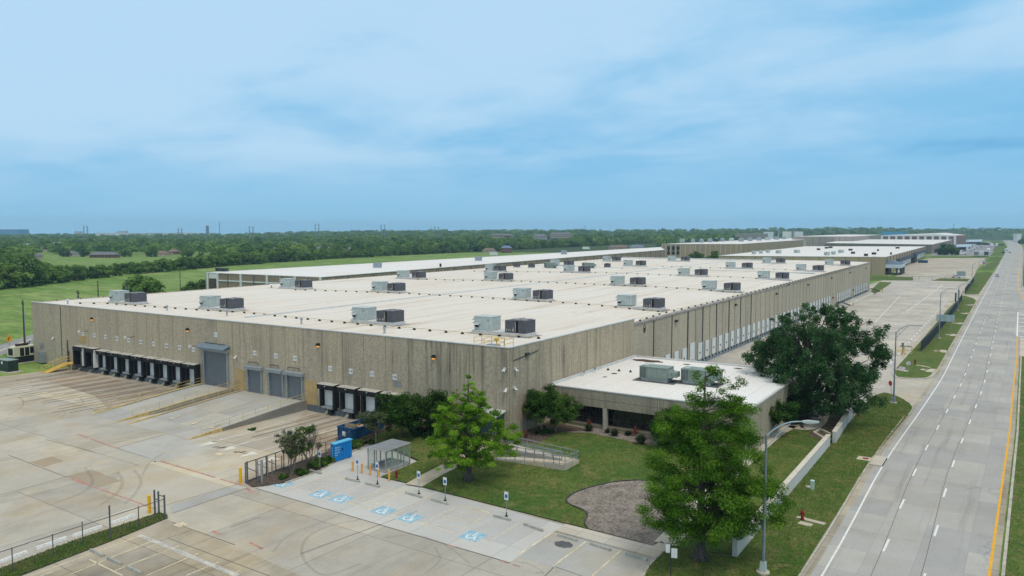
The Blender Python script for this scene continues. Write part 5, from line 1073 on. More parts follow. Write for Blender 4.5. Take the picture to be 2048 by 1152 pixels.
# blue parcel locker
LP_ = [gp(660.5, 924), gp(669, 925.5), gp(704, 914)]
o = LP_[1]; ey = LP_[2]-LP_[1]; ang = math.atan2(ey.y, ey.x)-R(90); wy = ey.length; dx_ = .62; hb = height_at(o, 888.5)
t = thing('parcel_locker', 'bright blue parcel locker cabinet beside the parking bays', 'parcel locker', o, ang)
MB().bx(-dx_, 0, 0, wy, .08, hb-.1).build('cabinet', BLUE, t); MB().bx(-dx_-.06, .08, -.05, wy+.05, hb-.1, hb+.03).build('canopy_roof', BLUEL, t)
b = MB(); nd = 6
for k in range(1, nd): b.bx(.0, .012, wy*k/nd-.012, wy*k/nd+.012, .12, hb-.15)
for k in range(1, 7): b.bx(.0, .011, .75, wy-.02, .1+k*(hb-.3)/7-.007, .1+k*(hb-.3)/7+.007)
b.build('door_gap', plain('blue_gap', (.0, .12, .38), .5), t); MB().bx(.0, .03, wy*.43, wy*.5, 1.2, 1.45).build('screen', BLACK, t); MB().bx(-dx_, 0, .1, .4, 0, .1).build('foot', BLACK, t); MB().bx(-dx_, 0, wy-.5, wy-.2, 0, .1).build('foot', BLACK, t)
text_mesh('lettering', 'Open an\nAmazon\npick up\nhere', .26, plain('pale_blue_lettering', (.42, .68, .85), .5), t, (.02, .08, hb-.38), (R(90), 0, R(90)), 'LEFT', .004, 1.15)
b = MB(); b.bx(-.42, -.25, -.012, 0, .5, hb-.4); b.build('side_stripe', BLUEL, t)
# open skip behind the fence
a, c = gp(684, 894.5), gp(733, 878); o = a; ang = TH+R(2); P = gp(700, 884)
DL = BI @ gp(676, 878); DR = BI @ gp(704, 889)
t = thing('waste_skip', 'large open navy blue waste skip with cardboard inside, behind the fence', 'waste skip', gp(703, 889), TH-R(2)); w, l_, h_ = 2.5, 6.0, 2.0
b = MB(); b.bx(-w, -w+.08, 0, l_, .15, h_); b.bx(-.08, 0, 0, l_, .15, h_*.92); b.bx(-w+.08, -.08, 0, .08, .15, h_); b.bx(-w+.08, -.08, l_-.08, l_, .15, h_); b.bx(-w+.08, -.08, .08, l_-.08, .15, .25); b.build('hopper', SKIP, t)
b = MB()
for k in range(6): b.bx(0, .09, .2+k*1.1, .32+k*1.1, .15, h_*.9)
for x in (-w+.02, -w*.66, -w*.33, -.12): b.bx(x, x+.1, -.09, 0, .15, h_)
b.bx(-w-.1, .12, -.12, .0, h_, h_+.12); b.bx(-.02, .14, 0, l_, h_*.92, h_); b.bx(-w-.1, -w+.06, 0, l_, h_, h_+.1); b.build('rib', plain('skip_rib_blue', (.012, .10, .25), .5, .1, .2), t); MB().bx(-w*.62, -w*.4, -.11, -.09, .95, 1.55).build('sticker', WHITE, t)
b = MB(); b.box((-1.3, 1.0, 1.7), (1.5, .05, 1.3), .3); b.box((-.7, 1.7, 1.5), (1.0, .06, 1.0), -.5); b.box((-1.6, 3, 1.3), (1.5, 1.6, .7), .4); b.build('cardboard', plain('cardboard', (.40, .28, .17), .9, 0, .15, 1), t)
# chain link fences and gate
LINK = glass_mat('chain_link_mesh', (.10, .11, .11), .07, .8)
def fence(name, lb, pts, h, posts, group=None, m=STEEL, mesh=True, thick=.05, tall=(), lo=True, ml=LINK):
    o = pts[0]; t = thing(name, lb, 'fence', o, 0, group); T = Matrix.Translation(-o); b = MB(T); up = Vector((0, 0, 1))
    b.tube([p+up*h for p in pts], thick*.8, 6)
    if lo: b.tube([p+up*.15 for p in pts], thick*.6, 6)
    b.build('rail', m, t)
    for i, p in enumerate(posts): MB(T).tube([p, p+up*(h+(tall[i] if i < len(tall) else .05))], thick*(1.6 if i < len(tall) and tall[i] > .3 else 1), 8).build('post', m, t)
    if mesh:
        b = MB(T)
        for p, q in zip(pts[:-1], pts[1:]): b.quad(p+up*.12, q+up*.12, q+up*h, p+up*h)
        b.build('mesh', ml, t)
    return t
GP = plain('dark_fence_steel', (.13, .13, .14), .5, .3, .2, 2)
a, c = gp(-60, 1165), gp(330, 1038)
fp = [gp(26, 1146), gp(107, 1117), gp(166, 1090), gp(221, 1079), gp(278, 1056)]
fence('chain_link_fence', 'chain link fence with thick post along the grass strip', [gp(-30, 1163), gp(330, 1038)], 1.95, fp, None, GP, True, .045, (.15, .15, .15, 1.15, .15), False)
t = thing('gate_post', 'cluster of dark steel gate posts at the grass strip end', 'gate', gp(318, 1029)); T = Matrix.Translation(-gp(318, 1029)); b = MB(T)
for q, top in (((310, 1027), 980), ((318, 1028.5), 982.5), ((330, 1038), 990)):
    P = gp(*q); h = height_at(P, top); MB(T).tube([P, P+Vector((0, 0, h))], .09, 8).build('post', GP, t)
b.tube([gp(318, 1028.5)+Vector((0, 0, 1.9)), gp(330, 1038)+Vector((0, 0, 2.2))], .05, 6); b.tube([gp(318, 1028.5)+Vector((0, 0, 1.4)), gp(310, 1027)+Vector((0, 0, 1.5))], .05, 6); b.build('rail', GP, t)
# sliding gate parked along the planting bed
gz = lambda x, y: (470+x/12.05, 890+y/12.05)
g0, g1 = gp(*gz(255, 925)), gp(*gz(1180, 585))
t = thing('sliding_gate', 'dark steel chain link sliding gate with braces beside the planting bed', 'gate', g0); T = Matrix.Translation(-g0); up = Vector((0, 0, 1)); hg = 2.25; b = MB(T)
for k in (0, .27, .53, .78, 1): p = g0.lerp(g1, k); b.tube([p+up*.15, p+up*hg], .06, 8)
for z in (.22, hg): b.tube([g0+up*z, g1+up*z], .06, 8)
for k0, k1 in ((0, .27), (.27, .53), (.53, .78)): b.tube([g0.lerp(g1, k0)+up*(hg*.8), g0.lerp(g1, k1)+up*.9], .04, 6)
b.build('frame', GP, t); b = MB(T); b.quad(g0+up*.2, g1+up*.2, g1+up*hg, g0+up*hg); b.build('mesh', LINK, t)
t = thing('gate_post', 'steel guide posts holding the parked sliding gate', 'gate', gp(*gz(640, 950))); T = Matrix.Translation(-gp(*gz(640, 950))); b = MB(T)
for q, top, r__ in (((300, 940), 400, .10), ((645, 945), 360, .11), ((660, 930), 360, .10), ((555, 860), 345, .07), ((790, 760), 265, .08), ((895, 740), 340, .07), ((1130, 640), 260, .06)):
    P = gp(*gz(*q)); h = height_at(P, gz(0, top)[1]); MB(T).tube([P, P+up*h], r__, 8).build('post', GP if q[0] < 400 else STEEL, t)
f0, f1, f2 = g1, gp(*gz(1620, 400)), gp(719, 872)
fence('chain_link_fence', 'chain link fence behind the crape myrtles and blue locker', [f0, f1, gp(652, 915), gp(693, 897), f2], 1.9, [f1, gp(636, 921), gp(652, 915), gp(673, 905), gp(693, 897), f2], None, GP, True, .05, (0, 0, 0, 0, 0, .5))
# slatted black fence along the court
bf = [gp(1842, 704), gp(1857, 689), gp(1872, 671), gp(1887, 652), gp(1902, 633), gp(1914, 616), gp(1924, 600)]
SLAT = plain('black_slatted_mesh', (.016, .022, .028), .8, 0, .35, .6)
t = fence('slatted_fence', 'tall black privacy slatted chain link fence along the truck court', bf, 2.6, bf, None, DARK, True, .07, (), True, SLAT)
t = fence('slatted_fence', 'black privacy slatted fence beyond the drive, farther along the verge', [gp(1930, 587), gp(1940, 574), gp(1948, 562)], 2.6, [gp(1930, 587), gp(1940, 574), gp(1948, 562)], None, DARK, True, .07, (), True, SLAT)
ff = [gp(1824, 560), gp(1838, 560.5), gp(1864, 561), gp(1890, 561.5), gp(1930, 562)]
fence('chain_link_fence', 'distant chain link fence across the end of the truck court', ff, 2.2, ff, None, GP, True, .07)
fence('chain_link_fence', 'distant dark fence before the neighbouring corner entrance', [gp(1743, 557), gp(1775, 558), gp(1822, 560)], 2.2, [gp(1775, 558), gp(1791, 559), gp(1816, 559.5), gp(1822, 560)], None, GP, True, .07)
for i, (q, tp) in enumerate((((1911, 604), 562), ((1917, 597), 566))):
    P = gp(*q); h = height_at(P, tp) if 0 else 3.4; t = thing('gate_post', ['rusty dark gate pillar at the court exit, nearer one', 'dark gate pillar at the court exit, farther one'][i], 'gate', P); MB().bx(-.25, .25, -.25, .25, 0, h).build('post', DARK, t); MB().bx(-.32, .32, -.32, .32, h, h+.15).build('cap', DARK, t)

# generator, transformer, yellow steps at the left end
GZ = lambda x, y: (x/11.38, 660+y/11.38)
o = gp(*GZ(350, 770), .1); e = gp(*GZ(870, 690), .1); d = e-o; ang = math.atan2(d.y, d.x); ln = d.length; gh = height_at(o, 660+400/11.38)-.1
t = thing('generator', 'cream and black standby generator on a slab by the left wall end', 'generator', o, ang); wd = 2.2
struct(MB(Matrix.Translation(o) @ Matrix.Rotation(ang, 4, 'Z')).bx(-.8, ln+.6, -.4, wd+.4, -.1, .06).build('generator_pad', WALK))
MB().bx(-.6, ln, 0, wd, .06, gh*.40).build('fuel_tank', BLACK, t); b = MB(); b.bx(-.2, ln, 0, wd, gh*.40, gh); b.build('enclosure', CREAM, t)
b = MB(); b.bx(ln*.22, ln*.40, -.02, 0, gh*.42, gh*.92); b.bx(ln*.44, ln*.62, -.02, 0, gh*.42, gh*.92); b.bx(ln*.66, ln*.88, -.02, 0, gh*.52, gh*.92); b.bx(-.22, -.2, .35, wd-.35, gh*.5, gh*.92); build_each(b, 'louvre', BLACK, t)
b = MB(); b.tube([(.9, 1.1, gh+.3), (ln*.72, 1.1, gh+.3)], .26, 10); b.tube([(ln*.72, 1.1, gh+.3), (ln*.78, 1.1, gh+.35), (ln*.8, 1.1, gh+.8)], .1, 8); b.build('silencer', plain('rust_silencer', (.05, .035, .03), .8, .1), t)
o = gp(*GZ(120, 955), .1); t = thing('transformer', 'dark green pad mounted transformer cabinet at the left photo edge', 'transformer', o, R(5)); struct(MB(Matrix.Translation(o)).bx(-4.5, 2.4, -.3, 2.4, -.1, .05).build('transformer_pad', WALK))
MB().bx(-3.0, 1.1, 0, 1.9, .05, 2.2).build('cabinet', plain('dark_green_cabinet', (.018, .04, .03), .6, 0, .2, 1), t); MB().bx(-3.05, 1.15, -.05, 1.95, 2.2, 2.3).build('lid', plain('pale_green_lid_top', (.25, .33, .30), .6), t); MB().bx(-1.3, -.8, -.02, 0, 1.5, 2.0).build('label_plate', WHITE, t)
o = BM @ Vector((-103.4, -.1, 0)); t = thing('yellow_steps', 'yellow steel stairs with handrails beside the leftmost dock', 'steps', o, TH)
b = MB(); b.bx(-1.3, 1.5, -1.5, 0, 1.2, 1.34)
b.add([(-1.3, -1.5, 1.34), (.6, -1.5, 1.34), (.6, -5.6, .06), (-1.3, -5.6, .06), (-1.3, -1.5, 1.1), (.6, -1.5, 1.1), (.6, -5.6, -.1), (-1.3, -5.6, -.1)], [(0, 3, 2, 1), (1, 2, 6, 5), (0, 4, 7, 3)])
for k in range(9): yy = -1.6-k*.45; b.bx(-1.25, .55, yy-.1, yy+.02, 1.30-k*.142, 1.36-k*.142)
b.build('stair', plain('bright_yellow_stair', (.66, .43, .09), .6, 0, .12, 1), t)
for x in (-1.3, .6):
    if x > 0: continue
    b = MB(); b.tube([(x, 0, 2.4), (x, -1.5, 2.4), (x, -5.6, 1.1), (x, -5.9, .1)], .05, 6); b.tube([(x, 0, 1.9), (x, -1.5, 1.9), (x, -5.6, .6)], .045, 6)
    for y, z in ((-5.5, 0), (-3.5, .7), (-1.5, 1.3), (0, 1.3)): b.tube([(x, y, z), (x, y, z+1.07)], .05, 6)
    b.build('handrail', YELP, t)
b = MB(); b.tube([(-2.2, -3.8, .1), (-2.2, -3.8, 1.7), (-2.2, -1.2, 2.4), (-2.2, 0, 2.4)], .05, 6); b.tube([(-2.2, -1.2, 1.2), (-2.2, -1.2, 2.4)], .05, 6); b.build('handrail', YELP, t)
for x in (.5, 1.4): MB().tube([(x, -1.4, 0), (x, -1.4, 1.25)], .08, 6).build('leg', YELP, t)
MB().tube([(1.45, -.1, 1.3), (1.45, -.1, 2.6)], .05, 6).build('post', YELP, t)
# yellow bend sign on the side street
P = gp(19.5, 703); t = thing('road_sign', 'orange yellow diamond bend sign on the side street', 'road sign', P, R(20)); MB().tube([(0, 0, 0), (0, 0, 2.4)], .06, 6).build('post', STEEL, t); h = .95; b = MB(); b.add([(0, -.05, 2.0), (h, -.05, 2.0+h), (0, -.05, 2.0+2*h), (-h, -.05, 2.0+h), (0, -.02, 2.0), (h, -.02, 2.0+h), (0, -.02, 2.0+2*h), (-h, -.02, 2.0+h)], [(0, 1, 2, 3), (7, 6, 5, 4), (0, 4, 5, 1), (1, 5, 6, 2), (2, 6, 7, 3), (3, 7, 4, 0)]); b.build('sign_panel', plain('orange_yellow_sign', (.80, .33, .0), .5), t)
b = MB(); b.tube([(-.2, -.06, 2.5), (-.2, -.06, 2.95), (.25, -.06, 3.2), (.25, -.06, 3.35)], .09, 6); b.build('arrow', BLACK, t)
# wooden power poles in and by the field
def wpole(q, top, lb, arms=True, tr=False):
    P = gp(*q); h = height_at(P, top); t = thing('power_pole', lb, 'power pole', P, R(-20), 'wooden power poles beside the field'); MB().tube([(0, 0, 0), (0, 0, h)], [.2, .13], 8).build('pole', WOOD, t)
    if arms:
        b = MB(); b.bx(-2.0, 2.0, -.16, .16, h-1.0, h-.6); 
        for x in (-1.35, -.6, .6, 1.35): b.cyl((x, 0, h-.6), .07, .22, 6)
        b.build('crossarm', WOOD, t)
    if tr: MB().cyl((-.4, 0, h-2.6), .32, 1.0, 10).build('transformer_can', STEEL, t)
wpole((49.5, 693), 600, 'wooden power pole with pale conduit at warehouse left corner', True)
P = gp(51.8, 692); t = thing('conduit', 'pale conduit pipe strapped beside the corner power pole', 'pipe', P); MB().tube([(0, 0, 0), (0, 0, height_at(P, 624))], .09, 6).build('pipe_run', plain('pale_conduit', (.42, .55, .56), .5), t); P = gp(31, 640) ; 
wpole((159, 660), 580, 'wooden pole with crossarm and transformer can just behind the roof edge', True, True); wpole((199, 655), 561, 'bare wooden pole behind the left rooftop unit', False); wpole((256.5, 640), 562, 'wooden pole with transformer can beside the round field tree', True, True); wpole((361, 588), 539, 'bare wooden pole standing in the field left of the second warehouse', False)
am, al = MB(BM), MB(BM)
for i_, x in enumerate(SX):
    for dx_2, w_2, l_2 in ((-.85, .5, 15), (.85, .5, 17), (.1, .7, 9)): am.ribbon([Vector((x+dx_2, -1.2-random.random(), 0)), Vector((x+dx_2-.2, -l_2-random.uniform(0, 6), 0))], w_2, .0125+.0006*(i_ % 2)+.0012*(dx_2 == .1))
    al.ribbon([Vector((x+1.95, -2.5, 0)), Vector((x+1.7, -14-random.uniform(0, 4), 0))], .16, .0155)
for x in SR:
    for dx_2, w_2, l_2 in ((-.85, .5, 13), (.85, .5, 15)): am.ribbon([Vector((x+dx_2, -1.2, 0)), Vector((x+dx_2-.2, -l_2, 0))], w_2, .0125)
struct(am.build('dock_tyre_mark', glass_mat('dock_tyre_stain', (.10, .075, .055), .30, .95))); struct(al.build('dock_lane_line', glass_mat('worn_lane_paint', (.62, .52, .36), .55, .9)))
sb = MB()
for (x0, y0) in ((425, 895), (467, 906)):
    for k in range(7):
        c = gp(x0+k*3.1, y0+random.uniform(-1.5, 1.5)+k*.15); sb.ribbon([c, c+Vector((random.uniform(-.3, .5), random.uniform(.4, 1.0), 0))], .12, .0205)
struct(sb.build('stencil_mark', BLACK))
sb = MB()
for q in ((440, 908), (575, 960), (362, 1049.5)): c = gp(*q); sb.add([(c.x-.6, c.y-.45, .021), (c.x+.5, c.y-.5, .021), (c.x+.6, c.y+.4, .021), (c.x-.5, c.y+.5, .021)], [(0, 1, 2, 3)])
struct(sb.build('paint_patch', PAINTC))

# ------------------------------------------------------------------ vehicles
TYRE_M = plain('vehicle_tyre', (.015, .015, .016), .8); WINM = plain('vehicle_glass', (.02, .025, .03), .1, 0, .1, 1, 0, .6)
def wheel(t, x, y, r, w=.24):
    MB().tube([(x, y-w/2, r), (x, y+w/2, r)], r, 14).build('wheel', TYRE_M, t)
def car(lb, P, rz, m, k=1., rear=None):
    t = thing('car', lb, 'car', P, rz); t.scale = (k, k, k)
    pf = [(-2.25, .45), (-2.3, .75), (-2.1, .95), (-1.2, 1.02), (-.5, 1.42), (.9, 1.45), (1.75, 1.08), (2.2, 1.0), (2.25, .5), (2.1, .3), (-2.1, .3)]
    b = MB(); n = len(pf); W_ = .88
    ins = lambda z: W_ if z < 1.05 else W_-.22
    vs = [(x, -ins(z), z) for x, z in pf]+[(x, ins(z), z) for x, z in pf]
    b.add(vs, [tuple(range(n)), tuple(range(2*n-1, n-1, -1))]+[(i, n+i, n+(i+1) % n, (i+1) % n) for i in range(n)]); b.build('body', m, t, bevel=.05)
    b = MB()
    for s in (-1, 1): b.add([(-1.05, s*.87, 1.03), (1.6, s*.87, 1.07), (.8, s*.69, 1.39), (-.45, s*.69, 1.37)], [(0, 1, 2, 3)] if s < 0 else [(3, 2, 1, 0)])
    b.add([(-1.22, -.75, 1.04), (-1.22, .75, 1.04), (-.56, .6, 1.41), (-.56, -.6, 1.41)], [(0, 3, 2, 1)]); b.add([(1.72, -.75, 1.11), (1.72, .75, 1.11), (.97, .6, 1.44), (.97, -.6, 1.44)], [(0, 1, 2, 3)])
    b.build('window', WINM, t)
    for x in (-1.4, 1.4):
        for y in (-.78, .78): wheel(t, x, y, .33)
    if rear: MB().bx(1.2, 2.27, -.9, .9, .42, .8).build('rear_panel', rear, t)
    return t
def tractor(lb, P, rz, m, k=1., group=None):
    t = thing('lorry', lb, 'lorry', P, rz, group); t.scale = (k, k, k)
    b = MB(); b.add([(-2.4, -1.2, .6), (.6, -1.2, .6), (.6, 1.2, .6), (-2.4, 1.2, .6), (-2.4, -1.2, 3.9), (-.9, -1.15, 3.7), (-.9, 1.15, 3.7), (-2.4, 1.2, 3.9), (.1, -1.15, 2.9), (.1, 1.15, 2.9), (.6, -1.15, 2.0), (.6, 1.15, 2.0)],
        [(0, 1, 10, 8, 5, 4), (3, 7, 6, 9, 11, 2), (0, 4, 7, 3), (4, 5, 6, 7), (5, 8, 9, 6), (8, 10, 11, 9), (1, 2, 11, 10)]); b.build('cab', m, t, bevel=.06)
    b = MB(); b.add([(.6, -1.1, .6), (2.6, -.9, .6), (2.6, .9, .6), (.6, 1.1, .6), (.6, -1.0, 2.0), (2.5, -.75, 1.6), (2.5, .75, 1.6), (.6, 1.0, 2.0)], [(0, 1, 5, 4), (1, 2, 6, 5), (2, 3, 7, 6), (4, 5, 6, 7)]); b.build('bonnet', m, t, bevel=.06)
    b = MB(); b.add([(.14, -1.0, 2.85), (.62, -1.0, 2.05), (.62, 1.0, 2.05), (.14, 1.0, 2.85)], [(0, 1, 2, 3)]); b.bx(-.8, .1, -1.21, -1.19, 2.05, 2.8); b.bx(-.8, .1, 1.19, 1.21, 2.05, 2.8); b.build('window', WINM, t)
    b = MB(); b.bx(-5.0, -2.4, -.5, .5, .6, .95); b.build('chassis', DARK, t)
    for x in (1.7, -3.2, -4.4):
        for y in (-1.05, 1.05): wheel(t, x, y, .5, .35)
    return t
def trailer(lb, P, rz, m, k=1., ln=14., group=None):
    t = thing('trailer', lb, 'trailer', P, rz, group); t.scale = (k, k, k)
    MB().bx(0, ln, -1.28, 1.28, 1.1, 4.05).build('box', m, t); b = MB(); b.bx(0, ln, -1.3, 1.3, 4.05, 4.12); b.bx(-.03, 0, -1.2, 1.2, 1.1, 1.25); b.bx(-.04, 0, -.03, .03, 1.2, 4.0); b.build('trim', WHITE, t)
    for x in (1.5, 2.8):
        for y in (-1.05, 1.05): wheel(t, x, y, .5, .35)
    return t
WHT = plain('white_vehicle_paint', (.70, .72, .74), .35, 0, .04, .5, .05); SIL = plain('silver_vehicle_paint', (.38, .42, .45), .35, .2, .05, .5, .05); OR = plain('orange_vehicle_panel', (.55, .14, .04), .4)
car('white car with an orange rear parked across the distant drive', gp(1913, 556), R(183), WHT, 1.15, OR)
car('silver car driving away on the road lane', gp(1994, 553), R(93), SIL, 1.05)
tractor('white lorry tractor turning onto the far road from a drive', gp(2016, 505.5), R(-15), WHT, 1.5)
for i, (x, m, nm) in enumerate(((1952, plain('grey_trailer_door', (.20, .24, .25), .5), 'grey doored trailer, left of three parked at the far lot edge'), (1962.5, WHT, 'white trailer, middle of three parked at the far lot edge'), (1972.5, plain('dark_trailer_inside', (.02, .03, .035), .6), 'open dark trailer, right of three parked at the far lot edge'))):
    trailer(nm, gp(x, 514), R(92), m, 1.5, 11, 'trailers at the far lot')
for i, (q, rz, nm) in enumerate((((1925, 509), 15, 'white lorry parked beside the far round oak'), ((1938, 502), 10, 'white lorry parked nearest the long pale canopy'), ((1945, 499), 10, 'white lorry second in the row by the long pale canopy'), ((1950, 496), 8, 'white lorry third and farthest in the row by the canopy'), ((1977, 506), -80, 'white lorry facing the road behind the open trailer'), ((1984, 494), -95, 'dark windscreen white lorry at the top of the far lot, left one'), ((1993, 493), -95, 'dark windscreen white lorry at the top of the far lot, right one'))):
    tractor(nm, gp(*q), R(rz), WHT, 1.5, 'white lorries in the far lot')
car('dark car parked under the far round oak, left one', gp(1888, 508.5), R(5), plain('dark_car_paint', (.03, .035, .04), .3), 1.3); car('grey car parked under the far round oak, right one', gp(1900, 508), R(5), SIL, 1.3)
car('grey pickup parked mid lot in the distance', gp(1962, 494.5), R(-85), SIL, 1.5)
t = thing('waste_skip', 'dark blue open skip by the neighbouring warehouse doors', 'waste skip', gp(1836, 526), R(4)); b = MB(); b.bx(0, 7.5, 0, 2.4, .2, 2.3); b.build('hopper', SKIP, t); b = MB(); b.bx(-.1, 7.6, -.1, 2.5, 2.3, 2.45); b.build('rim', DARK, t)

# ------------------------------------------------------------------ other buildings
def at(px_, py_, d):      # point at a surveyed depth
    r = ray(px_, py_); f = r.x*hx*cp+r.y*hy*cp-r.z*sp; k = d/f
    return Vector((r.x*k, r.y*k, H+r.z*k))
def slab_building(name, lb, pts, zt, wall, roof, pw=6., z0=-.2, coping=True, cat='warehouse'):
    """closed building over a ground outline (list of xy, front edge first)"""
    o = Vector((pts[0].x, pts[0].y, 0)); t = thing(name, lb, cat, o); n = len(pts); P = [Vector((p.x, p.y, 0))-o for p in pts]
    ar = sum(P[i].x*P[(i+1) % n].y-P[(i+1) % n].x*P[i].y for i in range(n))
    b = MB()
    for i in range(n):
        a, c = P[i], P[(i+1) % n]; k = max(1, int(round((c-a).length/pw)))
        for j in range(k):
            p, q = a.lerp(c, j/k), a.lerp(c, (j+1)/k)
            if ar < 0: p, q = q, p
            b.quad((p.x, p.y, z0), (q.x, q.y, z0), (q.x, q.y, zt), (p.x, p.y, zt), uv=((j, 0), (j+1, 0), (j+1, zt), (j, zt)))
    b.build('wall', wall, t); b = MB(); b.add([(p.x, p.y, zt-.05) for p in (P if ar > 0 else P[::-1])], [tuple(range(n))]); b.build('roof', roof, t)
    if coping:
        b = MB(); b.ribbon([p for p in P]+[P[0]], .4, zt-.15, .22); b.build('coping', COPING, t)
    return t, P
# second warehouse behind, on the left
h2 = 11.3; q0, q1, q2 = gp(411, 545, h2), gp(641, 554.3, h2), gp(1330, 499.6, h2); q3 = gp(1322, 494.2, h2)
t, P = slab_building('warehouse', 'second long warehouse behind with brown panel walls and white pilasters', [q0, q1, q2, q3], h2, WALLB, ROOF2, 7.)
def plane_pt(a, c, px_):   # where a picture column meets a wall line
    r = ray(px_, 500); best = 0; lo, hi = 0., 1.
    d = c-a; den = r.x*d.y-r.y*d.x; s = (a.y*r.x-a.x*r.y)/(r.y*d.x-r.x*d.y) if abs(den) > 1e-9 else 0; return s
pil, dn = MB(), MB(); d = (P[1]-P[0]); n_ = Vector((d.y, -d.x, 0)).normalized()
for x in (414, 434, 480.5, 533, 589, 640):
    s = plane_pt(q0, q1, x); p = P[0]+d*s; w = d.normalized()*.4; pil.prism([p-w-n_*.1, p+w-n_*.1, p+w+n_*.35, p-w+n_*.35], -.2, h2-.1)
a, c = P[0]+d*plane_pt(q0, q1, 434), P[1]; pil.prism([a+n_*.02, c+n_*.02, c+n_*.22, a+n_*.22], h2-3.1, h2-2.65)
build_each(pil, 'pilaster', WHITE, t)
for x in (455, 506.5, 563, 614):
    s = plane_pt(q0, q1, x); p = P[0]+d*s; w = d.normalized()*.25; dn.prism([p-w, p+w, p+w+n_*.3, p-w+n_*.3], -.2, h2-.4)
d2 = P[2]-P[1]; n2 = Vector((d2.y, -d2.x, 0)).normalized()
for k in range(1, 30): p = P[1]+d2*(k/30); w = d2.normalized()*.3; dn.prism([p-w, p+w, p+w+n2*.3, p-w+n2*.3], -.2, h2-.5)
build_each(dn, 'downpipe', plain('grey_brown_pipe', (.16, .15, .14), .6), t)
a, c = P[0]+d*plane_pt(q0, q1, 417), P[0]+d*plane_pt(q0, q1, 432); b = MB(); b.prism([a+n_*.01, c+n_*.01, c+n_*.12, a+n_*.12], h2-2.2, h2-.2); b.build('white_fascia', WHITE, t); b = MB()
for k in range(5): p = a.lerp(c, (k+.5)/5); w = d.normalized()*.45; b.prism([p-w, p+w, p+w+n_*.2, p-w+n_*.2], .5, h2-2.3)
build_each(b, 'louvre', plain('brown_louvre', (.10, .075, .055), .7), t)
for q, lb, s, m in (((444, 543.5), 'small dark vent unit at the left end of the second warehouse roof', (5, 2.2, 1.6), DARK), ((755, 536), 'blue grey vent box on the second warehouse roof, nearest of three', (3, 2.5, 2.4), STEEL), ((957, 522), 'blue grey vent box on the second warehouse roof, middle of three', (3.2, 2.5, 2.6), STEEL), ((1128, 509), 'blue grey vent box on the second warehouse roof, farthest of three', (3.6, 2.5, 3), STEEL), ((987, 510), 'white box vent at the far edge of the second warehouse roof', (5, 2.5, 2.2), WHITE), ((1172, 498), 'long white box vent near the far end of the second warehouse roof', (6, 2.5, 2.2), WHITE), ((881, 534.5), 'short dark pipe on the second warehouse roof', (.7, .7, 1.8), DARK)):
    p = gp(*q, h2); v = thing('roof_vent', lb, 'roof vent', Vector((p.x, p.y, h2-.1)), R(8), 'vents on the second warehouse roof'); MB().bx(-s[0]/2, s[0]/2, -s[1]/2, s[1]/2, .3, s[2]).build('casing', m, v); MB().bx(-s[0]*.55, s[0]*.55, -s[1]*.55, s[1]*.55, 0, .3).build('vent_curb', WHITE, v)
# brick two storey block at the end of the second warehouse
h3 = 14.5; q0, q1, q2 = gp(1323.5, 488, h3), gp(1482, 488, h3), gp(1648, 476.8, h3); q3 = q0+(q2-q1)
t, P = slab_building('brick_block', 'two storey brick block with tall narrow windows beyond the warehouses', [q0, q1, q2, q3], h3, WALLT, ROOF2, 9., cat='building')
d = P[1]-P[0]; n_ = Vector((d.y, -d.x, 0)).normalized(); b, w = MB(), MB()
for x in (1323.8, 1331.5, 1341, 1351, 1360.5, 1370.5, 1380.5, 1390.5, 1400.5, 1410.5, 1420, 1430.5, 1441, 1451, 1461, 1472, 1482):
    s = plane_pt(q0, q1, x); p = P[0]+d*s; v = d.normalized()*.4; b.prism([p-v-n_*.1, p+v-n_*.1, p+v+n_*.3, p-v+n_*.3], 0, h3-.3)
build_each(b, 'pilaster', plain('cream_pilaster', (.47, .43, .37), .8), t)
for x in (1337, 1346.5, 1356):
    s = plane_pt(q0, q1, x); p = P[0]+d*s; v = d.normalized()*1.5
    for z0, z1, k in ((3.2, 6.2, 1.), (6.2, 8.5, .45), (8.5, 12.2, 1.)): w.prism([p-v*k-n_*.05, p+v*k-n_*.05, p+v*k+n_*.12, p-v*k+n_*.12], z0, z1)
w.build('window', GLASSD, t)
d2 = P[2]-P[1]; n2 = Vector((d2.y, -d2.x, 0)).normalized(); a, c = P[1]+d2*.62, P[1]+d2*.99; b = MB(); b.prism([a, c, c+n2*.15, a+n2*.15], 0, h3-.4); b.build('pale_panel', plain('pale_panel_wall', (.46, .47, .46), .8, 0, .12, .2), t)
ac = 0
for (x, y, w_, m) in ((1364, 485.5, 11, AHU), (1386, 485.5, 9, STEEL), (1403, 486, 9, STEEL), (1420, 485, 11, STEEL), (1433, 484, 8, DARK), (1445, 483.5, 9, STEEL), (1463, 482.8, 11, AHU), (1482, 483.5, 12, STEEL), (1500, 482.5, 10, STEEL), (1518, 481.5, 11, STEEL), (1535, 480.5, 11, AHU), (1553, 479.5, 10, STEEL), (1568, 478.5, 9, STEEL)):
    p = gp(x, y, h3); k = w_*math.hypot(p.x, p.y)/1540*.8; v = thing('rooftop_unit', 'grey rooftop unit crowded on the brick block roof', 'rooftop unit', Vector((p.x, p.y, h3-.1)), R(3), 'rooftop units on the brick block'); MB().bx(-k/2, k/2, -1.5, 1.5, .4, 4.3).build('casing', m, v); MB().bx(-k*.3, k*.3, -1.2, 1.2, 4.3, 5.2).build('hood', AHU, v)
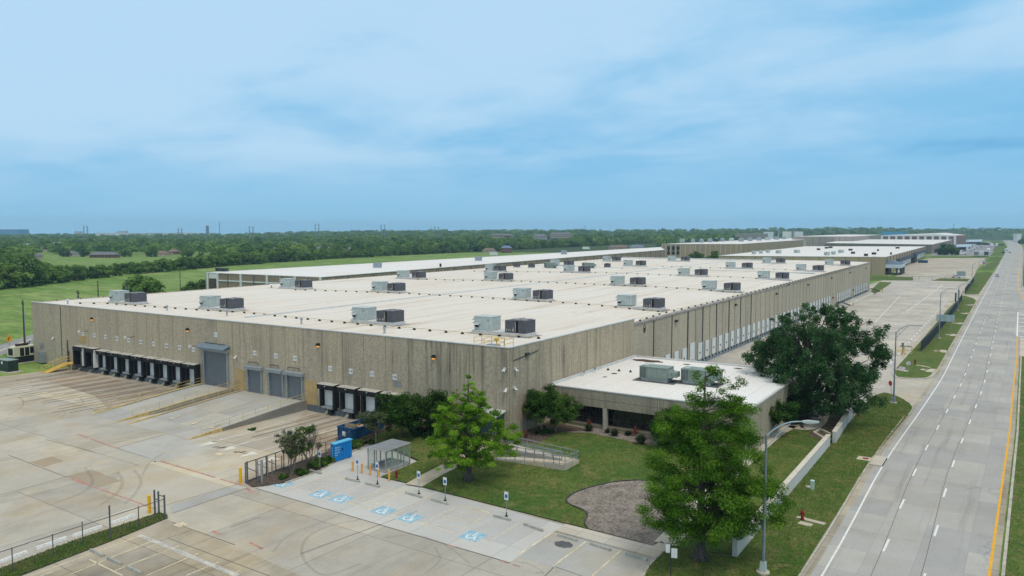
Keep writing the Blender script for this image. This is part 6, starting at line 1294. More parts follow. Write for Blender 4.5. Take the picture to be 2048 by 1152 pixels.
for x, y0, y1 in ((1556.5, 478, 460.5), (1586.5, 478, 461)): p = gp(x, y0, h3); v = thing('flue', 'blue grey flue stack on the brick block roof, '+('left of two' if x < 1570 else 'right of two'), 'chimney', Vector((p.x, p.y, h3))); hh = height_at(p, y1)-h3; MB().cyl((0, 0, 0), 1.1, hh, 10).build('stack', STEEL, v); MB().cyl((0, 0, hh), 1.4, .5, 10).build('cap', STEEL, v)
# neighbour with the dark entrance hood
h4 = 11.4; q1, q2 = gp(1771, 514, h4), gp(1851, 492.8, h4); q0 = gp(1437, 511.5, h4); q3 = gp(1612, 492.6, h4)
t, P = slab_building('warehouse', 'low tan warehouse with dark awnings facing the far lot', [q0, q1, q2, q3], h4, wall_mat('tan_far_wall', (.40, .325, .225), .35, .02, .45, .25), ROOF2, 8.)
d2 = P[2]-P[1]; L2 = d2.length; u = d2.normalized(); n2 = Vector((d2.y, -d2.x, 0)).normalized(); b = MB()
for k in range(18): p = P[1]+u*(L2*(k+.3)/18); b.prism([p, p+u*.8, p+u*.8+n2*.25, p+n2*.25], 0, h4-.5)
build_each(b, 'downpipe', DARK, t)
def onwall(s0, s1, z0, z1, dep): a, c = P[1]+u*(L2*s0), P[1]+u*(L2*s1); return [a, c, c+n2*dep, a+n2*dep], z0, z1
b = MB(); b.prism(*onwall(.18, .52, 5.6, 7.6, 2.2)); b.prism(*onwall(.52, .58, 5.4, 8.2, 3.5)); b.prism(*onwall(.60, .98, 6.6, 8.4, 2.5)); build_each(b, 'awning', plain('slate_awning', (.055, .075, .10), .7), t)
b = MB(); b.prism(*onwall(.22, .50, 1.2, 5.4, .2)); b.prism(*onwall(.62, .97, 1.2, 6.4, .2)); build_each(b, 'dock_door', WHITE, t)
b = MB(); b.prism(*onwall(.17, .22, .5, 5.5, .35)); b.prism(*onwall(.515, .535, 0, 5.4, 3.)); b.prism(*onwall(.565, .58, 0, 5.4, 3.)); build_each(b, 'doorway', DARK, t)
dF = (P[0]-P[1]).normalized(); c0_ = P[1]+u*2; e1, e2 = dF*5.5, n2*9; b = MB(); q = [c0_+e1, c0_+e1+u*30, c0_+e2+u*30, c0_+e2]
b.prism(q, 4.4, 6.6); b.build('entrance_fascia', plain('blue_white_fascia', (.55, .63, .70), .6), t); b = MB(); cx_ = sum((p for p in q), Vector())/4; rid0, rid1 = cx_-u*6, cx_+u*6
b.add([(p.x, p.y, 6.6) for p in q]+[(rid0.x, rid0.y, 9.0), (rid1.x, rid1.y, 9.0)], [(3, 0, 4), (0, 1, 5, 4), (1, 2, 5), (2, 3, 4, 5)]); b.build('entrance_roof', plain('slate_roof', (.10, .15, .20), .6), t)
b = MB()
for k in range(8): p = q[3].lerp(q[2], (k+.2)/8); b.prism([p, p+u*1.5, p+u*1.5-n2*.8, p-n2*.8], 0, 4.4)
for k in range(4): p = q[0].lerp(q[3], (k+.2)/4); b.prism([p, p+n2*.9, p+n2*.9+u*.8, p+u*.8], 0, 4.4)
build_each(b, 'entrance_column', DARK, t)
un = 0
for (x, y, w_, m) in ((1508, 508.5, 9, AHU), (1522, 507.5, 8, AHU), (1536, 505.8, 9, AHU), (1557, 507, 12, AHU), (1594, 506, 13, AHU), (1654, 511, 12, AHU), (1667, 509.5, 9, AHU), (1682, 506, 12, AHU), (1637, 500.5, 7, DARK), (1653, 497.5, 7, DARK), (1661, 496.5, 8, DARK), (1701, 501.5, 8, DARK), (1706, 508, 8, DARK), (1732, 512.5, 8, DARK), (1748, 509.5, 9, DARK), (1795, 497.5, 8, DARK), (1756, 502.5, 3.5, DARK), (1782, 509.5, 3.5, DARK)):
    p = gp(x, y, h4); k = w_*math.hypot(p.x, p.y)/1540*.8; hh = 2.6 if m is AHU else 1.8
    v = thing('rooftop_unit', ('pale grey' if m is AHU else 'dark')+' rooftop unit on the low tan warehouse', 'rooftop unit', Vector((p.x, p.y, h4-.1)), R(3), ('pale' if m is AHU else 'dark')+' units on the low tan warehouse'); MB().bx(-k/2, k/2, -1.3, 1.3, .3, hh).build('casing', m, v); MB().bx(-k*.45, k*.1, -1.35, -1.3, .5, hh*.7).build('grille', STEEL if m is AHU else BLACK, v)
# farther warehouses along the road
h5 = 11.8; q0, q1, q2 = gp(1649, 486, h5), gp(1864, 489, h5), gp(1905, 479.5, h5); q3 = gp(1700, 478.4, h5)
t, P = slab_building('warehouse', 'far grey brown warehouse behind the low tan one', [q0, q1, q2, q3], h5, wall_mat('far_brown_wall', (.25, .20, .165), .25, .02, 1.8, .2), ROOF2, 9.)
d2 = P[2]-P[1]; u = d2.normalized(); n2 = Vector((d2.y, -d2.x, 0)).normalized(); b = MB(); b.prism([P[1]+u*60, P[1]+u*340, P[1]+u*340+n2*18, P[1]+u*60+n2*18], 4.5, 6.5); b.build('awning', STEEL, t)
a_, b_, c_, d_ = at(1764, 470.5, 1640), at(1910, 471.2, 1600), at(1932, 470.3, 1760), at(1800, 467.5, 2000)
t, P = slab_building('warehouse', 'farthest tall warehouse with white frames round red brick bays', [a_, b_, c_, d_], 20.2, plain('far_brick_bay', (.22, .13, .10), .9, 0, .15, .02), ROOF2, 12., coping=False)
d = P[1]-P[0]; n_ = Vector((d.y, -d.x, 0)).normalized(); b = MB()
for k in range(11): p = P[0]+d*(k/10); v = d.normalized()*2.2; b.prism([p-v-n_*.1, p+v-n_*.1, p+v+n_*.8, p-v+n_*.8], 0, 19.5)
b.prism([P[0]+n_*.1, P[1]+n_*.1, P[1]+n_*.9, P[0]+n_*.9], 18.2, 20.4); b.build('white_frame', WHITE, t)
b = MB(); m0, m1 = P[0].lerp(P[1], .72), P[3].lerp(P[2], .72); b.add([(P[0].x, P[0].y, 20.2), (P[1].x, P[1].y, 20.2), (P[2].x, P[2].y, 20.2), (P[3].x, P[3].y, 20.2), (m0.x, m0.y, 22.8), (m1.x, m1.y, 25.5)], [(0, 4, 5, 3), (4, 1, 2, 5), (0, 1, 4), (2, 3, 5)]); b.build('roof_pitch', ROOF2, t)
a_, b_ = at(1590, 475, 1250), at(1762, 469, 1900)
q = [at(1585, 474.5, 1300), at(1706, 472.5, 1300), at(1764, 468.5, 2100), at(1690, 467.5, 2400)]
slab_building('warehouse', 'long far warehouse with pale ribbed end behind the flues', q, 19.8, wall_mat('far_ribbed_wall', (.34, .30, .27), .25, .05, .6, .2), ROOF2, 12., coping=False)
q = [at(1762, 466, 2200), at(1815, 466, 2200), at(1815, 465, 2260), at(1762, 465, 2260)]
slab_building('blue_hall', 'bright blue metal hall behind the far warehouses', q, 28.5, FARBL, FARBL, 12., coping=False, cat='hall')
for k, (x0, x1, y0, dd, zt_, m, lb) in enumerate(((1470, 1536, 467, 1500, 24.3, plain('far_grey_cladding', (.26, .25, .25), .8), 'long grey flat roofed hall among trees beyond the brick block'), (1527, 1547, 466, 1600, 27.5, plain('far_white_cladding', (.62, .68, .74), .6), 'small white blue gabled hall beside the long grey hall'), (1565, 1583, 466, 1900, 28.5, WHITE, 'far white hall left of two behind the flues'), (1589, 1606, 466, 1950, 28.5, WHITE, 'far white hall right of two behind the flues'))):
    slab_building('far_hall', lb, [at(x0, y0, dd), at(x1, y0, dd), at(x1, y0-.5, dd+40), at(x0, y0-.5, dd+40)], zt_, m, ROOF2, 12., coping=False, cat='hall')
# canopies over the far parking
for i, (pts, lb) in enumerate(((((1903, 495), (1940, 494), (1945, 489.5), (1915, 490)), 'long pale parking canopy nearer the far lot'), (((1931, 484.5), (1964, 484), (1965, 479.5), (1934, 480)), 'long pale blue parking canopy in the far distance'))):
    P_ = [gp(*q_, 4.) for q_ in pts]; o = P_[0]; t = thing('parking_canopy', lb, 'canopy', (o.x, o.y, 0)); b = MB(Matrix.Translation((-o.x, -o.y, 0))); b.prism(P_, 4.2, 4.9); b.build('roof', plain('pale_blue_metal', (.42, .52, .58), .5, .2, .05, .1), t); b = MB(Matrix.Translation((-o.x, -o.y, 0)))
    for k in range(9):
        for e0, e1 in ((P_[0], P_[1]), (P_[3], P_[2])): p = e0.lerp(e1, k/8); b.bx(p.x-.3, p.x+.3, p.y-.3, p.y+.3, 0, 4.2)
    b.build('post', DARK, t)
# houses in the wood
HOUSES = []
def house(lb, x, y, d, w_px, wall, roof, h=3.4, rise=3.0, dp=12., z0=None, rz=None, win=True):
    HOUSES.append((x, d, w_px)); P = at(x, y, d); z = max(P.z, 0.); w = w_px*d/1540; t = thing('house', lb, 'house', (P.x, P.y, z), HEAD+R(rz or 0))
    MB().bx(-w/2, w/2, 0, dp, -3, h).build('wall', wall, t); b = MB(); e = .5
    b.add([(-w/2-e, -e, h-.1), (w/2+e, -e, h-.1), (w/2+e, dp+e, h-.1), (-w/2-e, dp+e, h-.1), (-w/2+dp*.3, dp/2, h+rise), (w/2-dp*.3, dp/2, h+rise)], [(0, 1, 5, 4), (1, 2, 5), (2, 3, 4, 5), (3, 0, 4), (3, 2, 1, 0)]); b.build('roof', roof, t)
    if win:
        b = MB()
        for k in range(max(1, int(w/4))): xx = -w/2+1.2+k*4; b.bx(xx, xx+1.4, -.04, 0, .9, 2.2)
        b.build('window', WHITE if k % 3 == 1 else GLASSD, t)
    return t
for a in (('long red brick ranch house with grey hip roof beyond the field trees', 204, 519, 815, 50, BRICK, SHING), ('grey roofed house with white garage left of the brick ranch house', 136, 515, 860, 22, plain('cream_siding', (.5, .46, .4), .8), SHING), ('tan brick house with low brown roof at the meadow edge', 313, 514, 860, 38, SIDING, SHINGB), ('small blue grey house at the far left under the trees', 66, 521, 770, 13, SIDING, SHING), ('dark roofed house behind the tan one', 343, 511, 940, 18, BRICK, SHINGB),
          ('two storey red brick house with blue grey roof behind the warehouse roof', 1013, 506, 1010, 22, BRICK, plain('blue_shingle', (.14, .20, .30), .8), 6.4, 3.), ('low brown roofed house left of the tall brick house', 978, 507, 1000, 26, SIDING, SHINGB), ('wide brown hip roofed house just above the second warehouse roof', 1238, 499, 1150, 38, SIDING, SHINGB), ('blue grey roofed house left of the brick block', 1275, 498, 1180, 28, SIDING, plain('blue_grey_shingle', (.15, .21, .28), .8)),
          ('long tan apartment block with dark roof on the wooded ridge', 1122, 474, 1700, 44, plain('far_tan_wall', (.34, .29, .24), .85), SHING, 6, 4, 16), ('dark gabled barn roof on the wooded ridge', 1080, 477, 1500, 28, plain('grey_wall', (.35, .36, .38), .8), SHING, 4, 5, 16), ('pale low school like block left on the wooded ridge', 1005, 473.5, 1750, 46, plain('far_taupe_wall', (.30, .27, .24), .85), SHING, 3.5, 3, 16), ('peach walled house in the trees left of the second warehouse', 446, 500, 1150, 15, SIDING, SHINGB), ('small white gabled house in the trees', 545, 506, 1000, 8, WHITE, SHING, 5), ('grey roofs of a house between dense trees above the roof vents', 645, 502, 1080, 30, BRICK, SHING), ('grey roofed house peeking out among trees right of it', 698, 503, 1060, 12, SIDING, SHING),
          ('grey house roof high in the wood', 590, 492.5, 1300, 12, SIDING, SHING), ('white low building in the wood at the left', 112, 489.5, 1300, 14, WHITE, ROOF2, 4, .6), ('white flat building row in the far left wood', 58, 491.5, 1350, 22, WHITE, ROOF2, 3.5, .6), ('orange walled house in the left wood', 84, 503, 1090, 14, SIDING, plain('pale_shingle', (.4, .42, .45), .8), 4)): house(*a)
# skyline
def skyline(lb, x0, x1, y0, y1, d, m, name='far_block'):
    a = at(x0, y1, d); w = (x1-x0)*d/1540; z = at(x0, y0, d).z; t = thing(name, lb, 'building', (a.x, a.y, 0), HEAD); MB().bx(0, w, 0, w*.5+10, 0, z).build('wall', m, t); MB().bx(-.5, w+.5, -.5, w*.5+10.5, z, z+1.2).build('roof', ROOF2, t); return t
FB = plain('far_pale_wall', (.50, .55, .58), .8, 0, .05, .02)
for a in (('wide blue grey block on the hazy horizon at the left edge', -30, 35, 459, 470, 3300, plain('far_blue_wall', (.10, .30, .50), .7)), ('small pale block on the hazy horizon by the first pylon', 148, 160, 463, 470, 3400, FB), ('long white warehouse line on the left horizon', 190, 300, 466.5, 471, 3100, WHITE), ('long white warehouse line left of the tall chimney', 300, 400, 466.2, 471, 3300, WHITE), ('small hazy block above the long white horizon warehouse', 233, 250, 462.5, 468, 3500, FB), ('pale low block on the horizon right of the third pylon', 533, 552, 464, 470, 3400, FB), ('slim grey tower on the left horizon', 412, 415.5, 451.5, 470, 3000, plain('far_grey_tower', (.16, .22, .28), .8)), ('pale far hospital block above the wood', 548, 570, 470.5, 475, 2300, FB), ('far white shed on the right wooded ridge', 2034, 2043, 468, 473, 2100, WHITE)): skyline(*a)
def pylon(lb, x, y, yt, d):
    P = at(x, y, d); h = at(x, yt, d).z; t = thing('pylon', lb, 'pylon', (P.x, P.y, 0), HEAD, 'twin pole pylons on the horizon'); w = 3.4
    for s in (-1, 1):
        MB().tube([(s*w, 0, 0), (s*w, 0, h)], [.95, .6], 6).build('pole', POLE, t); b = MB()
        for z in (h-3, h-9, h-15): b.tube([(s*w-2.4, 0, z), (s*w+2.4, 0, z)], .28, 5)
        b.build('crossarm', POLE, t)
for i, (x, yt) in enumerate(((172, 451), (360.5, 456), (503, 452), (634.5, 447.5), (766, 449), (873.5, 452), )): pylon('grey twin pole power pylon on the horizon, '+['first from the left', 'second from the left', 'third from the left', 'fourth from the left', 'fifth from the left', 'sixth and rightmost'][i], x, 480, yt, 1500)
for x, yt, lb, d, r in ((439.5, 443.5, 'tall dark chimney mast on the left horizon', 1900, 1.), (862, 453, 'thin pole on the horizon left of the rightmost pylon', 1500, .5), (1170, 449.5, 'slim water tower pole on the middle horizon', 2000, .8), (1220, 450, 'thin mast on the horizon right of the water tower', 2000, .5), (1317, 446, 'faint tall radio mast left of the brick block', 2600, .35), (1505, 436, 'faint tall radio mast above the long grey hall', 3000, .4), (1550, 440, 'faint radio mast above the flues', 3000, .35), (1724, 436, 'faint tall radio mast above the blue hall', 3000, .4), (1759, 437, 'faint radio mast right of the blue hall', 3000, .4), (1883, 434, 'faint tall radio mast above the farthest warehouse', 3000, .4), (1906, 447, 'grey pole beside the farthest warehouse', 1700, .6), (1936, 450, 'dark pole right of the farthest warehouse', 1700, .5), (1978, 434.5, 'faint tall radio mast above the road bend', 3000, .4)):
    P = at(x, 475, d); t = thing('mast', lb, 'mast', (P.x, P.y, 0)); h = at(x, yt, d).z; MB().tube([(0, 0, 0), (0, 0, h)], [r, r*.6], 6).build('pole', POLE, t)
    MB().tube([(-2, 0, h*.9), (2, 0, h*.9)], r*.5, 5).build('crossarm', POLE, t)

# ------------------------------------------------------------------ trees and plants
def quads_mesh(name, V, tone, mat, extra=None):
    """V (N,4,3) leaf faces with one tone each; extra: (MB, material) of woody parts"""
    n = len(V); ev, ef = (extra[0].v, extra[0].f) if extra else ([], [])
    me = bpy.data.meshes.new(name); ne = len(ev); nl = sum(len(f) for f in ef)
    me.vertices.add(n*4+ne); co = np.concatenate([V.reshape(-1, 3), np.array(ev, float).reshape(-1, 3)]).astype(np.float32); me.vertices.foreach_set('co', co.ravel())
    li = np.concatenate([np.arange(n*4), np.array([k+n*4 for f in ef for k in f], int)]).astype(np.int32)
    st = np.concatenate([np.arange(n)*4, n*4+np.cumsum([0]+[len(f) for f in ef])[:-1] if ef else np.zeros(0)]).astype(np.int32)
    me.loops.add(len(li)); me.loops.foreach_set('vertex_index', li); me.polygons.add(len(st)); me.polygons.foreach_set('loop_start', st)
    me.polygons.foreach_set('material_index', np.concatenate([np.zeros(n), np.ones(len(ef))]).astype(np.int32))
    at_ = me.attributes.new('tone', 'FLOAT', 'POINT'); at_.data.foreach_set('value', np.concatenate([np.repeat(tone, 4), np.zeros(ne)]).astype(np.float32))
    me.materials.append(mat)
    if extra: me.materials.append(extra[1])
    me.update(calc_edges=True); return me
def unit(a): return a/np.maximum(np.linalg.norm(a, axis=-1, keepdims=True), 1e-9)
def leaf_quads(c, nrm, size, aspect=1.6, r=None, along=None):
    r = r or rng; n = len(c); a = r.normal(size=(n, 3)) if along is None else along+r.normal(size=(n, 3))*.35
    t = unit(a-nrm*np.sum(a*nrm, 1, keepdims=True)); b = np.cross(nrm, t); s = np.asarray(size).reshape(-1, 1)*r.uniform(.6, 1.35, (n, 1))
    t, b = t*s*aspect*.5, b*s*.5
    return np.stack([c-t, c+b*.9-t*.1, c+t, c-b*.9-t*.1], 1)
def clump_leaves(cen, rad, per, size, flat=.75, up=.55, spread=.45, toner=.34, aspect=1.6, droop=0., outward=None):
    cen, rad = np.asarray(cen, float), np.asarray(rad, float); k = np.maximum(8, (per*(rad/rad.mean())**2).astype(int)); idx = np.repeat(np.arange(len(cen)), k); n = len(idx)
    d = unit(rng.normal(size=(n, 3))); u = rng.random(n)**spread; p = cen[idx]+d*(u*rad[idx])[:, None]*np.array([1, 1, flat])
    if droop: p[:, 2] -= droop*rad[idx]*rng.random(n)**2
    nr = unit(d*.8+np.array([0, 0, up])+rng.normal(size=(n, 3))*.55); tc = rng.normal(.5, .21, len(cen)); tone = np.clip(tc[idx]+rng.normal(0, toner*.5, n), 0, 1)
    al = None
    if outward is not None: al = unit(p-outward)*np.array([1, 1, .3])-np.array([0, 0, .35])
    return leaf_quads(p, nr, np.full(n, size), aspect, along=al), tone
def tree_thing(name, lb, cat, base, V, tone, wood, lm, bm_, group=None, rz=0.):
    t = thing(name, lb, cat, base, rz, group); wood.build('trunk', bm_, t, smooth=True); me = quads_mesh('crown', V, tone, lm); o = bpy.data.objects.new('crown', me); col.objects.link(o); o.parent = t; return t
def bent(a, b, k=4, j=.08, sag=0.):
    a, b = Vector(a), Vector(b); ln = (b-a).length; return [a.lerp(b, i/k)+(Vector((random.gauss(0, 1), random.gauss(0, 1), random.gauss(0, .6)))*ln*j*math.sin(math.pi*i/k) if 0 < i < k else Vector())+Vector((0, 0, sag*ln*math.sin(math.pi*i/k))) for i in range(k+1)]
def envelope_tree(name, lb, base, h, env, n, cr, per, size, lm, seed, flat, droop, aspect, trunk, leaders=(), off=(0, 0), shell=.42, limbs=60, fork=None, toner=.36, up=.75):
    random.seed(seed); w = MB(); ts = [e[0] for e in env]; ws_e = [e[1] for e in env]
    top = h*.96 if fork is None else h*fork
    w.tube([(0, 0, -.15), (0, 0, .25), (0, 0, .9), (off[0]*.05, off[1]*.05, top*.4), (off[0]*.15, off[1]*.15, top*.75), (off[0]*.3, off[1]*.3, top)], [trunk*2.0, trunk*1.5, trunk*1.12, trunk*.9, trunk*.7, trunk*.6] if fork else [trunk*2.2, trunk*1.55, trunk*1.15, trunk*.8, trunk*.42, .03], 12)
    for k in range(7): a = k*.9; w.tube([(math.cos(a)*trunk*2.1, math.sin(a)*trunk*2.1, -.1), (math.cos(a)*trunk, math.sin(a)*trunk, .8)], [trunk*.5, trunk*.2], 6)
    area = np.cumsum([.5*(ws_e[i]+ws_e[i+1])*(ts[i+1]-ts[i])*(ws_e[i]+ws_e[i+1]) for i in range(len(ts)-1)]); cen, rad = [], []
    while len(cen) < n:
        t = random.uniform(ts[0], ts[-1]); wd = float(np.interp(t, ts, ws_e))
        if random.random() > (wd/max(ws_e))**1.25+.04: continue
        a = random.uniform(0, 6.283); lob = .86+.13*math.sin(3*a+seed+t*7)+.10*math.sin(5*a-t*11+seed*2); q = random.random()**shell
        ox, oy = off[0]*min(1, t*2.2), off[1]*min(1, t*2.2)
        for (lx, ly, t0, t1, fr) in leaders:
            if t0 < t < t1 and random.random() < fr: s_ = (t-t0)/(t1-t0); ox, oy = lx*min(1, s_*2.5), ly*min(1, s_*2.5); wd = max(.5, 2.6*(1-s_)**.7); break
        cen.append(Vector((ox+math.cos(a)*wd*q*lob, oy+math.sin(a)*wd*q*lob, t*h+random.uniform(-.2, .2)))); rad.append(random.uniform(*cr)*(1 if t < .82 else .62))
    for i in range(min(limbs, n)):
        c = cen[i]; z0 = min(top*.97, max(h*ts[0]*.8, c.z-math.hypot(c.x, c.y)*(.35 if fork is None else .75))); f = z0/top; s0 = Vector((off[0]*.3*f, off[1]*.3*f, z0)); k_ = trunk*(.30 if fork is None else .42)
        w.tube(bent(s0, c, 5, .06, .05), [k_, k_*.8, k_*.6, k_*.4, k_*.22, .012], 6, False)
    V, tone = clump_leaves([tuple(c) for c in cen], rad, per, size, flat, up, .5, toner, aspect, droop, np.array([off[0]*.5, off[1]*.5, h*.45])); return tree_thing(name, lb, 'tree', base, V, tone, w, lm, BARK)
P1 = lp(937, 961); h1 = height_at(P1, 749)-P1.z
envelope_tree('bald_cypress', 'smaller bright green bald cypress standing on the lawn beside the path', P1, h1, ((.18, 3.0), (.25, 5.6), (.36, 6.2), (.46, 5.5), (.54, 4.8), (.64, 4.0), (.76, 2.9), (.86, 1.9), (.94, 1.0), (1., .3)), 270, (.34, .72), 210, .085, LEAFC, 3, .42, .55, 3., .30, (), (0, 0), .5, 80)
P2 = gp(1400, 1117, .13); h2_ = height_at(P2, 731)
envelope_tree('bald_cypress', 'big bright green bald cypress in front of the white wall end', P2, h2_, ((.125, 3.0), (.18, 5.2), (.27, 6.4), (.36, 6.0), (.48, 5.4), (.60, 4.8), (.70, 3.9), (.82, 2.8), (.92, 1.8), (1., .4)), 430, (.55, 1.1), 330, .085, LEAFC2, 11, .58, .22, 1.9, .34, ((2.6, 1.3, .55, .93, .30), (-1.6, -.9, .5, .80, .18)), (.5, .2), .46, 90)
def broad(lb, base, h, rx_, name='oak_tree', trunk=.5, fork=.28, n=120, cr=(.9, 1.7), per=170, size=.28, lm=None, bm_=None, seed=5, crown_lo=.18, cat='tree', shape=1., off=(0, 0), droop=.35, gap=.0, group=None, stems=1, ry_=None, box=1., flat=.72, aspect=1.6):
    random.seed(seed); w = MB(); ry_ = ry_ or rx_; zc = h*(crown_lo+1)/2; rz2 = h*(1-crown_lo)/2; cen, rad = [], []
    lim = []
    for s in range(stems):
        ox, oy = (0, 0) if stems == 1 else (random.uniform(-.35, .35)*rx_*.35, random.uniform(-.35, .35)*rx_*.35); F_ = Vector((ox*1.6+off[0]*.1, oy*1.6+off[1]*.1, h*fork))
        w.tube([(ox*.5, oy*.5, -.15), (ox*.5, oy*.5, .2), (ox*.7, oy*.7, h*fork*.5), tuple(F_)], [trunk*1.35, trunk*.9, trunk*.72, trunk*.66], 10); lim.append(F_)
    for i in range(n):
        for _ in range(30):
            d = Vector((random.gauss(0, 1), random.gauss(0, 1), random.gauss(0, 1))).normalized(); q = random.random()**.38
            if d.z < -.55 and random.random() < .8: continue
            lob = .82+.18*math.sin(3.1*math.atan2(d.y, d.x)+seed)+.1*math.sin(5.3*d.z*2+seed*1.7+2*math.atan2(d.y, d.x)); break
        p = Vector((off[0]+d.x*rx_*q*lob, off[1]+d.y*ry_*q*lob, zc+math.copysign(abs(d.z)**box, d.z)*rz2*q*lob*(1 if d.z > 0 else shape))); cen.append(p); rad.append(random.uniform(*cr))
    k = min(n, 26)
    mains = [random.choice(cen) for _ in range(6)]
    for i in range(k):
        p = cen[i*n//k]; F_ = lim[i % len(lim)]; m = F_.lerp(p, .45)+Vector((0, 0, h*.03)); w.tube(bent(F_, m, 3, .07)+bent(m, p, 3, .07)[1:], [trunk*.42, trunk*.36, trunk*.28, trunk*.22, trunk*.13, trunk*.08, .02], 6, False)
    V, tone = clump_leaves([tuple(c) for c in cen], rad, per, size, flat, .6, .45, .34, aspect, droop); return tree_thing(name, lb, cat, base, V, tone, w, lm or LEAFO, bm_ or BARK, group)
P3 = lp(1610, 831); ho = height_at(P3, 606)-P3.z
envelope_tree('oak_tree', 'huge dark green live oak spreading over the truck court entrance', P3, ho, ((.10, 8.2), (.18, 9.8), (.32, 10.7), (.48, 10.6), (.64, 10.2), (.80, 8.7), (.92, 6.4), (1., 3.2)), 600, (.5, 1.1), 190, .17, LEAFO, 8, .7, 1.0, 1.7, .68, (), (1.5, .9), .36, 60, .36, .36, .6)
# smaller trees and bushes
def bush(lb, q, top, wpx, name='bush_tree', base=None, **k):
    P = base or lp(*q); h = height_at(P, top)-P.z; r_ = wpx/2*math.hypot(P.x, P.y)/1540*1.2; return broad(lb, P, h, r_, name=name, **k)
bush('dark glossy bush tree against the wall left of the smaller cypress', (872, 868), 776, 74, n=130, cr=(.5, .9), per=150, size=.15, lm=LEAFM, seed=21, crown_lo=.02, trunk=.14, fork=.12, stems=3)
bush('dark glossy bush tree beside the wall, left of its twin', (803, 874), 779, 90, n=150, cr=(.5, .95), per=150, size=.15, lm=LEAFM, seed=22, crown_lo=.06, trunk=.16, fork=.2, stems=2)
bush('small grey green tree standing behind the glass shelter', (752, 884), 812, 66, n=44, cr=(.4, .7), per=90, size=.15, lm=LEAFP, seed=23, crown_lo=.30, trunk=.10, fork=.3, bm_=BARKP)
bush('rounded green holly tree at the warehouse corner, left of two', (1082, 866), 771, 66, n=100, cr=(.45, .8), per=150, size=.13, lm=LEAFG, seed=24, crown_lo=.20, trunk=.09, fork=.28, bm_=BARKP, stems=2)
bush('rounded green holly tree at the warehouse corner, right of two', (1110, 866), 777, 84, n=110, cr=(.45, .8), per=150, size=.13, lm=LEAFG, seed=25, crown_lo=.14, trunk=.09, fork=.25, bm_=BARKP, stems=2)
bush('yellowish green bush tree before the office columns, beside the big cypress', (1345, 896), 808, 92, n=60, cr=(.45, .85), per=120, size=.16, lm=LEAFG, seed=26, crown_lo=.08, trunk=.1, fork=.15, stems=2)
bush('dark green tree at the office corner left of the oak', (1535, 868), 786, 104, n=80, cr=(.5, .95), per=130, size=.17, lm=LEAFM, seed=27, crown_lo=.12, trunk=.13, fork=.2, stems=2)
def crape(lb, q, top, half_bare, seed, wpx=74, bare_dir=1):
    P = gp(*q, .1); h = height_at(P, top); random.seed(seed); w = MB(); cen, rad = [], []; r_ = wpx/2*math.hypot(P.x, P.y)/1540
    for s in range(7):
        a = s*.9+seed; e = r_*random.uniform(.3, .8); top_ = Vector((math.cos(a)*e, math.sin(a)*e, h*random.uniform(.62, .85))); S = bent((math.cos(a)*.12, math.sin(a)*.12, 0), top_, 5, .05); w.tube(S, [.075, .065, .055, .045, .035, .02], 6, False)
        isb = (top_.x*rx+top_.y*ry)*bare_dir > r_*.12 if half_bare else False
        for b_ in range(9):
            j = random.choice((2, 3, 4)); p = S[j]; t_ = p+Vector((random.gauss(0, .5), random.gauss(0, .5), random.uniform(.5, 1.3))); w.tube(bent(p, t_, 3, .1), [.028, .022, .016, .008], 4, False)
            for tw in range(5 if isb else 2): w.tube([p.lerp(t_, random.uniform(.4, .95)), t_+Vector((random.gauss(0, .35), random.gauss(0, .35), random.uniform(.1, .7)))], [.014, .006], 3, False)
            if not isb: cen.append(t_); rad.append(random.uniform(.28, .5))
    V, tone = clump_leaves([tuple(c) for c in cen], rad, 60, .13, .8, .5, .5); return tree_thing('crape_myrtle', lb, 'tree', P, V, tone, w, LEAFG if half_bare else LEAFP, BARKP)
crape('multi stemmed crape myrtle by the gate, left of its half bare twin', (585, 946), 856, False, 31, 74); crape('half bare crape myrtle with grey twigs near the blue locker', (619, 932), 846, True, 33, 88)
# shrubs, tufts and ornamental plants in the beds
def tuft(lb, q, r_, h, m, n=260, name='grass_tuft', cat='plant', base=None, group=None):
    P = base or lp(*q); a = rng.uniform(0, 6.283, n); e = rng.uniform(.15, 1, n)*r_; tip = np.stack([np.cos(a)*e, np.sin(a)*e, h*(1.05-.55*(e/r_)**2)*rng.uniform(.7, 1.1, n)], 1); b0 = tip*np.array([.12, .12, 0]); mid = tip*np.array([.55, .55, .72]); sd = np.stack([-np.sin(a), np.cos(a), np.zeros(n)], 1)*.035
    V = np.stack([b0-sd, mid-sd*1.2, tip, mid+sd*1.2], 1); me = quads_mesh(name, V, rng.uniform(.2, .9, n), m); t = bpy.data.objects.new(name, me); col.objects.link(t); t.location = P; return tag(t, lb, cat, group)
for q, r_, lb in (((1178, 862), .8, 'grey green grass tuft at left end of the office bed'), ((1229, 872), .85, 'grey green grass tuft near the middle office column'), ((1256, 871), .6, 'small grass tuft left of the largest one'), ((1282, 888), 1.1, 'largest spiky grass tuft, nearest the lawn edge'), ((1215, 866), .5, 'small dark grass tuft between two bigger ones')): tuft(lb, q, r_, r_*1.15, LEAFP, 420)
LEAFR = leaf_mat('red_flower_stalks', (.13, .04, .03), (.26, .075, .055), (.36, .13, .10), .2)
for q, r_, lb in (((1270, 872), 1.1, 'red flowered yucca stalks before the office window'), ((1178, 855), .7, 'red flowered stalks near the left office column'), ((1052, 877), .7, 'red flowered stalks by the warehouse corner wall')): tuft(lb, q, r_, 1.35, LEAFR, 34, 'red_yucca')
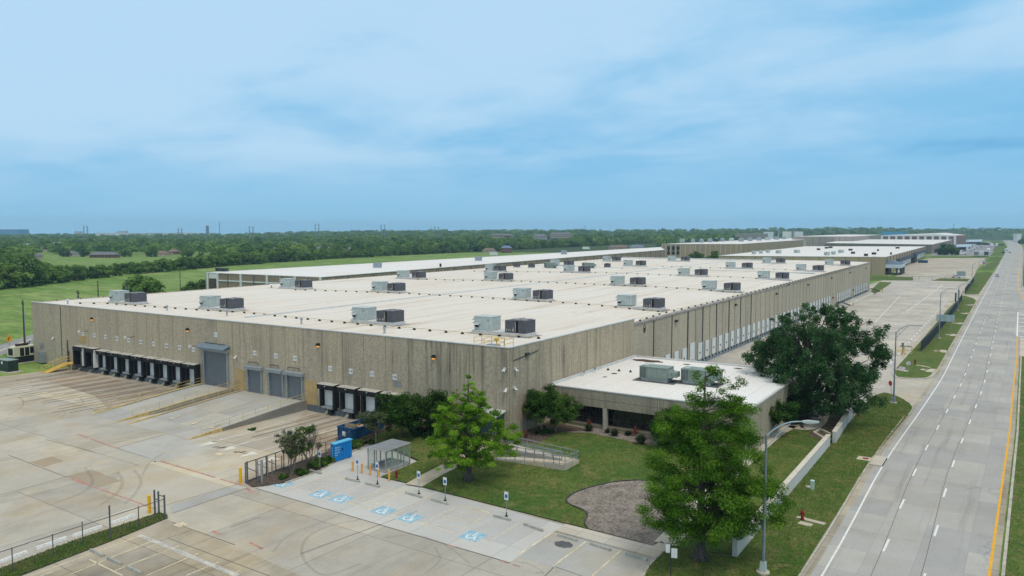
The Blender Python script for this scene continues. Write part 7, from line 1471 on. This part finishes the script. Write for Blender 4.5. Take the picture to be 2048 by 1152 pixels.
def shrub(lb, P, r_, h, m, n=16, per=90, name='shrub', group=None):
    cen = [(random.uniform(-r_, r_)*.8, random.uniform(-r_, r_)*.8, h*random.uniform(.3, .8)) for _ in range(n)]; V, tone = clump_leaves(cen, [h*random.uniform(.35, .6) for _ in range(n)], per, .13, .8); t = bpy.data.objects.new(name, quads_mesh(name, V, tone, m)); col.objects.link(t); t.location = P; return tag(t, lb, 'shrub', group)
for q, r_, h, lb in (((604, 948), .9, .5, 'low green shrub under the left crape myrtle'), ((632, 934), 1.2, .7, 'low green shrub under the half bare crape myrtle'), ((648, 925), 1.1, .7, 'green shrub against the left side of the blue locker'), ((565, 956), .6, .4, 'tiny green shrub in the mulch by the sliding gate'), ((712, 894), 1.0, .9, 'weedy shrub between the blue locker and the skip'), ((748, 884), 1.3, .55, 'low bushy plants under the small grey green tree'), ((712, 872), .8, 1.6, 'tall weedy shrub behind the chain link by the skip')): shrub(lb, gp(*q, .1), r_, h, LEAFG)
shrub('weeds growing along the foot of the wide ramp wall', gp(505, 860), .5, .3, LEAFG, 8); shrub('dark undergrowth beneath the holly trees', lp(1090, 866), 1.5, .6, LEAFM); shrub('dark undergrowth beneath the left bush trees', lp(850, 868), 2.2, .8, LEAFM, 24); shrub('dark low shrubs at the office corner column', lp(1330, 894), 1.2, .8, LEAFM)
def inside(P, poly):
    ins = np.zeros(len(P), bool); nP = len(poly)
    for i in range(nP):
        a, c = poly[i], poly[(i+1) % nP]; cr_ = ((a[1] > P[:, 1]) != (c[1] > P[:, 1])); ins ^= cr_ & (P[:, 0] < (c[0]-a[0])*(P[:, 1]-a[1])/((c[1]-a[1]) or 1e-9)+a[0])
    return ins
def blades(name, polys, N, size, m):
    pts = []
    for poly, zf, share, tall in polys:
        xs_, ys_ = [p[0] for p in poly], [p[1] for p in poly]; k = int(N*share); P = np.stack([rng.uniform(min(xs_), max(xs_), k*4), rng.uniform(min(ys_), max(ys_), k*4)], 1); P = P[inside(P, poly)][:k]
        for ex_ in EXCL: P = P[~inside(P, ex_)]
        P += rng.normal(0, .04, P.shape); pts.append(np.array([(x, y, zf(x, y)) for x, y in P]))
    P = np.concatenate(pts); n = len(P); a = rng.uniform(0, 6.283, n); hgt = rng.uniform(.4, 1.2, n)*size; sd = np.stack([np.cos(a), np.sin(a), np.zeros(n)], 1)*(size*.32); ln_ = np.stack([rng.normal(0, .5, n)*hgt, rng.normal(0, .5, n)*hgt, hgt], 1)
    V = np.stack([P-sd, P+sd, P+sd*.5+ln_, P-sd*.5+ln_], 1); o = bpy.data.objects.new(name, quads_mesh(name, V, np.clip(rng.normal(.5, .22, n), 0, 1), m)); col.objects.link(o); return tag(o, 'short mown green grass on the lawn and verges', 'grass', None, 'stuff')
GRB = blade_mat('grass_blades', (.08, .14, .024), (.125, .20, .04), (.20, .24, .075), (.27, .245, .10))
blades('grass', [(lawn_poly, LZ, .45, 1), (verge_a, VZ, .38, 1), (strip, lambda x, y: .1, .07, 1), ([p+Vector((.45, 0, 0)) for p in road_r[:4]]+[Vector((4, road_r[3].y, 0)), Vector((4, 30, 0))], VZ, .10, 1)], 90000, .11, GRB)
# field and distant single trees
def far_variant(seed, lm, tall=1.):
    random.seed(seed); r2 = np.random.default_rng(seed); w = MB(); w.tube([(0, 0, -.5), (0, 0, 4.5)], [.45, .3], 6); cen, rad = [], []
    for i in range(17):
        a = i*2.4+random.uniform(-.4, .4); e = random.uniform(.1, 1)**.6*4.4; z = 2.4+(1-(e/5.2)**2)*random.uniform(1.5, 8.6)*tall; cen.append((math.cos(a)*e, math.sin(a)*e, z)); rad.append(random.uniform(1.5, 2.5))
    for i in range(6): a = i*1.05; cen.append((math.cos(a)*3.6, math.sin(a)*3.6, random.uniform(1.2, 3))); rad.append(random.uniform(1.4, 2.1))
    V, tone = clump_leaves(cen, rad, 80, .85, .85, .7, .35, .3, 1.25); return quads_mesh('wood_tree', V, tone, lm, (w, BARK))
LEAFF2 = leaf_mat('wood_leaves_light', (.06, .125, .024), (.125, .215, .045), (.21, .30, .08), .28); LEAFF3 = leaf_mat('wood_leaves_dark', (.025, .07, .018), (.065, .13, .038), (.12, .20, .06), .28)
VAR = [far_variant(50+i, (LEAFF, LEAFF3, LEAFF2, LEAFF)[i % 4], .75+.1*i) for i in range(7)]
VH = [float(np.percentile([v.co.z for v in m.vertices], 98)) for m in VAR]
def wood_tree(P, h, lb, group=None, w=1., v=None, name='wood_tree'):
    vi = v if v is not None else random.randrange(7); me = VAR[vi]; o = bpy.data.objects.new(name, me); col.objects.link(o); o.location = P; k = h/VH[vi]; o.scale = (k*w, k*w, k); o.rotation_euler = (0, 0, random.uniform(0, 6.28)); return tag(o, lb, 'tree', group)
random.seed(4)
def fit(q, top, w, lb, v): P = gp(*q); return wood_tree(P, height_at(P, top), lb, None, w, v, 'field_tree')
fit((283, 604), 555, 1.0, 'round dense tree at the field edge behind the left rooftop units', 0); fit((262, 604), 573, 1.0, 'small bush left of the round field tree', 3); fit((392, 598), 566, 1.25, 'dark spreading shrub left of the second warehouse', 1); fit((410, 598), 560, 1.0, 'dark tall shrub touching the second warehouse corner', 5)
fit((1388, 527), 504.5, 1.0, 'dark tree before the brick block, left of two', 1); fit((1400, 527), 507.5, 1.0, 'green tree beside the dark one before the brick block', 3); fit((1428, 527), 503, 1.0, 'lighter green tree before the brick block, right one', 2); fit((1415, 527), 515, 1.4, 'low bright shrub between the trees before the brick block', 2); fit((1437, 526), 514, 1.2, 'low bright shrub at the tan warehouse end', 2)
fit((1752.5, 548), 516.5, .85, 'round green tree before the neighbouring entrance hood', 0); fit((1890, 510), 489, 1.15, 'broad dark oak in the far lot, left half', 1); fit((1904, 510), 490, 1.15, 'broad dark oak in the far lot, right half', 1)
for q, tp in (((1958, 490), 485), ((1968, 490), 485.5), ((1975, 490), 486), ((2020, 478), 472.5), ((2030, 480), 473.5), ((2040, 484), 476), ((2046, 488), 479)): fit(q, tp, 1.6, 'dark roadside shrub near the far road bend', 1)['group'] = 'shrubs at the far road bend'
# tree belt behind the field
belt = ((-70, 586), (0, 578), (100, 568), (250, 550), (400, 537), (520, 527), (640, 519.5), (780, 512), (900, 506), (1000, 502), (1100, 498.5), (1210, 495), (1322, 491.5)); nb_ = 0
btop = ((-70, 532), (0, 527), (60, 524), (140, 535), (260, 534), (330, 520), (380, 515), (430, 512), (560, 502), (700, 502), (900, 488), (1322, 480))
def interp(T, x): return float(np.interp(x, [t[0] for t in T], [t[1] for t in T]))
for row in range(5):
    x = -66.+row*7
    while x < 1318:
        y = interp(belt, x); P = gp(x, y); d = math.hypot(P.x, P.y); far = d+(4, 15, 28, 45, 62)[row]+random.uniform(-4, 4); P = P*(far/d); P.z = 0
        hh = max(6.5, min(15, height_at(P, interp(btop, x))*random.uniform(.78, 1.12)))
        if not (row > 2 and 70 < x < 430) and nb_ < 295:
            wood_tree(P, hh, 'leafy green tree in the belt beyond the mown field', 'trees in the belt beyond the field', random.uniform(.95, 1.3)); nb_ += 1
        x += (8.6+row*2.2)*1540/d/1.06*random.uniform(.75, 1.25)
for x in (132, 168, 255, 300, 372, 398, 30, 48): P = at(x+random.uniform(-6, 6), 514, 850); P.z = 0; wood_tree(P, random.uniform(8, 12), 'single garden tree near the ranch houses', 'garden trees near the ranch houses')
# the endless wood beyond: rising slightly towards the horizon on the right
hz = ((-300, 467.5), (0, 467.5), (430, 467), (600, 463), (700, 460.5), (1000, 458.5), (1300, 458.5), (1480, 456.5), (1620, 454), (1800, 455), (1950, 456), (2350, 455))
def zrise(x, d): s0 = 1000. if x < 1480 else (1900. if x < 1800 else 2500.); zm = 27.3+(464-interp(hz, x))/1540*3500-11; return max(0., zm*(d-s0)/(3500-s0))
hb, NA, ds = MB(), 64, (900, 1000, 1200, 1500, 1900, 2200, 2500, 2800, 3200, 3600, 4200); vs, fs = [], []
for i in range(NA+1):
    x = -350+2800*i/NA
    for d in ds: p = at(x, 464, d); vs.append((p.x, p.y, zrise(x, min(d, 3600))-.35+(0 if d < 3700 else -14)))
m_ = len(ds)
for i in range(NA):
    for j in range(m_-1): fs.append((i*m_+j, (i+1)*m_+j, (i+1)*m_+j+1, i*m_+j+1))
hb.add(vs, fs); struct(hb.build('hills', grass('wood_floor', (.03, .06, .015), (.05, .085, .02), (.09, .10, .04), .4, .3), smooth=True))
def scatter(N, dlo, dhi, M, seed):
    r2 = np.random.default_rng(seed); C, Rr, Hh = [], [], []
    while len(C) < N:
        x = r2.uniform(-120, 2180); d = dlo*(dhi/dlo)**r2.random(); tl = gp(min(1322, max(-60, x)), interp(belt, min(1322, max(-60, x)))); lim = math.hypot(tl.x, tl.y)*.97+45
        if 55 < x < 435: lim = 905
        if x > 1318: lim = 1150
        if x > 1480: lim = 1750 if x < 1600 else 2350
        if x > 1850: lim = 2650
        if d < lim or any(abs(x-hx_) < hw/2+4 and hd-260 < d < hd+14 for hx_, hd, hw in HOUSES): continue
        if d < 1300 and r2.random() < .12: continue
        p = at(x, 464, d); C.append((p.x, p.y, zrise(x, d))); k = 1+max(0, (d-1200)/2500); Rr.append(r2.uniform(4.5, 9.5)*k); Hh.append(r2.uniform(7., 15.5))
    C, Rr, Hh = np.array(C), np.array(Rr), np.array(Hh); n = len(C); idx = np.repeat(np.arange(n), M); d = unit(r2.normal(size=(n*M, 3))); d[:, 2] = np.where(d[:, 2] < -.3, -d[:, 2], d[:, 2])
    lob = .8+.25*np.sin(4*np.arctan2(d[:, 1], d[:, 0])+idx)*np.cos(3*d[:, 2]+idx*1.7); q = r2.uniform(.72, 1.05, n*M)*lob
    p = C[idx]+d*np.stack([Rr[idx]*q, Rr[idx]*q, Hh[idx]*.55*q], 1); p[:, 2] += Hh[idx]*.47; nr = unit(d*1.0+np.array([0, 0, .35])+r2.normal(size=(n*M, 3))*.45)
    tone = np.clip(r2.normal(.48, .24, n)[idx]+r2.normal(0, .12, n*M), 0, 1); return leaf_quads(p, nr, Rr[idx]*.30, 1.2, r2), tone
V1, t1_ = scatter(1500, 470, 1500, 260, 1); V2, t2_ = scatter(3800, 1300, 3500, 70, 2)
me = quads_mesh('wood', np.concatenate([V1, V2]), np.concatenate([t1_, t2_]), LEAFF); o = bpy.data.objects.new('wood', me); col.objects.link(o); tag(o, 'endless green wood of trees reaching to the horizon', 'wood', None, 'stuff')

# ------------------------------------------------------------------ air, sky, sun, camera
bx0 = MB(); bx0.bx(-4600, 1800, -120, 4700, -1.2, 96); hz_o = bx0.build('haze', None or PAINTW)
hm = bpy.data.materials.new('haze_air'); hm.use_nodes = True; nt = hm.node_tree; nt.nodes.clear(); ou = nt.nodes.new('ShaderNodeOutputMaterial'); pv = nt.nodes.new('ShaderNodeVolumePrincipled'); pv.inputs['Density'].default_value = HAZE = .00012
pv.inputs['Color'].default_value = (.50, .76, .95, 1); pv.inputs['Anisotropy'].default_value = .0; nt.links.new(pv.outputs[0], ou.inputs['Volume']); hz_o.data.materials.clear(); hz_o.data.materials.append(hm); tag(hz_o, None, None, None, 'stuff')
wd_ = bpy.data.worlds.new('World'); scene.world = wd_; wd_.use_nodes = True; nt = wd_.node_tree; N = nt.nodes; Lk = nt.links.new; bg = N['Background']
SUN = Vector((.40, -.22, .89)).normalized(); el = math.asin(SUN.z); az = math.atan2(SUN.x, SUN.y)
sky = N.new('ShaderNodeTexSky'); sky.sky_type = 'NISHITA'; sky.sun_disc = False; sky.sun_elevation = el; sky.sun_rotation = az; sky.air_density = 1.4; sky.dust_density = 1.0; sky.ozone_density = 3.
def vm(op, a, b=None, f=None):
    m = N.new('ShaderNodeVectorMath'); m.operation = op
    for i, v in enumerate((a, b)):
        if v is None: continue
        if isinstance(v, tuple): m.inputs[i].default_value = v
        else: Lk(v, m.inputs[i])
    if f is not None:
        if isinstance(f, float): m.inputs['Scale'].default_value = f
        else: Lk(f, m.inputs['Scale'])
    return m
def mt(op, a, b=0., c=None):
    m = N.new('ShaderNodeMath'); m.operation = op
    for i, v in enumerate((a, b, c)):
        if v is None: continue
        if isinstance(v, (int, float)): m.inputs[i].default_value = v
        else: Lk(v, m.inputs[i])
    return m.outputs[0]
def mrange(f, a, b, lo=0., hi=1.):
    m = N.new('ShaderNodeMapRange'); m.interpolation_type = 'SMOOTHSTEP'; Lk(f, m.inputs['Value'])
    for i, v in zip(('From Min', 'From Max', 'To Min', 'To Max'), (a, b, lo, hi)): m.inputs[i].default_value = v
    return m.outputs[0]
def mx(f, a, b):
    m = N.new('ShaderNodeMix'); m.data_type = 'RGBA'
    for s, v in ((m.inputs[0], f), (m.inputs[6], a), (m.inputs[7], b)):
        if isinstance(v, (int, float)): s.default_value = v
        elif isinstance(v, tuple): s.default_value = (*v, 1)
        else: Lk(v, s)
    return m.outputs[2]
tc = N.new('ShaderNodeTexCoord'); sep = N.new('ShaderNodeSeparateXYZ'); Lk(tc.outputs['Generated'], sep.inputs[0]); z = sep.outputs[2]
inv = mt('DIVIDE', 1., mt('ADD', mt('MAXIMUM', z, 0.), .16)); pl = vm('SCALE', tc.outputs['Generated'], None, inv).outputs[0]
def ns(scale, det, rough, loc, st=(1, 1, 1), rot=0.):
    mp = N.new('ShaderNodeMapping'); Lk(pl, mp.inputs['Vector']); mp.inputs['Location'].default_value = loc; mp.inputs['Scale'].default_value = st; mp.inputs['Rotation'].default_value = (0, 0, rot); x = N.new('ShaderNodeTexNoise'); Lk(mp.outputs[0], x.inputs['Vector']); x.inputs['Scale'].default_value = scale; x.inputs['Detail'].default_value = det; x.inputs['Roughness'].default_value = rough; x.inputs['Distortion'].default_value = .3; return x.outputs['Fac']
cl = ns(1.25, 6, .55, (3.2, 1.7, 0), (1, 1, 1), HEAD); cl2 = ns(1.45, 6, .52, (8.1, 4.3, 0), (.8, 1.3, 1), HEAD-.5)
rt = vm('DOT_PRODUCT', tc.outputs['Generated'], (rx, ry, 0)).outputs['Value']      # clearer towards the right of the road
soft = mrange(cl, .25, .75); wisps = mrange(cl2, .46, .76, 0., 1.)
lit = mt('SUBTRACT', mt('ADD', mrange(z, .0, .24, .11, .80), mt('MULTIPLY', mrange(rt, -.5, .75, .26, -.24), mrange(z, 0., .12))), mt('MULTIPLY', mt('SUBTRACT', .5, soft), mrange(z, .02, .14, .14, .66)))
lit = mt('SUBTRACT', lit, mt('MULTIPLY', wisps, mrange(z, .03, .13, .08, .45)))
base = mx(mrange(z, .0, .10), (.29, .615, .885), (.235, .56, .865))
c_ = mx(mrange(lit, -.45, .1), (.125, .43, .76), base)
c_ = mx(mrange(lit, .0, .95), c_, (.49, .735, .955))
c_ = mx(mrange(z, .30, .65), c_, (.80, .84, .87))
skc = vm('SCALE', sky.outputs[0], None, .10).outputs[0]
fin = mx(.94, skc, c_); Lk(fin, bg.inputs[0]); bg.inputs[1].default_value = 1.
su = bpy.data.lights.new('sun', 'SUN'); su.energy = 1.5; su.angle = R(16); su.color = (1., .93, .82); so = bpy.data.objects.new('sun', su); col.objects.link(so); so.rotation_euler = SUN.to_track_quat('Z', 'Y').to_euler(); so.location = (0, 0, 200)
cam = bpy.data.cameras.new('camera'); co_ = bpy.data.objects.new('camera', cam); col.objects.link(co_); co_.location = (0, 0, H); co_.rotation_euler = (R(90)-PITCH, 0, HEAD); cam.sensor_width = 36.; cam.lens = F/2048*36; cam.clip_end = 30000; cam.clip_start = .5
scene.camera = co_
scene.view_settings.view_transform = 'Standard'; scene.view_settings.look = 'None'; scene.view_settings.exposure = 0.; scene.view_settings.gamma = 1.
scene.render.engine = 'CYCLES'; cy = scene.cycles; cy.use_denoising = True; cy.max_bounces = 5; cy.diffuse_bounces = 3; cy.glossy_bounces = 2; cy.transmission_bounces = 3; cy.transparent_max_bounces = 10; cy.volume_bounces = 0; cy.caustics_reflective = False; cy.caustics_refractive = False
